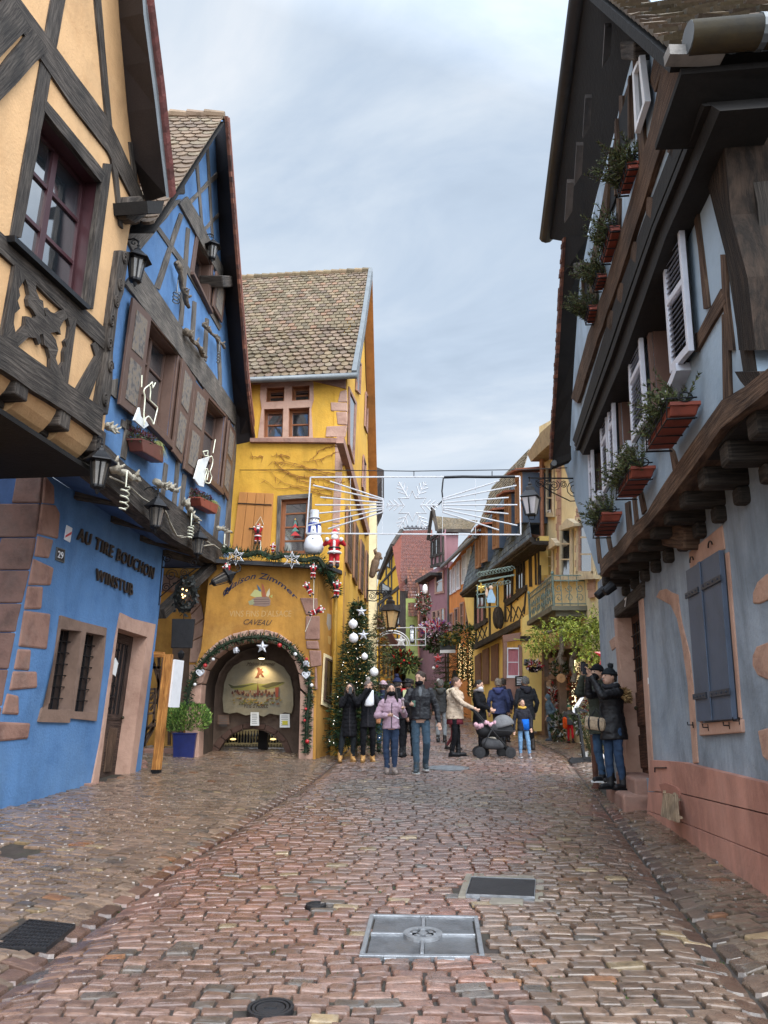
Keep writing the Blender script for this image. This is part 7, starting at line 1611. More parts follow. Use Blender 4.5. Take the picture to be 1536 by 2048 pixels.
for x in (-1.5, .5, 2.5, 4.5):
 for z_ in (3.4, 6.4): flatwin(EH, [(768+1500*p[0]/d_, 1024-1500*v_) for p in ((x, z_+1.6), (x+1.1, z_+1.6), (x+1.1, z_), (x, z_)) for d_, v_ in [(75*CS+(p[1]-H)*SN, (-75*SN+(p[1]-H)*CS)/(75*CS+(p[1]-H)*SN))]], eh, OAK, Z=(0, 0, 1))
# carved horned heads on the left facade
t = T('carved_figure', 'dark carved wooden beast figure jutting from the cream house on the left', 'carving', fp((754, 1130), 28)); P_ = lambda x, y: fp((x, y), 28); m = M(); m.cap(P_(744, 1150), P_(751, 1125), .12, .16); m.cap(P_(751, 1125), P_(757, 1110), .13, .12); m.cap(P_(757, 1112), P_(763, 1117), .09, .05); m.cap(P_(748, 1142), P_(757, 1140), .09, .06); m.tube([P_(752, 1108), P_(749, 1100), P_(753, 1096)], [.07, .05, .01], 6); m.tube([P_(750, 1140), P_(744, 1130), P_(748, 1120)], [.07, .05, .01], 6); m.build('body', surf('dark_carving', (.16, .10, .06), .8, .2, 6, .3), t, smooth=True)
LB2 = Wall(0, 27, 1, 0); t = T('bracket_lantern', 'smaller black street lantern on the left before the yellow timbered gable', 'street lamp', LB2.px((781, 1225)))
bracket_lantern(t, LB2, (781, 1182), 27/1500*.56, [(783, 1182), (735, 1181)], surf('amber_lamp_glass', (.6, .42, .22), .3, .08, 6, 0))
# Christmas decorations
z4 = lambda *p: zc(Z4, p); z5 = lambda *p: zc(Z5, p)
DGREEN = [lin(36, 62, 38), lin(28, 50, 32), lin(46, 76, 46), lin(24, 44, 30)]
def garland(pts, r, dens, lab, n_=.9):
 t = T('fir_garland', lab, 'garland', pts[0]); m = M(); m.tube(pts, r*.35, 6, c=(.02, .03, .015))
 L = sum((b-a).length for a, b in zip(pts, pts[1:])); R = resamp(pts, int(L*dens))
 for i, p in enumerate(R):
  d = (R[min(i+1, len(R)-1)]-R[max(i-1, 0)]).normalized(); o = d.orthogonal().normalized()
  for k in range(3):
   x = Matrix.Rotation(R_(0, 6.28), 3, d) @ o; m.leaf(p+x*r*.2, x+d*R_(-.5, .9), r*R_(.7, 1.25), .022, mul(rnd.choice(DGREEN), R_(.5, 1.5)))
 m.build('foliage', NEED, t); return t
lp_ = resamp([CF.px(p, .36) for p in [(444, 1103), (470, 1106), (520, 1109), (565, 1113), (610, 1117), (636, 1121), (648, 1131)]]+[CD.px(p, .2) for p in [(657, 1148), (668, 1168), (674, 1190)]], 40)
garland([p+V((0, 0, .05*math.sin(i*.9))) for i, p in enumerate(lp_)], .16, 70, 'dark fir garland along the lead ledge over the cellar front')
ag = CF.P(z4((247, 1115), (260, 1000), (300, 890), (370, 795), (450, 722), (550, 674), (660, 650), (760, 646), (860, 668), (950, 722), (1010, 795), (1050, 875), (1070, 960), (1062, 1060), (1048, 1180), (1046, 1300), (1040, 1425)), .14); garland(resamp(ag, 60), .12, 75, 'dark fir garland with baubles round the cellar arch')
for i, (x, y, mt, r, lab) in enumerate(((422, 797, WHB, .035, 'white bauble high on the left of the arch garland'), (368, 838, RED, .045, 'red bauble on the left shoulder of the arch garland'), (300, 965, WHB, .035, 'white bauble low on the left of the arch garland'), (865, 703, RED, .05, 'red bauble right of the silver star on the arch'), (970, 762, WHB, .04, 'white bauble on the right shoulder of the arch garland'), (1045, 795, RED, .035, 'small red bauble above a silver pine cone on the arch garland'), (1080, 970, WHB, .04, 'white bauble below the white heart on the arch garland'), (1040, 1128, RED, .03, 'red bauble halfway down the right of the arch garland'), (1032, 1205, RED, .03, 'red bauble second from the ground on the arch garland'), (1050, 1345, RED, .045, 'red bauble nearest the ground on the arch garland'))):
 m = M(); m.ell(CF.px(z4((x, y))[0], .26), r, 10, 8); one(m, 'bauble', mt, lab, 'bauble', 'baubles on the arch garland', smooth=True)
for x, y, lab in ((335, 885, 'white wire heart on the left of the arch garland'), (1042, 900, 'white wire heart on the right of the arch garland')):
 c = CF.px(z4((x, y))[0], .27); m = M(); m.tube([c+V((.075*math.sin(a)**3*1.1, 0, .07*(.8*math.cos(a)-.35*math.cos(2*a)-.15*math.cos(3*a)))) for a in [i*.2617 for i in range(24)]], .018, 5, closed=True); m.ell(c, (.05, .015, .05), 8, 6); one(m, 'heart_ornament', SILV, lab, 'heart', 'hearts on the arch garland')
for x, y, lab in ((577, 735, 'silver pine cone hanging left of the star in the arch'), (1043, 822, 'silver pine cone on the right shoulder of the arch')):
 c = CF.px(z4((x, y))[0], .24); m = M(); m.ell(c, (.045, .045, .07), 8, 8)
 for k in range(40): a = R_(0, 6.28); zz = R_(-.06, .05); m.leaf(c+V((.04*math.cos(a), .04*math.sin(a), zz)), (math.cos(a), math.sin(a), -.4), .035, .03)
 one(m, 'pine_cone', SILV, lab, 'pine cone', 'cones on the arch garland')
m = M(); star_mesh(m, CF.px(z4((750, 715))[0], .3), CF, .145, .45, .05); one(m, 'star_ornament', SILV, 'silver glitter star hanging at the crown of the cellar arch', 'star ornament')
for x, y, lab in ((575, 112, 'open glass-like star hanging from the left of the ledge garland'), (948, 133, 'open glass-like star hanging from the right of the ledge garland')):
 c = CF.px(z4((x, y))[0], .5); t = T('star_ornament', lab, 'star ornament', c, 'open stars on the ledge garland'); m = M(); P2 = []
 for i in range(12): a = math.pi/2+i*math.pi/6; q = .2 if i % 2 == 0 else .09; P2.append(c+V((q*math.cos(a), 0, q*math.sin(a))))
 m.tube(P2, .012, 5, closed=True)
 for i in range(0, 12, 2): m.tube([c+V((0, -.04, 0)), P2[i]], .007, 4)
 m.build('outline', SILV, t); m = M(); m.tube([c+V((0, 0, .2)), c+V((0, .02, .3))], .005, 4); m.build('hanger', IRON, t)
REDC = surf('red_felt', lin(175, 28, 36), .8, .15, 10, .3, 40); WHF = surf('white_fleece', (.72, .70, .68), .95, .1, 20, .6, 60); SKIN = surf('skin', lin(196, 145, 120), .6, .06, 8, .05, 40); BLKC = surf('black_felt', (.02, .02, .022), .8, .2, 10, .2)
def doll(c, h, lab, rot=0.0, back=True, lean=(0, 0, 0), standing=False, group='red-suited climbing dolls'):
 """red-suited bearded figure: coat, trousers, arms, head, hat, white trims, black boots"""
 R3 = Matrix.Rotation(rot, 3, 'Y'); t = T('festive_doll', lab, 'festive figure', c, group); P = lambda x, y, z: c+R3 @ (V((x, y, z))*h)
 m = M(); m.cap(P(0, 0, .42), P(0, 0, .66), .15*h, .12*h)
 for s in (-1, 1):
  m.cap(P(s*.07, 0, .40), P(s*(.08 if standing else .10), -.02, .14), .075*h, .06*h)
  if standing: m.cap(P(s*.12, 0, .68), P(s*.26, -.06, .58), .06*h, .05*h); m.cap(P(s*.26, -.06, .58), P(s*.18, -.16, .70), .05*h, .045*h)
  else: m.cap(P(s*.13, 0, .66), P(s*.20, -.03, .84), .06*h, .05*h)
 m.build('suit', REDC, t, smooth=True, remesh=.012 if h < .8 else .018, smo=2)
 m = M()
 for z_, r in ((.38, .155),): m.tube([P(r*math.cos(a*.52), r*math.sin(a*.52), z_) for a in range(12)], .035*h, 6, closed=True)
 if standing: m.cap(P(0, -.13, .36), P(0, -.12, .66), .035*h, .035*h)
 for s in (-1, 1):
  q = P(s*.18, -.16, .70) if standing else P(s*.20, -.03, .84); m.ell(q, .055*h, 8, 6); m.ell(P(s*(.08 if standing else .10), -.02, .14), (.07*h, .07*h, .03*h), 8, 5)
 m.build('fleece_trim', WHF, t, smooth=True)
 m = M(); m.ell(P(0, -.01, .84), (.085*h, .085*h, .10*h), 10, 8); m.build('head', SKIN, t, smooth=True)
 m = M(); m.ell(P(0, -.05 if standing else -.04, .78), (.09*h, .07*h, .10*h), 10, 6); m.tube([P(.095*math.cos(a*.6), .095*math.sin(a*.6)-.01, .89) for a in range(10)], .025*h, 6, closed=True); m.ell(P(.06 if not standing else .09, .03, 1.0), .035*h, 8, 6); m.build('beard_and_hat_trim', WHF, t, smooth=True)
 m = M(); m.lathe([(.095*h, 0), (.075*h, .05*h), (.03*h, .11*h), (.012*h, .13*h)], P(0, 0, .89), 10, R3); m.build('hat', REDC, t, smooth=True)
 for s in (-1, 1): m = M(); x = .08 if standing else .10; m.cap(P(s*x, 0, .08), P(s*x, -.02, .03), .055*h, .055*h); m.cap(P(s*x, -.02, .03), P(s*x, -.11, .025), .05*h, .045*h); m.build('boot', BLKC, t, smooth=True)
 m = M(); m.tube([P(.15*math.cos(a*.52), .15*math.sin(a*.52), .5) for a in range(12)], .022*h, 5, closed=True)
 if back: m.ell(P(.03, -.14, .62), (.09*h, .07*h, .11*h), 8, 6)
 m.build('belt_and_sack', BLKC, t, smooth=True); return t
def at4(x, y, o): return CF.px(z4((x, y))[0], o)
c = TF.px(z5((362, 1850))[0], .12); doll(c, .50, 'red-suited climbing doll hanging on the orange board shutter')
m = M(); a = TF.px(z5((382, 1680))[0], .12); m.tube([TF.px(z5((350, 1730))[0], .1), a, TF.px(z5((400, 1730))[0], .1)], .008, 4); m.tube([TF.px(z5((382, 1835))[0], .1), TF.px(z5((382, 1900))[0], .1)], .014, 4); one(m, 'doll_ladder', WIREW, 'white cord and stick of the doll on the board shutter', 'cord')
for x, y, h_, r, lab in ((1088, 262, .34, 0, 'topmost red-suited climbing doll on the rope at the cellar corner'), (1082, 372, .34, -.5, 'middle red-suited doll leaning from the rope at the cellar corner'), (1080, 495, .36, 1.2, 'lowest red-suited doll lying sideways across the rope at the cellar corner'), (1243, 385, .40, .05, 'red-suited climbing doll under the garland tail by the downpipe'), (538, 262, .38, -.35, 'red-suited climbing doll by the tipped lantern at the blue jetty end')):
 doll(at4(x-(18 if abs(r) > 1 else 0), y, .5 if x < 1200 else .1), h_, lab, r)
m = M(); m.tube([at4(1096, 150, .42), at4(1094, 330, .40), at4(1092, 480, .38), at4(1036, 612, .38)], .008, 4); c = M(); c.tube([at4(520, 110, .5), at4(522, 170, .5)], .006, 4); one(c, 'hanging_string', WIREW, 'short white cord of the doll by the tipped lantern', 'cord'); one(m, 'doll_rope', WIREW, 'thin white rope the corner dolls climb on the cellar front', 'rope')
c = CF.px(z5((458, 1912))[0], .3); doll(c, .26, 'small seated red-suited doll with big beard on the ledge garland', 0, False, standing=True, group='red-suited standing dolls')
c = CF.px(z5((845, 2000))[0], .38); sd = doll(c, .88, 'large red-robed bearded figure standing at the corner of the ledge', 0, False, standing=True, group='red-suited standing dolls')
t = T('inflatable_snowman', 'tall white lantern snowman with top hat and blue scarf on the ledge', 'festive figure', CF.px(z5((715, 1915))[0], .25)); c = V(t.location); s = 1/(Z5[2]*85.0); SNOW = surf('snow_fabric', (.70, .70, .73), .7, .05, 6, .1)
m = M(); m.lathe([(30*s, 0), (50*s, 8*s), (61*s, 35*s), (61*s, 60*s), (50*s, 95*s), (38*s, 112*s)], c, 20); m.lathe([(36*s, 108*s), (46*s, 122*s), (44*s, 165*s), (34*s, 185*s)], c, 20); b0 = m.build('body', SNOW, t, smooth=True)
m = M(); m.ell(c+V((0, 0, 202*s)), (30*s, 30*s, 27*s), 14, 10); m.build('head', SNOW, t, smooth=True)
m = M(); m.lathe([(36*s, 0), (36*s, 4*s), (27*s, 5*s), (29*s, 52*s), (27*s, 53*s)], c+V((0, 0, 222*s)), 16); m.build('top_hat', surf('white_hat', (.55, .56, .6), .7, .06, 6, .1), t)
BLS = surf('blue_scarf', lin(36, 56, 130), .9, .15, 14, .5, 50); m = M(); m.tube([c+V((34*s*math.cos(a*.45), 34*s*math.sin(a*.45), 181*s)) for a in range(14)], 9*s, 6, closed=True)
for x in (-22, 16): m.box(c+V((x*s, -38*s, 150*s)), (20*s, 7*s, 50*s))
m.ell(c+V((0, -38*s, 178*s)), (18*s, 8*s, 13*s), 8, 6); m.build('scarf', BLS, t); m = M()
for z_, y in ((140, -44), (118, -48), (85, -58)): m.ell(c+V((0, y*s, z_*s)), 4.5*s, 8, 6)
for x in (-10, 10): m.ell(c+V((x*s, -28*s, 208*s)), 3.5*s, 6, 5)
m.build('buttons', BLKC, t)
# small painted tree hanging in the glazed door
t = T('window_ornament', 'small painted Christmas tree ornament hung in the yellow house door', 'ornament', TF.px(z5((600, 1795))[0], .0)); m = M()
for k, (y, w_) in enumerate(((1715, 12), (1735, 18), (1758, 24), (1785, 30))): A_ = TF.P(z5((600, y-14), (600+w_, y+14), (600-w_, y+14)), -.03+k*.002); m.prism(A_, TF.n*-.01, lin(90, 130, 120) if k % 2 == 0 else lin(190, 60, 60))
m.add(TF.P(z5((595, 1700), (600, 1688), (606, 1700)), -.03), [(0, 1, 2)], lin(200, 160, 80)); m.build('board', PAINT, t)
# fir trees
def fir_tree(name, lab, base, h, r, cols, n_lv=26, dens=1.0, cat='Christmas tree', lean=(0, 0)):
 t = T(name, lab, cat, base); m = M(); lx, ly = lean; ax = lambda f: V(base)+V((lx*f, ly*f, h*f)); m.tube([ax(0), ax(.5), ax(1)], [.06, .04, .01], 7); m.build('trunk', OAKB, t); m = M()
 for i in range(n_lv):
  f = .07+.9*i/n_lv; rr = r*(1-f)**.7*R_(.6, 1.25)+.06; k = max(5, int(13*dens*(1-f*.5)))
  for j in range(k):
   a = 6.283*j/k+R_(-.3, .3); d = V((math.cos(a), math.sin(a), R_(-.15, .25))); l = rr*R_(.75, 1.15); p0 = ax(f); steps = max(2, int(l/.12))
   for q in range(steps):
    p = p0+d*l*(q/steps)+V((0, 0, -.10*(q/steps)**2))
    for s in (-1, 1, 0):
     dd = d+V((-math.sin(a), math.cos(a), 0))*s*R_(.5, 1)+V((0, 0, R_(-.2, .35))); e = dd.normalized()
     cc = mul(rnd.choice(cols), R_(.45, 1.5)); L = R_(.10, .19)
     for b in range(4): m.leaf(p+e*L*b*.28, e+V((R_(-.9, .9), R_(-.9, .9), R_(-.6, .6)))*.9, .08, .017, cc)
 for i in range(int(dens*2600)):
  f = R_(.04, .97); a = R_(0, 6.283); q = r*(1-f)**.7*math.sqrt(rnd.random()); d = V((math.cos(a), math.sin(a), R_(-.3, .3))); m.leaf(ax(f)+d*q, d+V((R_(-.6, .6), R_(-.6, .6), R_(-.5, .3))), R_(.08, .15), .022, mul(rnd.choice(cols), R_(.4, 1.1)))
 m.build('crown', NEED, t); return t
tb = V((-.66, 17.75, gz(-.66, 17.75))); fir_tree('christmas_tree', 'dark Christmas tree with white baubles beside the yellow house', tb, 3.62, .72, GREEN+DGREEN, 34, 1.5, lean=(.05, 0))
def tp(x, y, yy=17.15): return fp((x, y), yy)
for x, y, r, lab in ((706, 1248, .105, 'white bauble highest on the dark Christmas tree'), (707, 1276, .11, 'large white bauble second highest on the dark Christmas tree'), (729, 1313, .075, 'white bauble half hidden in the middle of the Christmas tree'), (748, 1344, .10, 'white bauble on the right edge of the Christmas tree'), (735, 1369, .07, 'small pearly bauble lowest on the Christmas tree')):
 m = M(); c = tp(x, y); m.ell(c, r, 14, 10); m.lathe([(.015, r*.95), (.015, r*1.2)], c, 6); one(m, 'bauble', WHB, lab, 'bauble', 'white baubles on the Christmas tree', smooth=True)
m = M()
for i in range(60):
 f = R_(.08, .9); a = R_(3.4, 6.0); r = .66*(1-f)**.8; p = tb+V((.05*f+r*math.cos(a), r*math.sin(a), 3.62*f)); m.ell(p, .008, 5, 4)
one(m, 'fairy_lights', emitm('cold_bulb', (1, .95, .86), 2.5), 'tiny white fairy lights scattered over the dark Christmas tree', 'fairy lights')['kind'] = 'stuff'
for x, y, lab in ((723, 1223, 'silver star ornament near the top right of the Christmas tree'), (727, 1270, 'silver star ornament at the right edge of the Christmas tree')):
 m = M(); star_mesh(m, tp(x, y, 17.1), FR, .13, .4); one(m, 'star_ornament', SILV, lab, 'star ornament', 'silver stars on the Christmas tree')
DRY = [lin(120, 100, 60), lin(100, 84, 54), lin(84, 84, 52)]; fir_tree('bare_shrub', 'brownish half-bare shrub with silver ornaments behind the Christmas tree', V((-.15, 23, gz(0, 23))), 3.9, .62, DRY+GREEN[:1], 18, .8, 'shrub')
fir_tree('fir_tree', 'greenish brown fir with red and white baubles before the mauve house', V((2.9, 36, gz(2.9, 36))), 4.6, .95, [lin(62, 66, 40), lin(80, 78, 48), lin(48, 54, 36)], 18, .9)
for x, y, mt, r, lab in ((876, 1319, None, 0, 'red star hanging on the fir before the mauve house'), (867, 1336, WHB, .07, 'white bauble left in the fir before the mauve house'), (874, 1333, RED, .07, 'red bauble high in the fir before the mauve house'), (877, 1361, WHB, .09, 'white bauble low in the fir before the mauve house')):
 m = M(); c = fp((x, y), 34.9)
 if mt is None: star_mesh(m, fp((876, 1316), 34.8), FR, .22); one(m, 'star_ornament', RED, lab, 'star ornament')
 else: m.ell(c, r, 8, 6); one(m, 'bauble', mt, lab, 'bauble', 'baubles on the far fir', smooth=True)
# fir boughs and pearl ball at the corner of the grey-blue house
t = T('fir_boughs', 'loose bundle of long fir boughs leaning at the corner by the bollard', 'fir boughs', gpt((1195, 1545))); m = M(); PB = [lin(84, 92, 58), lin(66, 78, 48), lin(104, 108, 70)]; c = gpt((1190, 1540))+V((.45, 1.6, 0))
for i in range(46):
 a = R_(-1.3, 1.3); d = V((math.sin(a)*.55-.1, R_(-.5, .2), R_(.6, 1.6))); bough(m, c+V((R_(-.2, .35), R_(-.2, .3), R_(.05, .5))), d, R_(.5, 1.05), PB, 20, .10, .014)
m.build('boughs', NEED, t)
c = gpt((1216, 1536))+V((.06, .9, .16)); m = M(); m.ell(c, .13, 20, 14); one(m, 'pearl_ball', WHB, 'big pearl white ball lying by the fir boughs behind the bollard', 'ball', smooth=True)
for x, y, lab in ((1190, 1405, 'white and silver ornament in the fir boughs at the corner'), (1168, 1510, 'white artificial flower low at the shop corner')):
 m = M(); c = fp((x, y), 17.5)
 for k in range(14): m.leaf(c, (R_(-1, 1), R_(-1, .2), R_(-1, 1)), .13, .06)
 one(m, 'ribbon_flower', WHF, lab, 'ribbon flower')
# lights over the street
SF = Wall(0, 14.6, 1, 0); q8 = lambda *p: zc(Q8, p); HOSE = surf('white_light_hose', (.50, .50, .52), .4, .06, 12, .1)
t = T('street_illumination', 'wide white frame with a snowflake and rays hung across the street', 'light decoration', SF.px(q8((690, 430))[0])); P8 = lambda x, y, o=0: SF.px(q8((x, y))[0], o)
m = M(); fr = [P8(65, 75), P8(1350, 70), P8(1356, 428), P8(40, 420)]
for a, b_ in zip(fr, fr[1:]+fr[:1]): m.bar(a, b_, .026)
for x0, y0, x1, y1 in ((505, 80, 505, 420), (875, 78, 875, 425), (310, 80, 310, 420), (1078, 75, 1078, 428)): m.bar(P8(x0, y0), P8(x1, y1), .008)
m.build('frame', HOSE, t)
m = M()
for x0, y0, x1, y1 in ((185, 100, 508, 208), (80, 125, 508, 215), (125, 198, 508, 232), (92, 245, 505, 247), (118, 296, 508, 262), (50, 372, 508, 272), (172, 392, 508, 290)): m.tube([P8(x0, y0, .02), P8(x1, y1, .02)], .015, 6)
for x0, y0, x1, y1 in ((1225, 97, 880, 205), (1330, 126, 880, 215), (1282, 200, 880, 232), (1335, 245, 880, 246), (1280, 300, 880, 262), (1335, 372, 880, 272), (1222, 400, 880, 290)): m.tube([P8(x0, y0, .02), P8(x1, y1, .02)], .015, 6)
m.tube([P8(508, 205), P8(512, 246), P8(508, 292)], .02, 5); m.tube([P8(880, 200), P8(876, 246), P8(880, 292)], .02, 5); m.each('ray', HOSE, t)
m = M(); sx, sy = 690, 248
S8 = [(690, 158), (712, 205), (776, 202), (742, 250), (776, 297), (712, 295), (690, 344), (668, 295), (606, 297), (640, 250), (606, 205), (668, 203)]
m.tube([P8(x, y, .02) for x, y in S8], .017, 6, closed=True)
for a, L0, L1 in ((0, 52, 160), (60, 60, 165), (120, 60, 165), (180, 52, 160), (240, 60, 165), (300, 60, 165)):
 a = math.radians(a); dx, dy = math.cos(a), -math.sin(a); pt_ = lambda r, off=0: (sx+dx*r-dy*off, sy+dy*r+dx*off)
 m.tube([P8(*pt_(L0), .02), P8(*pt_(L1), .02)], .015, 5)
 for r, l in ((80, 44), (110, 40), (140, 20)):
  for s in (-1, 1): m.tube([P8(*pt_(r), .02), P8(*pt_(r+l*.8, s*l*.75), .02)], .014, 5)
m.build('snowflake', HOSE, t)
m = M(); m.tube([P8(885, 76), P8(1000, 72), P8(1150, 74), P8(1320, 72)], .03, 5); m.tube([P8(880, 80), P8(872, 160), P8(878, 215), P8(850, 245)], .016, 5); m.build('feed_cable', IRON, t)
m = M(); a = TF.px((480, 940), .02); b_ = P8(60, 30); c_ = P8(690, 38); d_ = P8(1400, 28); e_ = LB.px((1168, 934)); m.tube([a, b_, c_, d_, e_], .010, 5)
for x, y in ((700, 75), (1180, 72)): m.tube([P8(x, 38), P8(x, y)], .012, 4)
one(m, 'span_cable', IRON, 'thin steel cable across the street carrying the snowflake frame', 'cable')
SA = Wall(0, 34, 1, 0); t = T('light_arch', 'second white light frame with a double arch far up the street', 'light decoration', SA.px((800, 1290))); m = M(); PA = lambda x, y: SA.px(z6((x, y))[0])
for x0, y0, x1, y1 in ((280, 912, 540, 908), (540, 908, 540, 1000), (430, 1000, 540, 1000), (280, 1000, 430, 998), (280, 960, 280, 1000), (490, 910, 490, 1000), (465, 970, 540, 970)): m.bar(PA(x0, y0), PA(x1, y1), .035)
for k in (0, 1): m.tube([PA(370+90*math.cos(a)*(1-.12*k), 1000-75*math.sin(a)*(1-.15*k)) for a in [i*math.pi/14 for i in range(15)]], .03, 5)
star_mesh(m, PA(415, 978), FR, .3); m.build('outline', HOSE, t)
# on the paving at the left
c = gpt((370, 1519)); t = T('planter', 'glossy cobalt blue square planter with a clipped bay shrub', 'planter', c); BG_ = surf('cobalt_glaze', lin(27, 36, 86), .3, .15, 4, .1, 20, spec=.45); s = 1/95.0
m = M(); m.lathe([(.29, 0), (.30, .02), (.345, .52), (.36, .53), (.36, .56), (.31, .56), (.30, .50)], c, 4, Matrix.Rotation(.06, 3, 'Z')); m.build('pot', BG_, t, bevel=.012)
m = M(); BAY = [lin(110, 140, 62), lin(84, 118, 52), lin(140, 165, 84), lin(66, 96, 44)]; cc = c+V((0, 0, .84))
for i in range(4200):
 d = V((R_(-1, 1), R_(-1, 1), R_(-.7, 1))); 
 if d.length > 1.05: continue
 p = cc+V((d.x*.47, d.y*.45, d.z*.36)); m.leaf(p, d+V((0, 0, .7))+V((R_(-.5, .5), R_(-.5, .5), R_(-.2, .5))), R_(.055, .095), .03, mul(rnd.choice(BAY), R_(.55, 1.25)))
m.build('foliage', NEED, t); m = M()
for k in range(7): m.tube([c+V((R_(-.08, .08), R_(-.08, .08), .5)), cc+V((R_(-.3, .3), R_(-.25, .25), R_(-.1, .2)))], .012, 4)
m.build('stems', OAKB, t)
q = flat_quad([gpt(p) for p in ((332, 1527), (388, 1529), (395, 1523), (345, 1520))], .012); m = M(); m.qbox(q, 0, 1, 0, 1, -.01, .012); one(m, 'door_mat', CASTD, 'dark flat mat on the paving before the blue planter', 'mat')
b0 = gpt((308, 1553)); FP = Wall(b0.x, b0.y, 1, -.15, 1); zz = lambda *p: zc(Z3, p); t = T('menu_stand', 'tall scorched pine frame holding a white board beside the inn door', 'sign stand', b0)
m = M(); m.beam(FP, [((838, 1770), (884, 1770)), ((905, 1130), (952, 1130))], Z=Z3, o0=-.07, o1=0, jit=.002); m.beam(FP, [((850, 1115), (850, 1148)), ((905, 1118), (906, 1146))], Z=Z3, o0=-.07, o1=.0, jit=.002); m.build('front_post', PINE, t)
m = M(); m.beam(FP, [((835, 1770), (880, 1770)), ((831, 1815), (876, 1812))], Z=Z3, o0=-.09, o1=.02, jit=.002); m.build('metal_foot', IRON, t)
m = M(); m.beam(FP, [((848, 1700), (868, 1700)), ((895, 1150), (915, 1150))], Z=Z3, o0=-.75, o1=-.65, jit=.002); m.build('rear_post', OAKB, t)
m = M(); m.beam(FP, [((924, 1420), (940, 1424)), ((950, 1162), (968, 1158))], Z=Z3, o0=-.5, o1=-.08, jit=.001); m.build('white_board', WHITE, t)
BK = gpt((300, 1530)); t = T('folded_chairs', 'brown wooden slatted garden chair seen between the frame and the inn corner', 'chair', BK); m = M(); A3 = lambda x, y: fp(zz((x, y))[0], 15.8)
for a, b_ in (((825, 1330), (800, 1640)), ((860, 1320), (850, 1520)), ((830, 1325), (862, 1322)), ((822, 1345), (860, 1345)), ((800, 1560), (860, 1490)), ((795, 1640), (850, 1540)), ((812, 1400), (858, 1398)), ((812, 1460), (856, 1455)), ((860, 1520), (800, 1600))): m.bar(A3(*a), A3(*b_), .045)
m.build('frame', OAKB, t); m = M(); m.bar(A3(808, 1530), A3(860, 1525), .3, .03); m.build('seat', OAKB, t)
for i, (x, y, s_) in enumerate(((786, 1760, .09), (795, 1780, .07), (780, 1745, .06))):
 p = gpt((x/Z3[2], 900+y/Z3[2])); m = M(); m.ell(p+V((0, 0, s_*.7)), (s_*1.2, s_, s_), 8, 6)
 for q in range(len(m.v)): m.v[q] = m.v[q]+V((R_(-.01, .01), R_(-.01, .01), R_(-.01, .01)))
 one(m, 'loose_stone', SAND, 'one of the loose stones piled at the foot of the inn corner', 'stone', 'loose stones at the inn corner')
# black sign stand by the shop
b0 = gpt((1160, 1524)); t = T('easel_sign', 'black metal sign stand with white scribbled board edge before the wisteria shop', 'sign stand', b0); m = M(); y = b0.y; A = lambda px_, py_: fp(zc(Z7, [(px_, py_)])[0], y); m.bar(A(1280, 822), A(1385, 815), .09, .10); m.bar(A(1282, 832), A(1300, 812), .1, .1); m.build('foot', BLKC, t)
m = M(); m.bar(A(1352, 815), A(1318, 556), .12, .05); m.bar(A(1314, 556), A(1368, 572), .05); m.bar(A(1310, 552), A(1312, 590), .06); m.build('upright', BLKC, t)
m = M(); p0, p1 = A(1350, 800), A(1322, 580)
for k in range(9): a = p0.lerp(p1, k/9+.02)+V((R_(-.03, .02), -.03, 0)); m.tube([a, a+V((.03, 0, .03)), a+V((-.02, 0, .06)), a+V((.03, 0, .09))], .006, 4)
m.build('chalk_marks', WHITE, t); m = M(); m.tube([A(1296, 572), A(1310, 540), A(1345, 495), A(1350, 490), A(1318, 545), A(1300, 578)], .022, 5); m.build('white_ribbon', WHITE, t)
# far decorations
def mass(lab, name, cat, c, r, cols, n, l, group=None, mat=NEED): t = M(); spray(t, c, r, n, l, l*.5, cols, 0); return one(t, name, mat, lab, cat, group)
FL = [lin(200, 60, 70), lin(220, 190, 200), lin(190, 150, 160), lin(230, 225, 220), lin(60, 80, 50), lin(120, 70, 150)]
mass('mass of pink, red and white flowers and ornaments over the mauve house door', 'flower_display', 'flower display', fp((872, 1262), 42), (.95, .5, .62), FL, 900, .2); mass('dark green fir mass under the flower display on the mauve house', 'fir_swag', 'fir swag', fp((876, 1285), 42), (1.0, .5, .5), GREEN, 700, .25)
t = T('wreath', 'round green wreath with a white bird ornament on the mauve house', 'wreath', fp((847, 1205), 43)); m = M(); c = V(t.location)
for k in range(420): a = R_(0, 6.28); m.leaf(c+V((.32*math.cos(a), R_(-.1, .1), .55*math.sin(a)))+V((R_(-.12, .12), 0, R_(-.12, .12))), (R_(-1, 1), -.3, R_(-1, 1)), .17, .07, mul(rnd.choice(GREEN+[lin(200, 200, 195), lin(180, 50, 50)]), R_(.5, 1.2)))
m.build('foliage', NEED, t); m = M(); m.ell(c+V((.1, -.1, .75)), (.16, .14, .3), 8, 6); m.build('bird', WHF, t, smooth=True)
t = T('shop_sign', 'grey and white rectangular shop sign projecting before the orange house', 'shop sign', fp((896, 1300), 33)); W_ = Wall(0, 33, 1, 0); m = M(); m.wprism(W_, [(615, 1000), (694, 998), (694, 1022), (615, 1024)], -.1, 0, Z6); m.build('upper_panel', surf('dark_grey_panel', (.05, .055, .06), .6, .1, 4, 0), t); m = M(); m.wprism(W_, [(615, 1024), (694, 1022), (694, 1038), (615, 1040)], -.1, 0, Z6); m.build('lower_panel', WHITE, t); m = M(); m.bar(W_.px(z6((640, 1000))[0]), W_.px(z6((640, 985))[0]), .04); m.bar(W_.px(z6((640, 986))[0]), W_.px(z6((662, 986))[0]), .05); m.build('hanger', IRON, t)
WARM = emitm('amber_bulb', (1, .70, .32), .8)
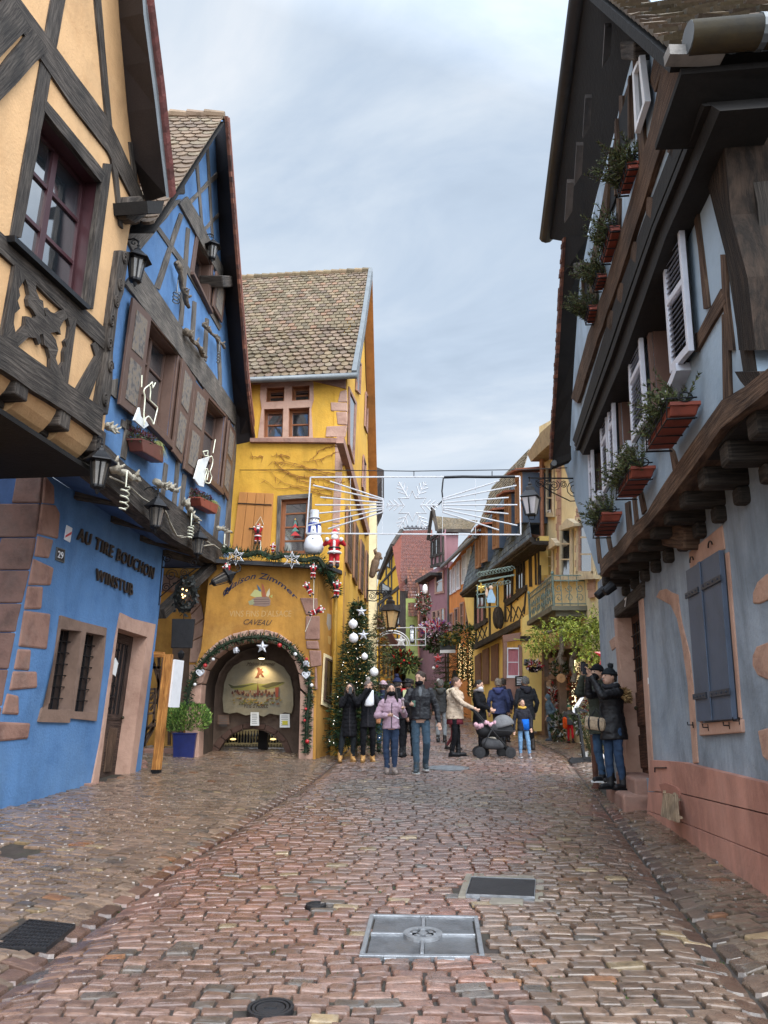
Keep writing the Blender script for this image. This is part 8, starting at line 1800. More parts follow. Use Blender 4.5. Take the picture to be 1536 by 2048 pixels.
for i, (x, y0, y1, lab) in enumerate(((715, 225, 400, 'left column of amber fairy lights on the orange house front'), (741, 245, 410, 'middle column of amber fairy lights on the orange house front'), (770, 225, 490, 'right and longest column of amber fairy lights beside the dull red shutters'))):
 t = T('light_garland', lab, 'light garland', fp(z7((x, y1))[0], 31), 'amber light columns on the orange house'); m = M(); g_ = M(); n = int((y1-y0)*1.0)
 for k in range(n):
  p = fp(z7((x+R_(-7, 7), y0+(y1-y0)*k/n))[0], 31)+V((0, R_(-.1, .1), 0)); m.ell(p, R_(.012, .024), 5, 4)
  for q_ in range(3): g_.leaf(p, (R_(-1, 1), R_(-1, .5), R_(-1, 1)), .14, .05, mul(rnd.choice(DGREEN+[lin(120, 100, 50)]), R_(.5, 1.3)))
 m.build('bulbs', WARM, t); g_.build('greenery', NEED, t)
mass('green garland with gold ornaments across the orange house front', 'fir_swag', 'fir swag', fp(z7((735, 175))[0], 31.5), (.5, .3, .45), GREEN+[lin(170, 140, 60)], 420, .16); mass('green and gold swag over the grey and white shop sign', 'fir_swag', 'fir swag', fp(z7((668, 205))[0], 33), (.45, .3, .22), GREEN+[lin(170, 140, 60)], 240, .16)
for x, y, lab in ((430, 300, 'fir swag with a red bow on the left below the light arch'), (370, 290, 'fir swag on the far yellow facade left of the light arch'), (455, 330, 'pale green swag over the far doorway under the light arch')): mass(lab, 'fir_swag', 'fir swag', fp(z7((x, y))[0], 36), (.6, .3, .4), GREEN+[lin(120, 130, 70)]+([lin(180, 40, 40)]*2 if 'red' in lab else []), 260, .2)
mass('low shrub in a pot beside the mauve house behind the walking man', 'potted_shrub', 'shrub', fp((888, 1395), 29), (.45, .4, .6), GREEN, 420, .16)
# shop stock standing at the stone house
for x, y, h_, mt, lab in ((1226, 650, 'g', 0, 'white-flowered dark green bush at the foot of the shop'), (1352, 610, 'w', 0, 'bush with white blossoms beside the sign stand'), (1365, 520, 'r', 0, 'red and white ornaments hanging low at the lit shop window'), (1300, 450, 'o', 0, 'orange and brown dried garland inside the lit shop window'), (1195, 520, 'p', 0, 'red and white ribbons hanging along the shop post')): mass(lab, 'shop_decoration', 'shop decoration', fp(z7((x, y))[0], 5.35*1478/(640+x/2.56-768)-.5), (.28, .25, .42) if h_ in 'gw' else (.10, .15, .6), {'g': GREEN[:2]+[lin(40, 50, 36), lin(200, 200, 196)], 'w': GREEN+[lin(210, 205, 200)], 'r': [lin(160, 30, 34), lin(200, 190, 180)], 'o': [lin(150, 80, 40), lin(110, 60, 40)], 'p': [lin(150, 30, 36), lin(200, 195, 190), lin(70, 50, 40)]}[h_], 240, .13, 'decorations before the stone shop')
t = T('hanging_basket', 'small dark basket of red flowers on the corner of the timbered house', 'hanging basket', fp(z7((1095, 350))[0], 23.6)); c = V(t.location); m = M(); m.lathe([(.1, -.12), (.24, .0), (.25, .03)], c, 10); m.tube([c, c+V((.4, .3, .12))], .02, 4); m.build('basket', IRON, t); m = M(); spray(m, c+V((0, 0, .06)), (.28, .2, .16), 160, .12, .05, [lin(180, 40, 60), lin(220, 200, 210), lin(40, 60, 40)]); m.build('flowers', NEED, t)
m = M(); m.wprism(Wall(0, 23.8, 1, 0), [(1000, 390), (1044, 388), (1045, 440), (1001, 442)], -.05, 0, Z7); bd_ = one(m, 'blackboard', BLKC, 'black chalkboard on the stone corner of the timbered house', 'chalkboard'); m = M()
for k in range(5): m.wprism(Wall(0, 23.8, 1, 0), [(1008, 398+k*8), (1036-k*2, 397+k*8), (1036-k*2, 400+k*8), (1008, 401+k*8)], 0, .004, Z7)
m.build('chalk_marks', WHITE, bd_)
# people
def basis(f):                                  # frame from a facing direction
 f = V(f).normalized(); r = f.cross(V((0, 0, 1))).normalized(); return f, r, r.cross(f)
HAIRS = {}
def cloth(c, rough=.9, sheen=0): 
 k = 'cloth_%02d%02d%02d_%d' % (int(c[0]*99), int(c[1]*99), int(c[2]*99), int(rough*10)); return surf(k, c, rough, .14, 9, .45, 34, spec=.45 if rough < .6 else .2)
def person(label, x, y, h, yaw, coat, legs, shoes, hair=(.02, .014, .011), J={}, hem=.47, hood=None, mask=None, hat=None, pom=None, long_hair=0, puff=0, head_turn=0, head_tilt=0, face=True, skin=(.52, .31, .22), lean=0, wide=1.0, base=None, group=None, coat_rough=.85, scarf=None, skirt=None, hands=True, boots=.09, collar=True, trim=None, bun=False):
 """standing figure facing -Y when yaw = 0; J overrides joints in units of the height"""
 z0 = gz(x, y) if base is None else base
 t = T('person', label, 'person', (x, y, z0), group); Rz = Matrix.Rotation(yaw, 3, 'Z'); O_ = V((x, y, z0))
 j = dict(sR=(-.088*wide, .01, .79), sL=(.088*wide, .01, .79), eR=(-.130*wide, .025, .64), eL=(.130*wide, .02, .64), wR=(-.125*wide, -.045, .505), wL=(.128*wide, -.03, .50), hR=(-.05, 0, .51), hL=(.05, 0, .51), kR=(-.055, -.012, .28), kL=(.055, -.012, .28), aR=(-.055, .012, .05), aL=(.055, .012, .05))
 for q in 'RL': s_ = R_(-.05, .05); j['a'+q] = (j['a'+q][0]*R_(.8, 1.25), .012+s_, .05); j['k'+q] = (j['k'+q][0]*R_(.9, 1.15), s_*.5-.014, .28)
 j.update(J)
 P = lambda q: O_+Rz @ (V((q[0], q[1]-(lean*(q[2]-.5) if q[2] > .5 else 0), q[2]))*h)
 g = {k: P(v) for k, v in j.items()}
 Hc = P((0, -.008, .923)); h0 = h; ff, fr_, fu = basis(Rz @ Matrix.Rotation(head_turn, 3, 'Z') @ V((0, -1, head_tilt)))
 Rh = Matrix((fr_, -ff, fu)).transposed(); hp = lambda a, b, c: Hc+Rh @ (V((a, b, c))*h)
 nb = .95
 # body: head with nose, chin and ears, neck, trunk, arms, legs, hands with five fingers
 m = M(); m.ell(Hc, (.048*h, .058*h, .068*h), 14, 10, Rh); m.ell(hp(0, -.018, -.035), (.035*h, .040*h, .036*h), 12, 8, Rh); m.cap(hp(0, -.054, .005), hp(0, -.066, -.014), .007*h, .010*h, 8)
 for s in (-1, 1): m.ell(hp(s*.047, .005, -.006), (.008*h, .014*h, .018*h), 8, 6, Rh)
 m.cap(P((0, .008, .80)), hp(0, .008, -.05), .034*h, .031*h); m.loft([(P((0, 0, z)), a*h*wide, b*h) for z, a, b in ((.48, .07, .055), (.55, .08, .055), (.65, .07, .05), (.75, .07, .05), (.80, .05, .04), (.83, .03, .03))], 12)
 for s in 'RL':
  m.cap(g['s'+s]-V((0, 0, .008*h)), g['e'+s], .023*h, .020*h); m.cap(g['e'+s], g['w'+s], .021*h, .015*h); m.cap(g['h'+s].lerp(g['k'+s], .1), g['k'+s], .032*h, .026*h); m.cap(g['k'+s], g['a'+s], .026*h, .018*h)
  if hands:
   d = (g['w'+s]-g['e'+s]).normalized(); fw_ = Rz @ V((0, -1, 0)); sd_ = d.cross(fw_); sd_ = sd_.normalized() if sd_.length > .1 else Rz @ V((1, 0, 0)); up_ = sd_.cross(d).normalized(); w = g['w'+s]; sg = 1 if s == 'R' else -1; pc = w+d*.030*h
   m.cap(w, w+d*.048*h, .014*h, .019*h)
   for i in range(4):
    b_ = w+d*.055*h+sd_*(i-1.5)*.0095*h; l = (.036, .042, .04, .032)[i]*h; k_ = b_+d*l*.55+up_*.006*h; m.cap(b_, k_, .0062*h, .0058*h, 6); m.cap(k_, k_+d*l*.3+up_*.014*h, .0056*h, .0048*h, 6)
   tb_ = w+d*.02*h-sd_*sg*.012*h; m.cap(tb_, tb_+d*.022*h-sd_*sg*.018*h+up_*.006*h, .0068*h, .006*h, 6)
 m.build('body', surf('skin_%d' % int(skin[0]*100), skin, .55, .06, 9, .05, 40), t, smooth=True, remesh=.0085, smo=1)
 if face:
  m = M()
  for s in (-1, 1): m.ell(hp(s*.019, -.0515, .003), (.0078*h, .005*h, .0042*h), 8, 6, Rh); m.ell(hp(s*.019, -.052, .019), (.012*h, .005*h, .0026*h), 8, 4, Rh)
  m.build('eyes_and_brows', surf('dark_eye', (.018, .013, .012), .3, .1, 9, 0), t, smooth=True)
  if not mask: m = M(); m.ell(hp(0, -.0545, -.040), (.017*h, .005*h, .0045*h), 8, 4, Rh); m.build('mouth', surf('lips', (.30, .09, .08), .5, .1, 9, 0), t, smooth=True)
 if mask: m = M(); m.ell(hp(0, -.026, -.036), (.0415*h, .044*h, .036*h), 12, 8, Rh); m.build('face_mask', cloth(mask, .8), t, smooth=True)
 if hair and not (hood and hood != coat and hood[0] == 'up'):
  m = M(); m.ell(hp(0, .009, .017), (.052*h, .058*h, .058*h), 14, 10, Rh)
  for k in range(26): a = R_(.2, 2.94); r = R_(.9, 1.03); m.cap(hp(.05*r*math.cos(a), .012+.05*math.sin(a)*r, .05*R_(-.2, .9)), hp(.052*r*math.cos(a), .016+.052*r*math.sin(a), -.028+R_(-.012, .012)), .011*h, .007*h, 6)
  if long_hair:
   for k in range(20): a = R_(-.35, 3.5); p = hp(.052*math.cos(a), .012+.044*math.sin(a), -.0); q = hp(.066*math.cos(a)*R_(.9, 1.2), .0+.05*math.sin(a)+R_(-.02, .01), -long_hair*R_(.8, 1.05)); m.cap(p, q, .019*h, .011*h, 6)
  if bun: m.cap(hp(0, .06, .0), hp(.005, .09, -.05), .022*h, .014*h)
  m.build('hair', surf('hair_%d' % int(hair[0]*300), hair, .55, .3, 30, .6, 60), t, smooth=True, remesh=.009)
 if hat:
  m = M(); m.ell(hp(0, .006, .018), (.056*h, .064*h, .064*h), 16, 8, Rh, lo=.12); m.tube([hp(.057*math.cos(a*.42), .006+.064*math.sin(a*.42), .024) for a in range(15)], .011*h, 6, closed=True); m.build('knitted_hat', cloth(hat, .95), t, smooth=True)
  if pom: m = M(); m.ell(hp(0, .016, .098), .026*h, 10, 8); [m.spine(hp(0, .016, .098)+V((R_(-1, 1), R_(-1, 1), R_(-1, 1)))*.014*h, (R_(-1, 1), R_(-1, 1), R_(-1, 1)), .028*h, .012*h) for _ in range(80)]; m.build('pompom', cloth(pom, .95), t)
 # coat: trunk rings, arms, optional quilting
 m = M(); zs = []; z = hem
 while z < .835: zs.append(z); z += .0115
 def ring(z):
  tab = [(.30, .110, .093), (.47, .108, .088), (.55, .100, .077), (.64, .092, .068), (.73, .104, .072), (.785, .090, .062), (.815, .062, .05), (.835, .044, .042)]
  if z <= .30: a, b = tab[0][1:]
  else:
   for p, q in zip(tab, tab[1:]):
    if z <= q[0]: f = (z-p[0])/(q[0]-p[0]); a, b = p[1]+(q[1]-p[1])*f, p[2]+(q[2]-p[2])*f; break
   else: a, b = tab[-1][1:]
  k = 1+(.07*abs(math.sin(z*math.pi/puff))-.03 if puff else .012*math.sin(z*60+x)); return a*k*wide*.93, b*k*(.45+.55*wide)
 m.loft([(P((0, 0, z)), ring(z)[0]*h, ring(z)[1]*h) for z in zs], 18)
 for s in 'RL':
  a, e, w = g['s'+s], g['e'+s], g['w'+s]; w2_ = e.lerp(w, .93); n = 5
  m.ell(a, .038*h, 10, 8)
  for p, q, r0, r1 in ((a, e, .041, .035), (e, w2_, .035, .026)):
   for i in range(n if puff else 1):
    u, v = i/(n if puff else 1), (i+1)/(n if puff else 1); k = 1.0; m.cap(p.lerp(q, u), p.lerp(q, v), (r0+(r1-r0)*u)*h*(.93 if puff else 1), (r0+(r1-r0)*v)*h*(.93 if puff else 1), 10)
    if puff: m.ell(p.lerp(q, (u+v)/2), (r0+(r1-r0)*(u+v)/2)*h*1.08, 10, 8)
 if collar: m.loft([(P((0, .006, .81)), .052*h, .05*h), (P((0, .006, .845)), .048*h, .048*h), (P((0, .008, .865)), .045*h, .044*h)], 14)
 cm = cloth(coat, coat_rough); m.build('coat', cm, t, smooth=True, remesh=.0115, smo=2)
 m = M(); m.tube([P((.004*math.sin(z*9), -ring(z)[1]-.002, z)) for z in zs[1:-3:6]], .005*h, 5); m.build('zip', surf('dark_zip', (.035, .03, .035), .4, .1, 9, 0, metal=.4), t)
 if hood:
  up = hood[0] == 'up'; hc = hood[1]; m = M()
  if up: m.ell(hp(0, .012, .008), (.062*h, .07*h, .075*h), 14, 10, Rh); m.loft([(P((0, .01, .80)), .07*h, .06*h), (P((0, .012, .87)), .055*h, .055*h)], 12)
  else:
   for k in range(9): a = .25+2.6*k/8; m.ell(P((.062*math.cos(a), .010+.055*math.sin(a), .835-.012*math.sin(a))), (.030*h, .030*h, .026*h), 8, 6)
   m.ell(P((0, .072, .80)), (.055*h, .03*h, .05*h), 10, 8)
  m.build('hood', cloth(hc, .95 if hood[0] == 'fur' else .88), t, smooth=True, remesh=.011, smo=1)
  if hood[0] == 'fur':
   m = M(); FUR = [lin(215, 180, 125), lin(165, 130, 88), lin(120, 92, 62)]
   for k in range(900): a = R_(-.2, 3.3); p = P((.085*math.cos(a), .045+.105*math.sin(a), .785-.03*math.sin(a)+R_(-.045, .04))); m.spine(p, Rz @ V((math.cos(a)+R_(-.5, .5), math.sin(a)+R_(-.5, .5), R_(-.6, .6))), R_(.06, .10), .03, mul(rnd.choice(FUR), R_(.6, 1.2)))
   m.build('fur_trim', NEED, t)
 if scarf: m = M(); m.tube([P((.058*math.cos(a*.45), .006+.056*math.sin(a*.45), .845+.008*math.sin(a))) for a in range(14)], .022*h, 8, closed=True); m.build('scarf', cloth(scarf, .95), t, smooth=True)
 if skirt: m = M(); m.loft([(P((0, 0, z)), r*h, r*.82*h) for z, r in ((skirt[0], .112), (skirt[0]+.05, .106), (.5, .088))], 18); m.build('skirt', cloth(skirt[1]), t, smooth=True)
 # trousers
 m = M(); m.ell(P((0, 0, .50)), (.076*h, .054*h, .05*h), 12, 8)
 for s in 'RL': m.cap(g['h'+s].lerp(g['k'+s], .12), g['k'+s], .047*h, .040*h); m.cap(g['k'+s], g['a'+s]+V((0, 0, .02*h)), .040*h, .030*h)
 m.build('trousers', cloth(legs), t, smooth=True, remesh=.0115, smo=2)
 for s in 'RL':
  a = g['a'+s]; f = (Rz @ V((-.12 if s == 'R' else .12, -1, 0))).normalized(); lift = a.z-.05*h; gd = V((a.x, a.y, lift))
  m = M(); m.cap(a+V((0, 0, boots*h*.6)), a-V((0, 0, .012*h)), .031*h, .032*h); m.cap(gd+V((0, 0, .027*h))-f*.022*h, gd+V((0, 0, .024*h))+f*.085*h, .027*h, .023*h); sh_ = m.build('shoe', cloth(shoes, .55), t, smooth=True, remesh=.009, smo=1)
  m = M(); m.loft([(gd+f*.03*h+V((0, 0, z)), .03*h+abs(f.x)*.055*h, .03*h+abs(f.y)*.055*h) for z in (-.001*h, .012*h)], 14); m.build('sole', cloth(trim or mul(shoes, .5), .7), sh_)
 return g, P, t
BLK = (.006, .006, .008); BLK2 = (.010, .010, .013); NAVY = (.022, .028, .06); JEAN = (.055, .09, .125); JEAND = (.028, .045, .085); TAN = (.46, .25, .085)
def phone(g, lab, d=V((0, -.03, .05)), c=(.02, .02, .024)):
 m = M(); m.box(g+d, (.075, .012, .15), Matrix.Rotation(.1, 3, 'Y')); b_ = one(m, 'phone', surf('phone_%d' % int(c[0]*100), c, .25, .05, 9, 0), lab, 'phone', bevel=.005); m = M(); m.box(g+d+V((.018, -.008, .045)), (.024, .006, .035)); m.build('lens', GLASSD, b_)
# the two by the Christmas tree
g, P, t = person('person in long black quilted coat and tan boots photographing with a raised phone', -.74, 16.6, 1.62, .15, BLK, (.014, .017, .02), TAN, J=dict(eR=(-.12, -.10, .70), wR=(-.03, -.13, .86), eL=(.10, -.12, .70), wL=(.0, -.14, .845), aR=(-.115, .0, .05), kR=(-.09, 0, .28), aL=(.05, 0, .05)), hem=.31, puff=.052, long_hair=.14, hair=(.025, .016, .012), head_turn=-.25)
phone((g['wR']+g['wL'])/2, 'dark phone held before the face of the person in the long quilted coat', V((.02, -.07, .07)))
g, P, t = person('person in black coat and grey bobble hat shielding their eyes, white bag on wrist', -.34, 16.5, 1.66, .05, BLK2, BLK, TAN, J=dict(eR=(-.13, -.10, .72), wR=(-.01, -.13, .90), eL=(.17, -.04, .66), wL=(.16, .05, .58)), hem=.42, mask=BLK, hat=(.13, .105, .095), pom=(.34, .3, .27), head_turn=-.1)
c = g['wR']+V((.06, -.07, -.24)); m = M(); m.loft([(c+V((.3*z+R_(-.01, .01), 0, z)), a, b) for z, a, b in ((-.13, .06, .04), (-.10, .10, .055), (0, .085, .05), (.10, .045, .03), (.2, .015, .015))], 12); one(m, 'plastic_bag', surf('white_plastic', (.72, .72, .74), .4, .08, 12, .4), 'white plastic bag hanging from the raised wrist by the tree', 'bag', smooth=True)
m = M(); m.box(P((.135, .07, .53)), (.10, .2, .22)); one(m, 'shoulder_bag', surf('tan_leather', (.36, .15, .06), .6, .15, 8, .1), 'tan leather bag at the hip of the person in the bobble hat', 'bag', bevel=.03)
# the couple in the middle
g, P, t = person('woman in lilac quilted jacket and blue jeans with black mask, pointing a pen', .13, 14.3, 1.60, .1, (.42, .285, .345), JEAND, (.28, .22, .19), J=dict(eR=(-.17, .0, .63), wR=(-.05, -.12, .64), eL=(.16, -.01, .64), wL=(.125, -.13, .70), aL=(.035, -.01, .05), kL=(.04, -.02, .28), aR=(-.045, 0, .05)), hem=.49, puff=.06, mask=BLK, long_hair=.15, hair=(.014, .009, .008), wide=1.0)
m = M(); a = g['wR']+V((.06, -.05, .0)); m.tube([a+V((-.02, 0, .03)), a+V((.14, -.05, -.06))], .009, 6); one(m, 'pen', WHITE, 'white pen in the hand of the woman in lilac', 'pen')
m = M(); a = g['wL']+V((.0, -.05, .02)); m.cap(a-V((0, 0, .06)), a+V((-.01, 0, .12)), .028, .022); m.ell(a+V((-.01, 0, .16)), .035, 8, 6); one(m, 'wrapped_treat', surf('pink_grey', (.3, .23, .24), .6, .1, 9, .1), 'small wrapped treat held up by the woman in lilac', 'snack')
g, P, t = person('bearded man in black bomber jacket and blue jeans walking with a small cup', .68, 14.5, 1.83, -.05, BLK2, JEAN, (.04, .055, .065), J=dict(eR=(-.16, -.02, .66), wR=(-.10, -.15, .66), eL=(.165, .02, .63), wL=(.185, -.03, .49), aL=(.045, .09, .07), kL=(.06, -.03, .29), aR=(-.045, -.05, .045), kR=(-.05, -.035, .28)), hem=.515, mask=BLK, hair=(.04, .022, .014), head_turn=-.5, head_tilt=-.25, wide=1.16, coat_rough=.5, trim=(.5, .5, .48))
m = M(); m.loft([(P((0, -.066, .835)), .02, .01), (P((0, -.076, .79)), .035, .012), (P((0, -.082, .74)), .016, .008)], 8); m.build('grey_shirt', cloth((.15, .16, .17)), t)
m = M(); m.lathe([(.028, -.06), (.036, .05)], g['wR']+V((.06, -.05, .02)), 12); one(m, 'paper_cup', surf('green_cup', (.09, .17, .13), .5, .2, 30, 0), 'small green paper cup in the hand of the walking man', 'cup')
# behind them
g, P, t = person('person behind the couple in navy bobble hat, head turned away', .30, 17.6, 1.74, 2.9, BLK, BLK, BLK, hat=(.018, .022, .055), pom=(.02, .022, .05), face=False, hair=(.02, .015, .013))
m = M(); m.loft([(P((-.06, -.10, z)), .06, .03) for z in (.72, .78, .86)], 10); one(m, 'red_scarf', cloth(lin(190, 40, 50)), 'red scarf hanging on the person in the navy bobble hat', 'scarf')
person('person in dark coat and pale pink hat walking away left behind the couple', -.02, 19.0, 1.68, 3.1, NAVY, (.05, .10, .2), BLK, hat=(.42, .3, .34), face=False, hair=(.03, .02, .015))
g, P, t = person('person in black carrying a backpack between the lilac jacket and the man', .55, 17.9, 1.72, 2.8, BLK, BLK, BLK, hat=BLK, face=False, hair=(.02, .015, .013))
m = M(); m.cap(P((0, .10, .62)), P((0, .10, .77)), .12, .11); b_ = one(m, 'backpack', cloth(BLK2), 'black backpack with pale yellow patch between the couple', 'backpack', smooth=True)
m = M(); m.box(fp((810, 1387), 16.9), (.09, .03, .16)); m.build('patch', surf('pale_yellow', (.5, .52, .28), .7, .1, 9, 0), b_)
person('person in dark grey hooded coat standing behind the walking man', 1.62, 22.0, 1.74, 3.0, (.035, .036, .038), (.2, .22, .24), BLK, hood=('dn', (.05, .052, .05)), face=False, hair=(.1, .09, .085))
person('person in bright blue jacket far off before the orange house', 2.75, 31.0, 1.75, 2.6, lin(28, 56, 160), (.05, .05, .07), BLK, hood=('up', lin(28, 56, 160)), face=False)
for i, (x, y, c, h_) in enumerate(((-.35, 26, BLK, 1.7), (.15, 28, NAVY, 1.76), (.5, 25, (.09, .05, .045), 1.66), (.95, 27, BLK2, 1.8), (1.3, 30, (.06, .065, .07), 1.72), (-.1, 31, (.2, .16, .12), 1.7))): person(('person in black coat in the distant crowd, leftmost', 'person in navy coat in the distant crowd', 'person in dark brown coat in the distant crowd', 'tall person in black in the distant crowd behind the man', 'person in grey coat in the distant crowd, rightmost', 'person in beige coat deep in the distant crowd')[i], x, y, h_, R_(2.6, 3.6) if i % 2 else R_(-.4, .4), c, BLK, BLK, face=False, hat=(BLK, None, (.3, .25, .2), None, None, (.1, .1, .12))[i], hair=(.03, .02, .015), hands=False, group='distant crowd')
# pushchair group
g, P, t = person('woman in beige hooded coat and dark red skirt pushing the pushchair', 1.62, 17.8, 1.76, 1.35, (.46, .36, .27), BLK, BLK, hair=(.075, .04, .028), J=dict(eR=(-.13, -.10, .66), wR=(-.08, -.24, .60), eL=(.13, -.08, .66), wL=(.08, -.22, .585), aR=(-.04, .04, .05), aL=(.045, -.03, .05)), hem=.46, hood=('dn', (.62, .52, .38)), skirt=(.395, (.13, .02, .03)), boots=.14, lean=.06, wide=1.22)
c0 = V((2.42, 17.5, gz(2.42, 17.5))); t = T('pushchair', 'black and grey pushchair with pink blanket pushed by the woman in beige', 'pushchair', c0); Q_ = lambda x_, y_, z_: c0+V((x_, y_, z_)); m = M()
for yy in (-.2, .2): m.tube([Q_(-.42, yy, 1.02), Q_(-.36, yy, .98), Q_(.36, yy, .14)], .017, 6); m.tube([Q_(-.02, yy, .62), Q_(-.30, yy, .14)], .016, 6); m.tube([Q_(.0, yy, .58), Q_(.48, yy, .56)], .014, 6)
m.tube([Q_(-.42, -.2, 1.02), Q_(-.46, 0, 1.04), Q_(-.42, .2, 1.02)], .02, 6); m.tube([Q_(.36, -.2, .14), Q_(.36, .2, .14)], .015, 6); m.tube([Q_(-.3, -.2, .14), Q_(-.3, .2, .14)], .015, 6); m.build('frame', BLKC, t, smooth=True)
for xx in (-.31, .36):
 for yy in (-.24, -.16, .16, .24)[::3] if xx > 0 else (-.24, .24):
  w_ = M(); R9 = Matrix.Rotation(math.pi/2, 3, 'X'); w_.lathe([(.08, -.025), (.115, -.02), (.12, 0), (.115, .02), (.08, .025)], Q_(xx, yy, .115), 16, R9); wh = w_.build('wheel', BLKC, t); w_ = M(); w_.lathe([(.045, -.028), (.045, .028)], Q_(xx, yy, .115), 8, R9); w_.build('rim', CASTD, wh)
for xx in (-.15, .22): w_ = M(); w_.lathe([(.08, -.03), (.105, -.02), (.105, .02), (.08, .03)], Q_(xx, .24, .105), 14, Matrix.Rotation(math.pi/2, 3, 'X')); w_.build('wheel', BLKC, t)
m = M(); m.cap(Q_(-.2, 0, .60), Q_(.32, 0, .60), .17, .16); m.build('seat', BLKC, t, smooth=True); m = M(); m.ell(Q_(.26, 0, .66), (.26, .21, .26), 14, 8, Matrix.Rotation(-.25, 3, 'Y'), lo=.0); m.build('canopy', cloth((.16, .16, .165)), t, smooth=True)
m = M(); m.cap(Q_(-.12, 0, .30), Q_(.16, 0, .27), .13, .11); m.build('basket', cloth((.075, .075, .08)), t, smooth=True); PK = surf('pink_fleece', (.55, .33, .38), .95, .12, 14, .5, 40); m = M()
for k in range(12): m.ell(Q_(-.38+.045*k, R_(-.16, .02)-.04, .71+R_(-.03, .04)-.05*(k < 3)), R_(.035, .06), 8, 6)
m.build('pink_blanket', PK, t, smooth=True, remesh=.012)
g, P, t = person('woman with dark ponytail in black coat and white mask behind the pushchair', 2.28, 18.5, 1.70, .95, BLK, BLK, (.05, .03, .028), J=dict(eR=(-.13, -.06, .65), wR=(-.02, -.16, .60), eL=(.13, -.02, .64), wL=(.03, -.15, .58), aL=(.05, .03, .05)), hem=.36, mask=(.68, .68, .7), hair=(.012, .009, .008), bun=True, scarf=(.2, .18, .19), head_tilt=-.25)
c = fp((985, 1470), 18.1); m = M(); m.loft([(c+V((0, 0, z)), a, .03) for z, a in ((-.22, .13), (-.05, .11), (.1, .04), (.26, .015))], 10); one(m, 'tote_bag', surf('cotton', (.58, .53, .45), .9, .08, 9, .3), 'cream cotton tote bag hanging above the pushchair canopy', 'bag', smooth=True)
g, P, t = person('boy with short dark hair in black and bright blue jacket and mustard scarf', 3.12, 17.5, 1.27, -.15, (.022, .022, .03), (.15, .27, .43), (.2, .16, .16), hair=(.03, .022, .018), hem=.45, scarf=(.55, .34, .07), wide=1.1, head_turn=.35, trim=(.62, .6, .6), J=dict(aL=(.09, -.04, .05), kL=(.075, -.03, .28), eR=(-.155, .01, .62), wR=(-.16, -.03, .46)))
m = M(); m.loft([(P((.03, -.012, z)), r*1.27, .077*1.27) for z, r in ((.46, .085), (.56, .082), (.645, .08))], 14); m.build('blue_front', cloth(lin(22, 96, 190)), t, smooth=True)
person('man in navy blue hooded jacket seen from behind, grey hair', 3.05, 20.6, 1.76, 3.0, (.035, .045, .105), (.03, .03, .035), BLK, hair=(.16, .13, .105), hood=('dn', (.05, .06, .16)), face=False, wide=1.15); person('person with dark hair half hidden behind the man in navy', 3.45, 22.3, 1.78, 3.1, NAVY, BLK, BLK, hair=(.02, .015, .013), face=False)
person('man in long black parka with grey hair seen from behind beside the boy', 3.58, 19.5, 1.80, 3.3, (.018, .019, .023), BLK, (.05, .04, .035), hair=(.085, .082, .08), hood=('dn', (.022, .023, .028)), hem=.40, face=False, wide=1.18, boots=.14)
person('child in grey-blue hooded coat running towards the shop', 4.85, 22.6, 1.30, -1.35, (.09, .13, .17), (.16, .21, .27), (.11, .14, .18), hood=('up', (.10, .15, .19)), J=dict(aL=(.05, .16, .12), kL=(.05, .02, .27), aR=(-.04, -.03, .05), eL=(.13, .06, .64), wL=(.1, -.06, .56)), hem=.40, lean=.12)
person('small child walking behind the woman in beige, dark red tights and boots', 1.75, 19.6, 1.12, 1.2, (.22, .06, .06), (.12, .03, .035), (.02, .018, .018), J=dict(aR=(-.05, .16, .07), kR=(-.05, .02, .27), aL=(.05, -.06, .05)), hair=(.05, .03, .02), boots=.14)
person('toddler in dark coat with orange vest, green bobble hat and red trousers by the shop', 5.15, 21.6, 1.02, 2.6, (.075, .08, .09), lin(190, 36, 44), BLK, hat=lin(40, 88, 78), pom=(.62, .6, .55), face=False, wide=1.25, hair=None); m = M(); m.cap(fp(zc(Z7, [(1253, 610)])[0], 21.3), fp(zc(Z7, [(1255, 650)])[0], 21.3), .06, .06); one(m, 'orange_vest', cloth(lin(220, 84, 30)), 'bright orange panel worn by the toddler in the green hat', 'vest', smooth=True)
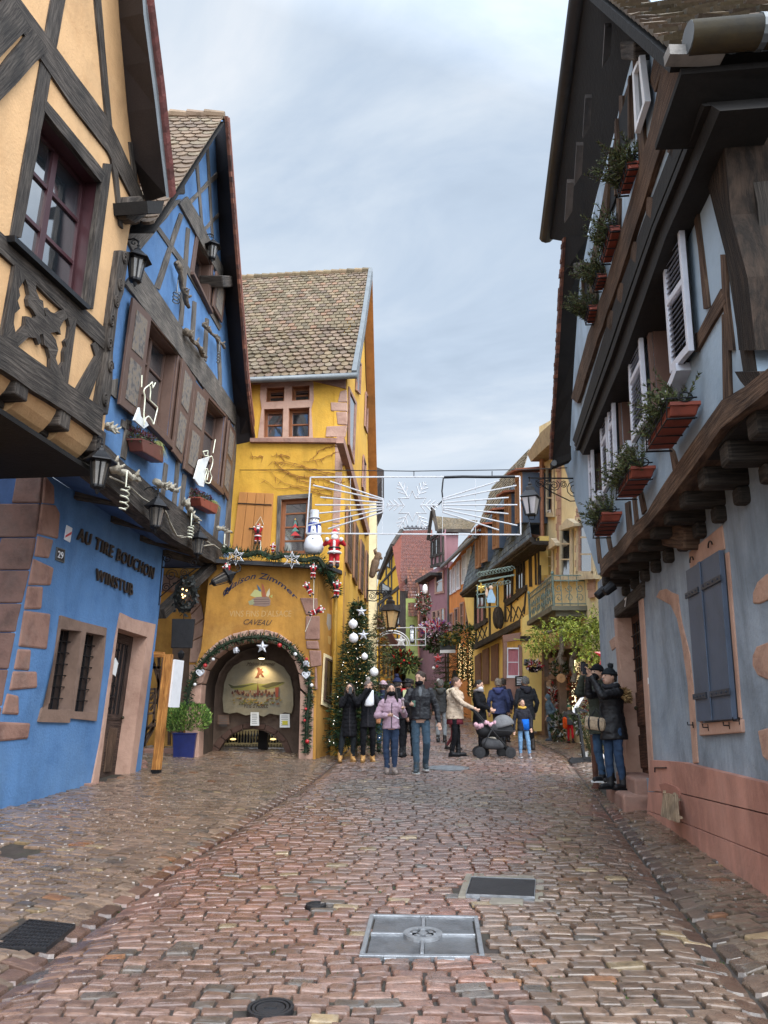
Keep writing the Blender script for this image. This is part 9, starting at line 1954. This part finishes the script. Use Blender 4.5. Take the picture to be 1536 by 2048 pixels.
# the two on the house steps
sx, sy = 3.19, 10.85
g, P, t = person('person in dark olive coat and black cap photographing beside the step, behind the other', 3.24, 11.62, 1.70, -1.0, (.045, .05, .038), (.045, .085, .15), BLK, base=STEPZ+.02, J=dict(eR=(-.10, -.15, .74), wR=(-.03, -.16, .90), eL=(.10, -.15, .73), wL=(.02, -.17, .90)), hem=.40, puff=.07, hat=BLK, mask=BLK, head_tilt=.15, hair=(.02, .016, .014), wide=1.1, trim=(.6, .6, .6))
phone((g['wR']+g['wL'])/2, 'phone held in dark gloves by the person in olive', V((-.03, -.08, .12)))
g, P, t = person('woman in black quilted coat and bobble hat taking a photo on the house step', sx, sy, 1.62, -1.15, BLK, (.03, .055, .105), BLK, base=STEPZ, J=dict(eR=(-.09, -.17, .77), wR=(-.03, -.21, .925), eL=(.09, -.17, .76), wL=(.0, -.20, .925), aR=(-.05, -.03, .05), aL=(.045, .02, .05), kL=(.05, -.012, .28), kR=(-.05, -.03, .28)), hem=.40, puff=.075, hat=(.012, .012, .014), pom=(.012, .012, .013), head_tilt=.12, hair=(.012, .01, .01), hood=('fur', BLK), scarf=(.03, .03, .034), boots=.2, wide=1.12, coat_rough=.5)
phone((g['wR']+g['wL'])/2, 'black phone in the bare hands of the woman on the step', V((-.06, -.02, .10)))
PG = surf('beige_canvas', (.36, .27, .18), .7, .25, 30, .1); c = P((-.07, -.13, .53)); t = T('handbag', 'beige patterned barrel handbag with dark straps worn by the woman on the step', 'handbag', c-V((0, 0, .1))); d = V((.8, -.6, -.12)).normalized(); m = M(); m.box(c, (.30, .13, .18), Matrix((d, d.cross(V((0, 0, 1))).normalized(), d.cross(V((0, 0, 1))).normalized().cross(d))).transposed()); m.build('body', PG, t, bevel=.045)
m = M()
for u in (-.07, .07): m.tube([c+d*u+(d.cross(V((0, 0, 1))).normalized()*math.cos(a*.42)+V((0, 0, math.sin(a*.42))))*.086 for a in range(15)], .012, 5, closed=True)
n_ = d.cross(V((0, 0, 1))).normalized(); m.tube([c-d*.07-n_*.05+V((0, 0, .1)), c+V((0, 0, .2))-n_*.05, c+d*.07-n_*.05+V((0, 0, .1))], .010, 5); m.build('straps', BLKC, t); m = M(); m.tube(resamp([c+d*.1+V((0, 0, .08)), P((-.03, -.11, .68)), P((.08, -.03, .83)), P((.1, .05, .80))], 10), .012, 5); m.build('shoulder_strap', BLKC, t)
bake_all()
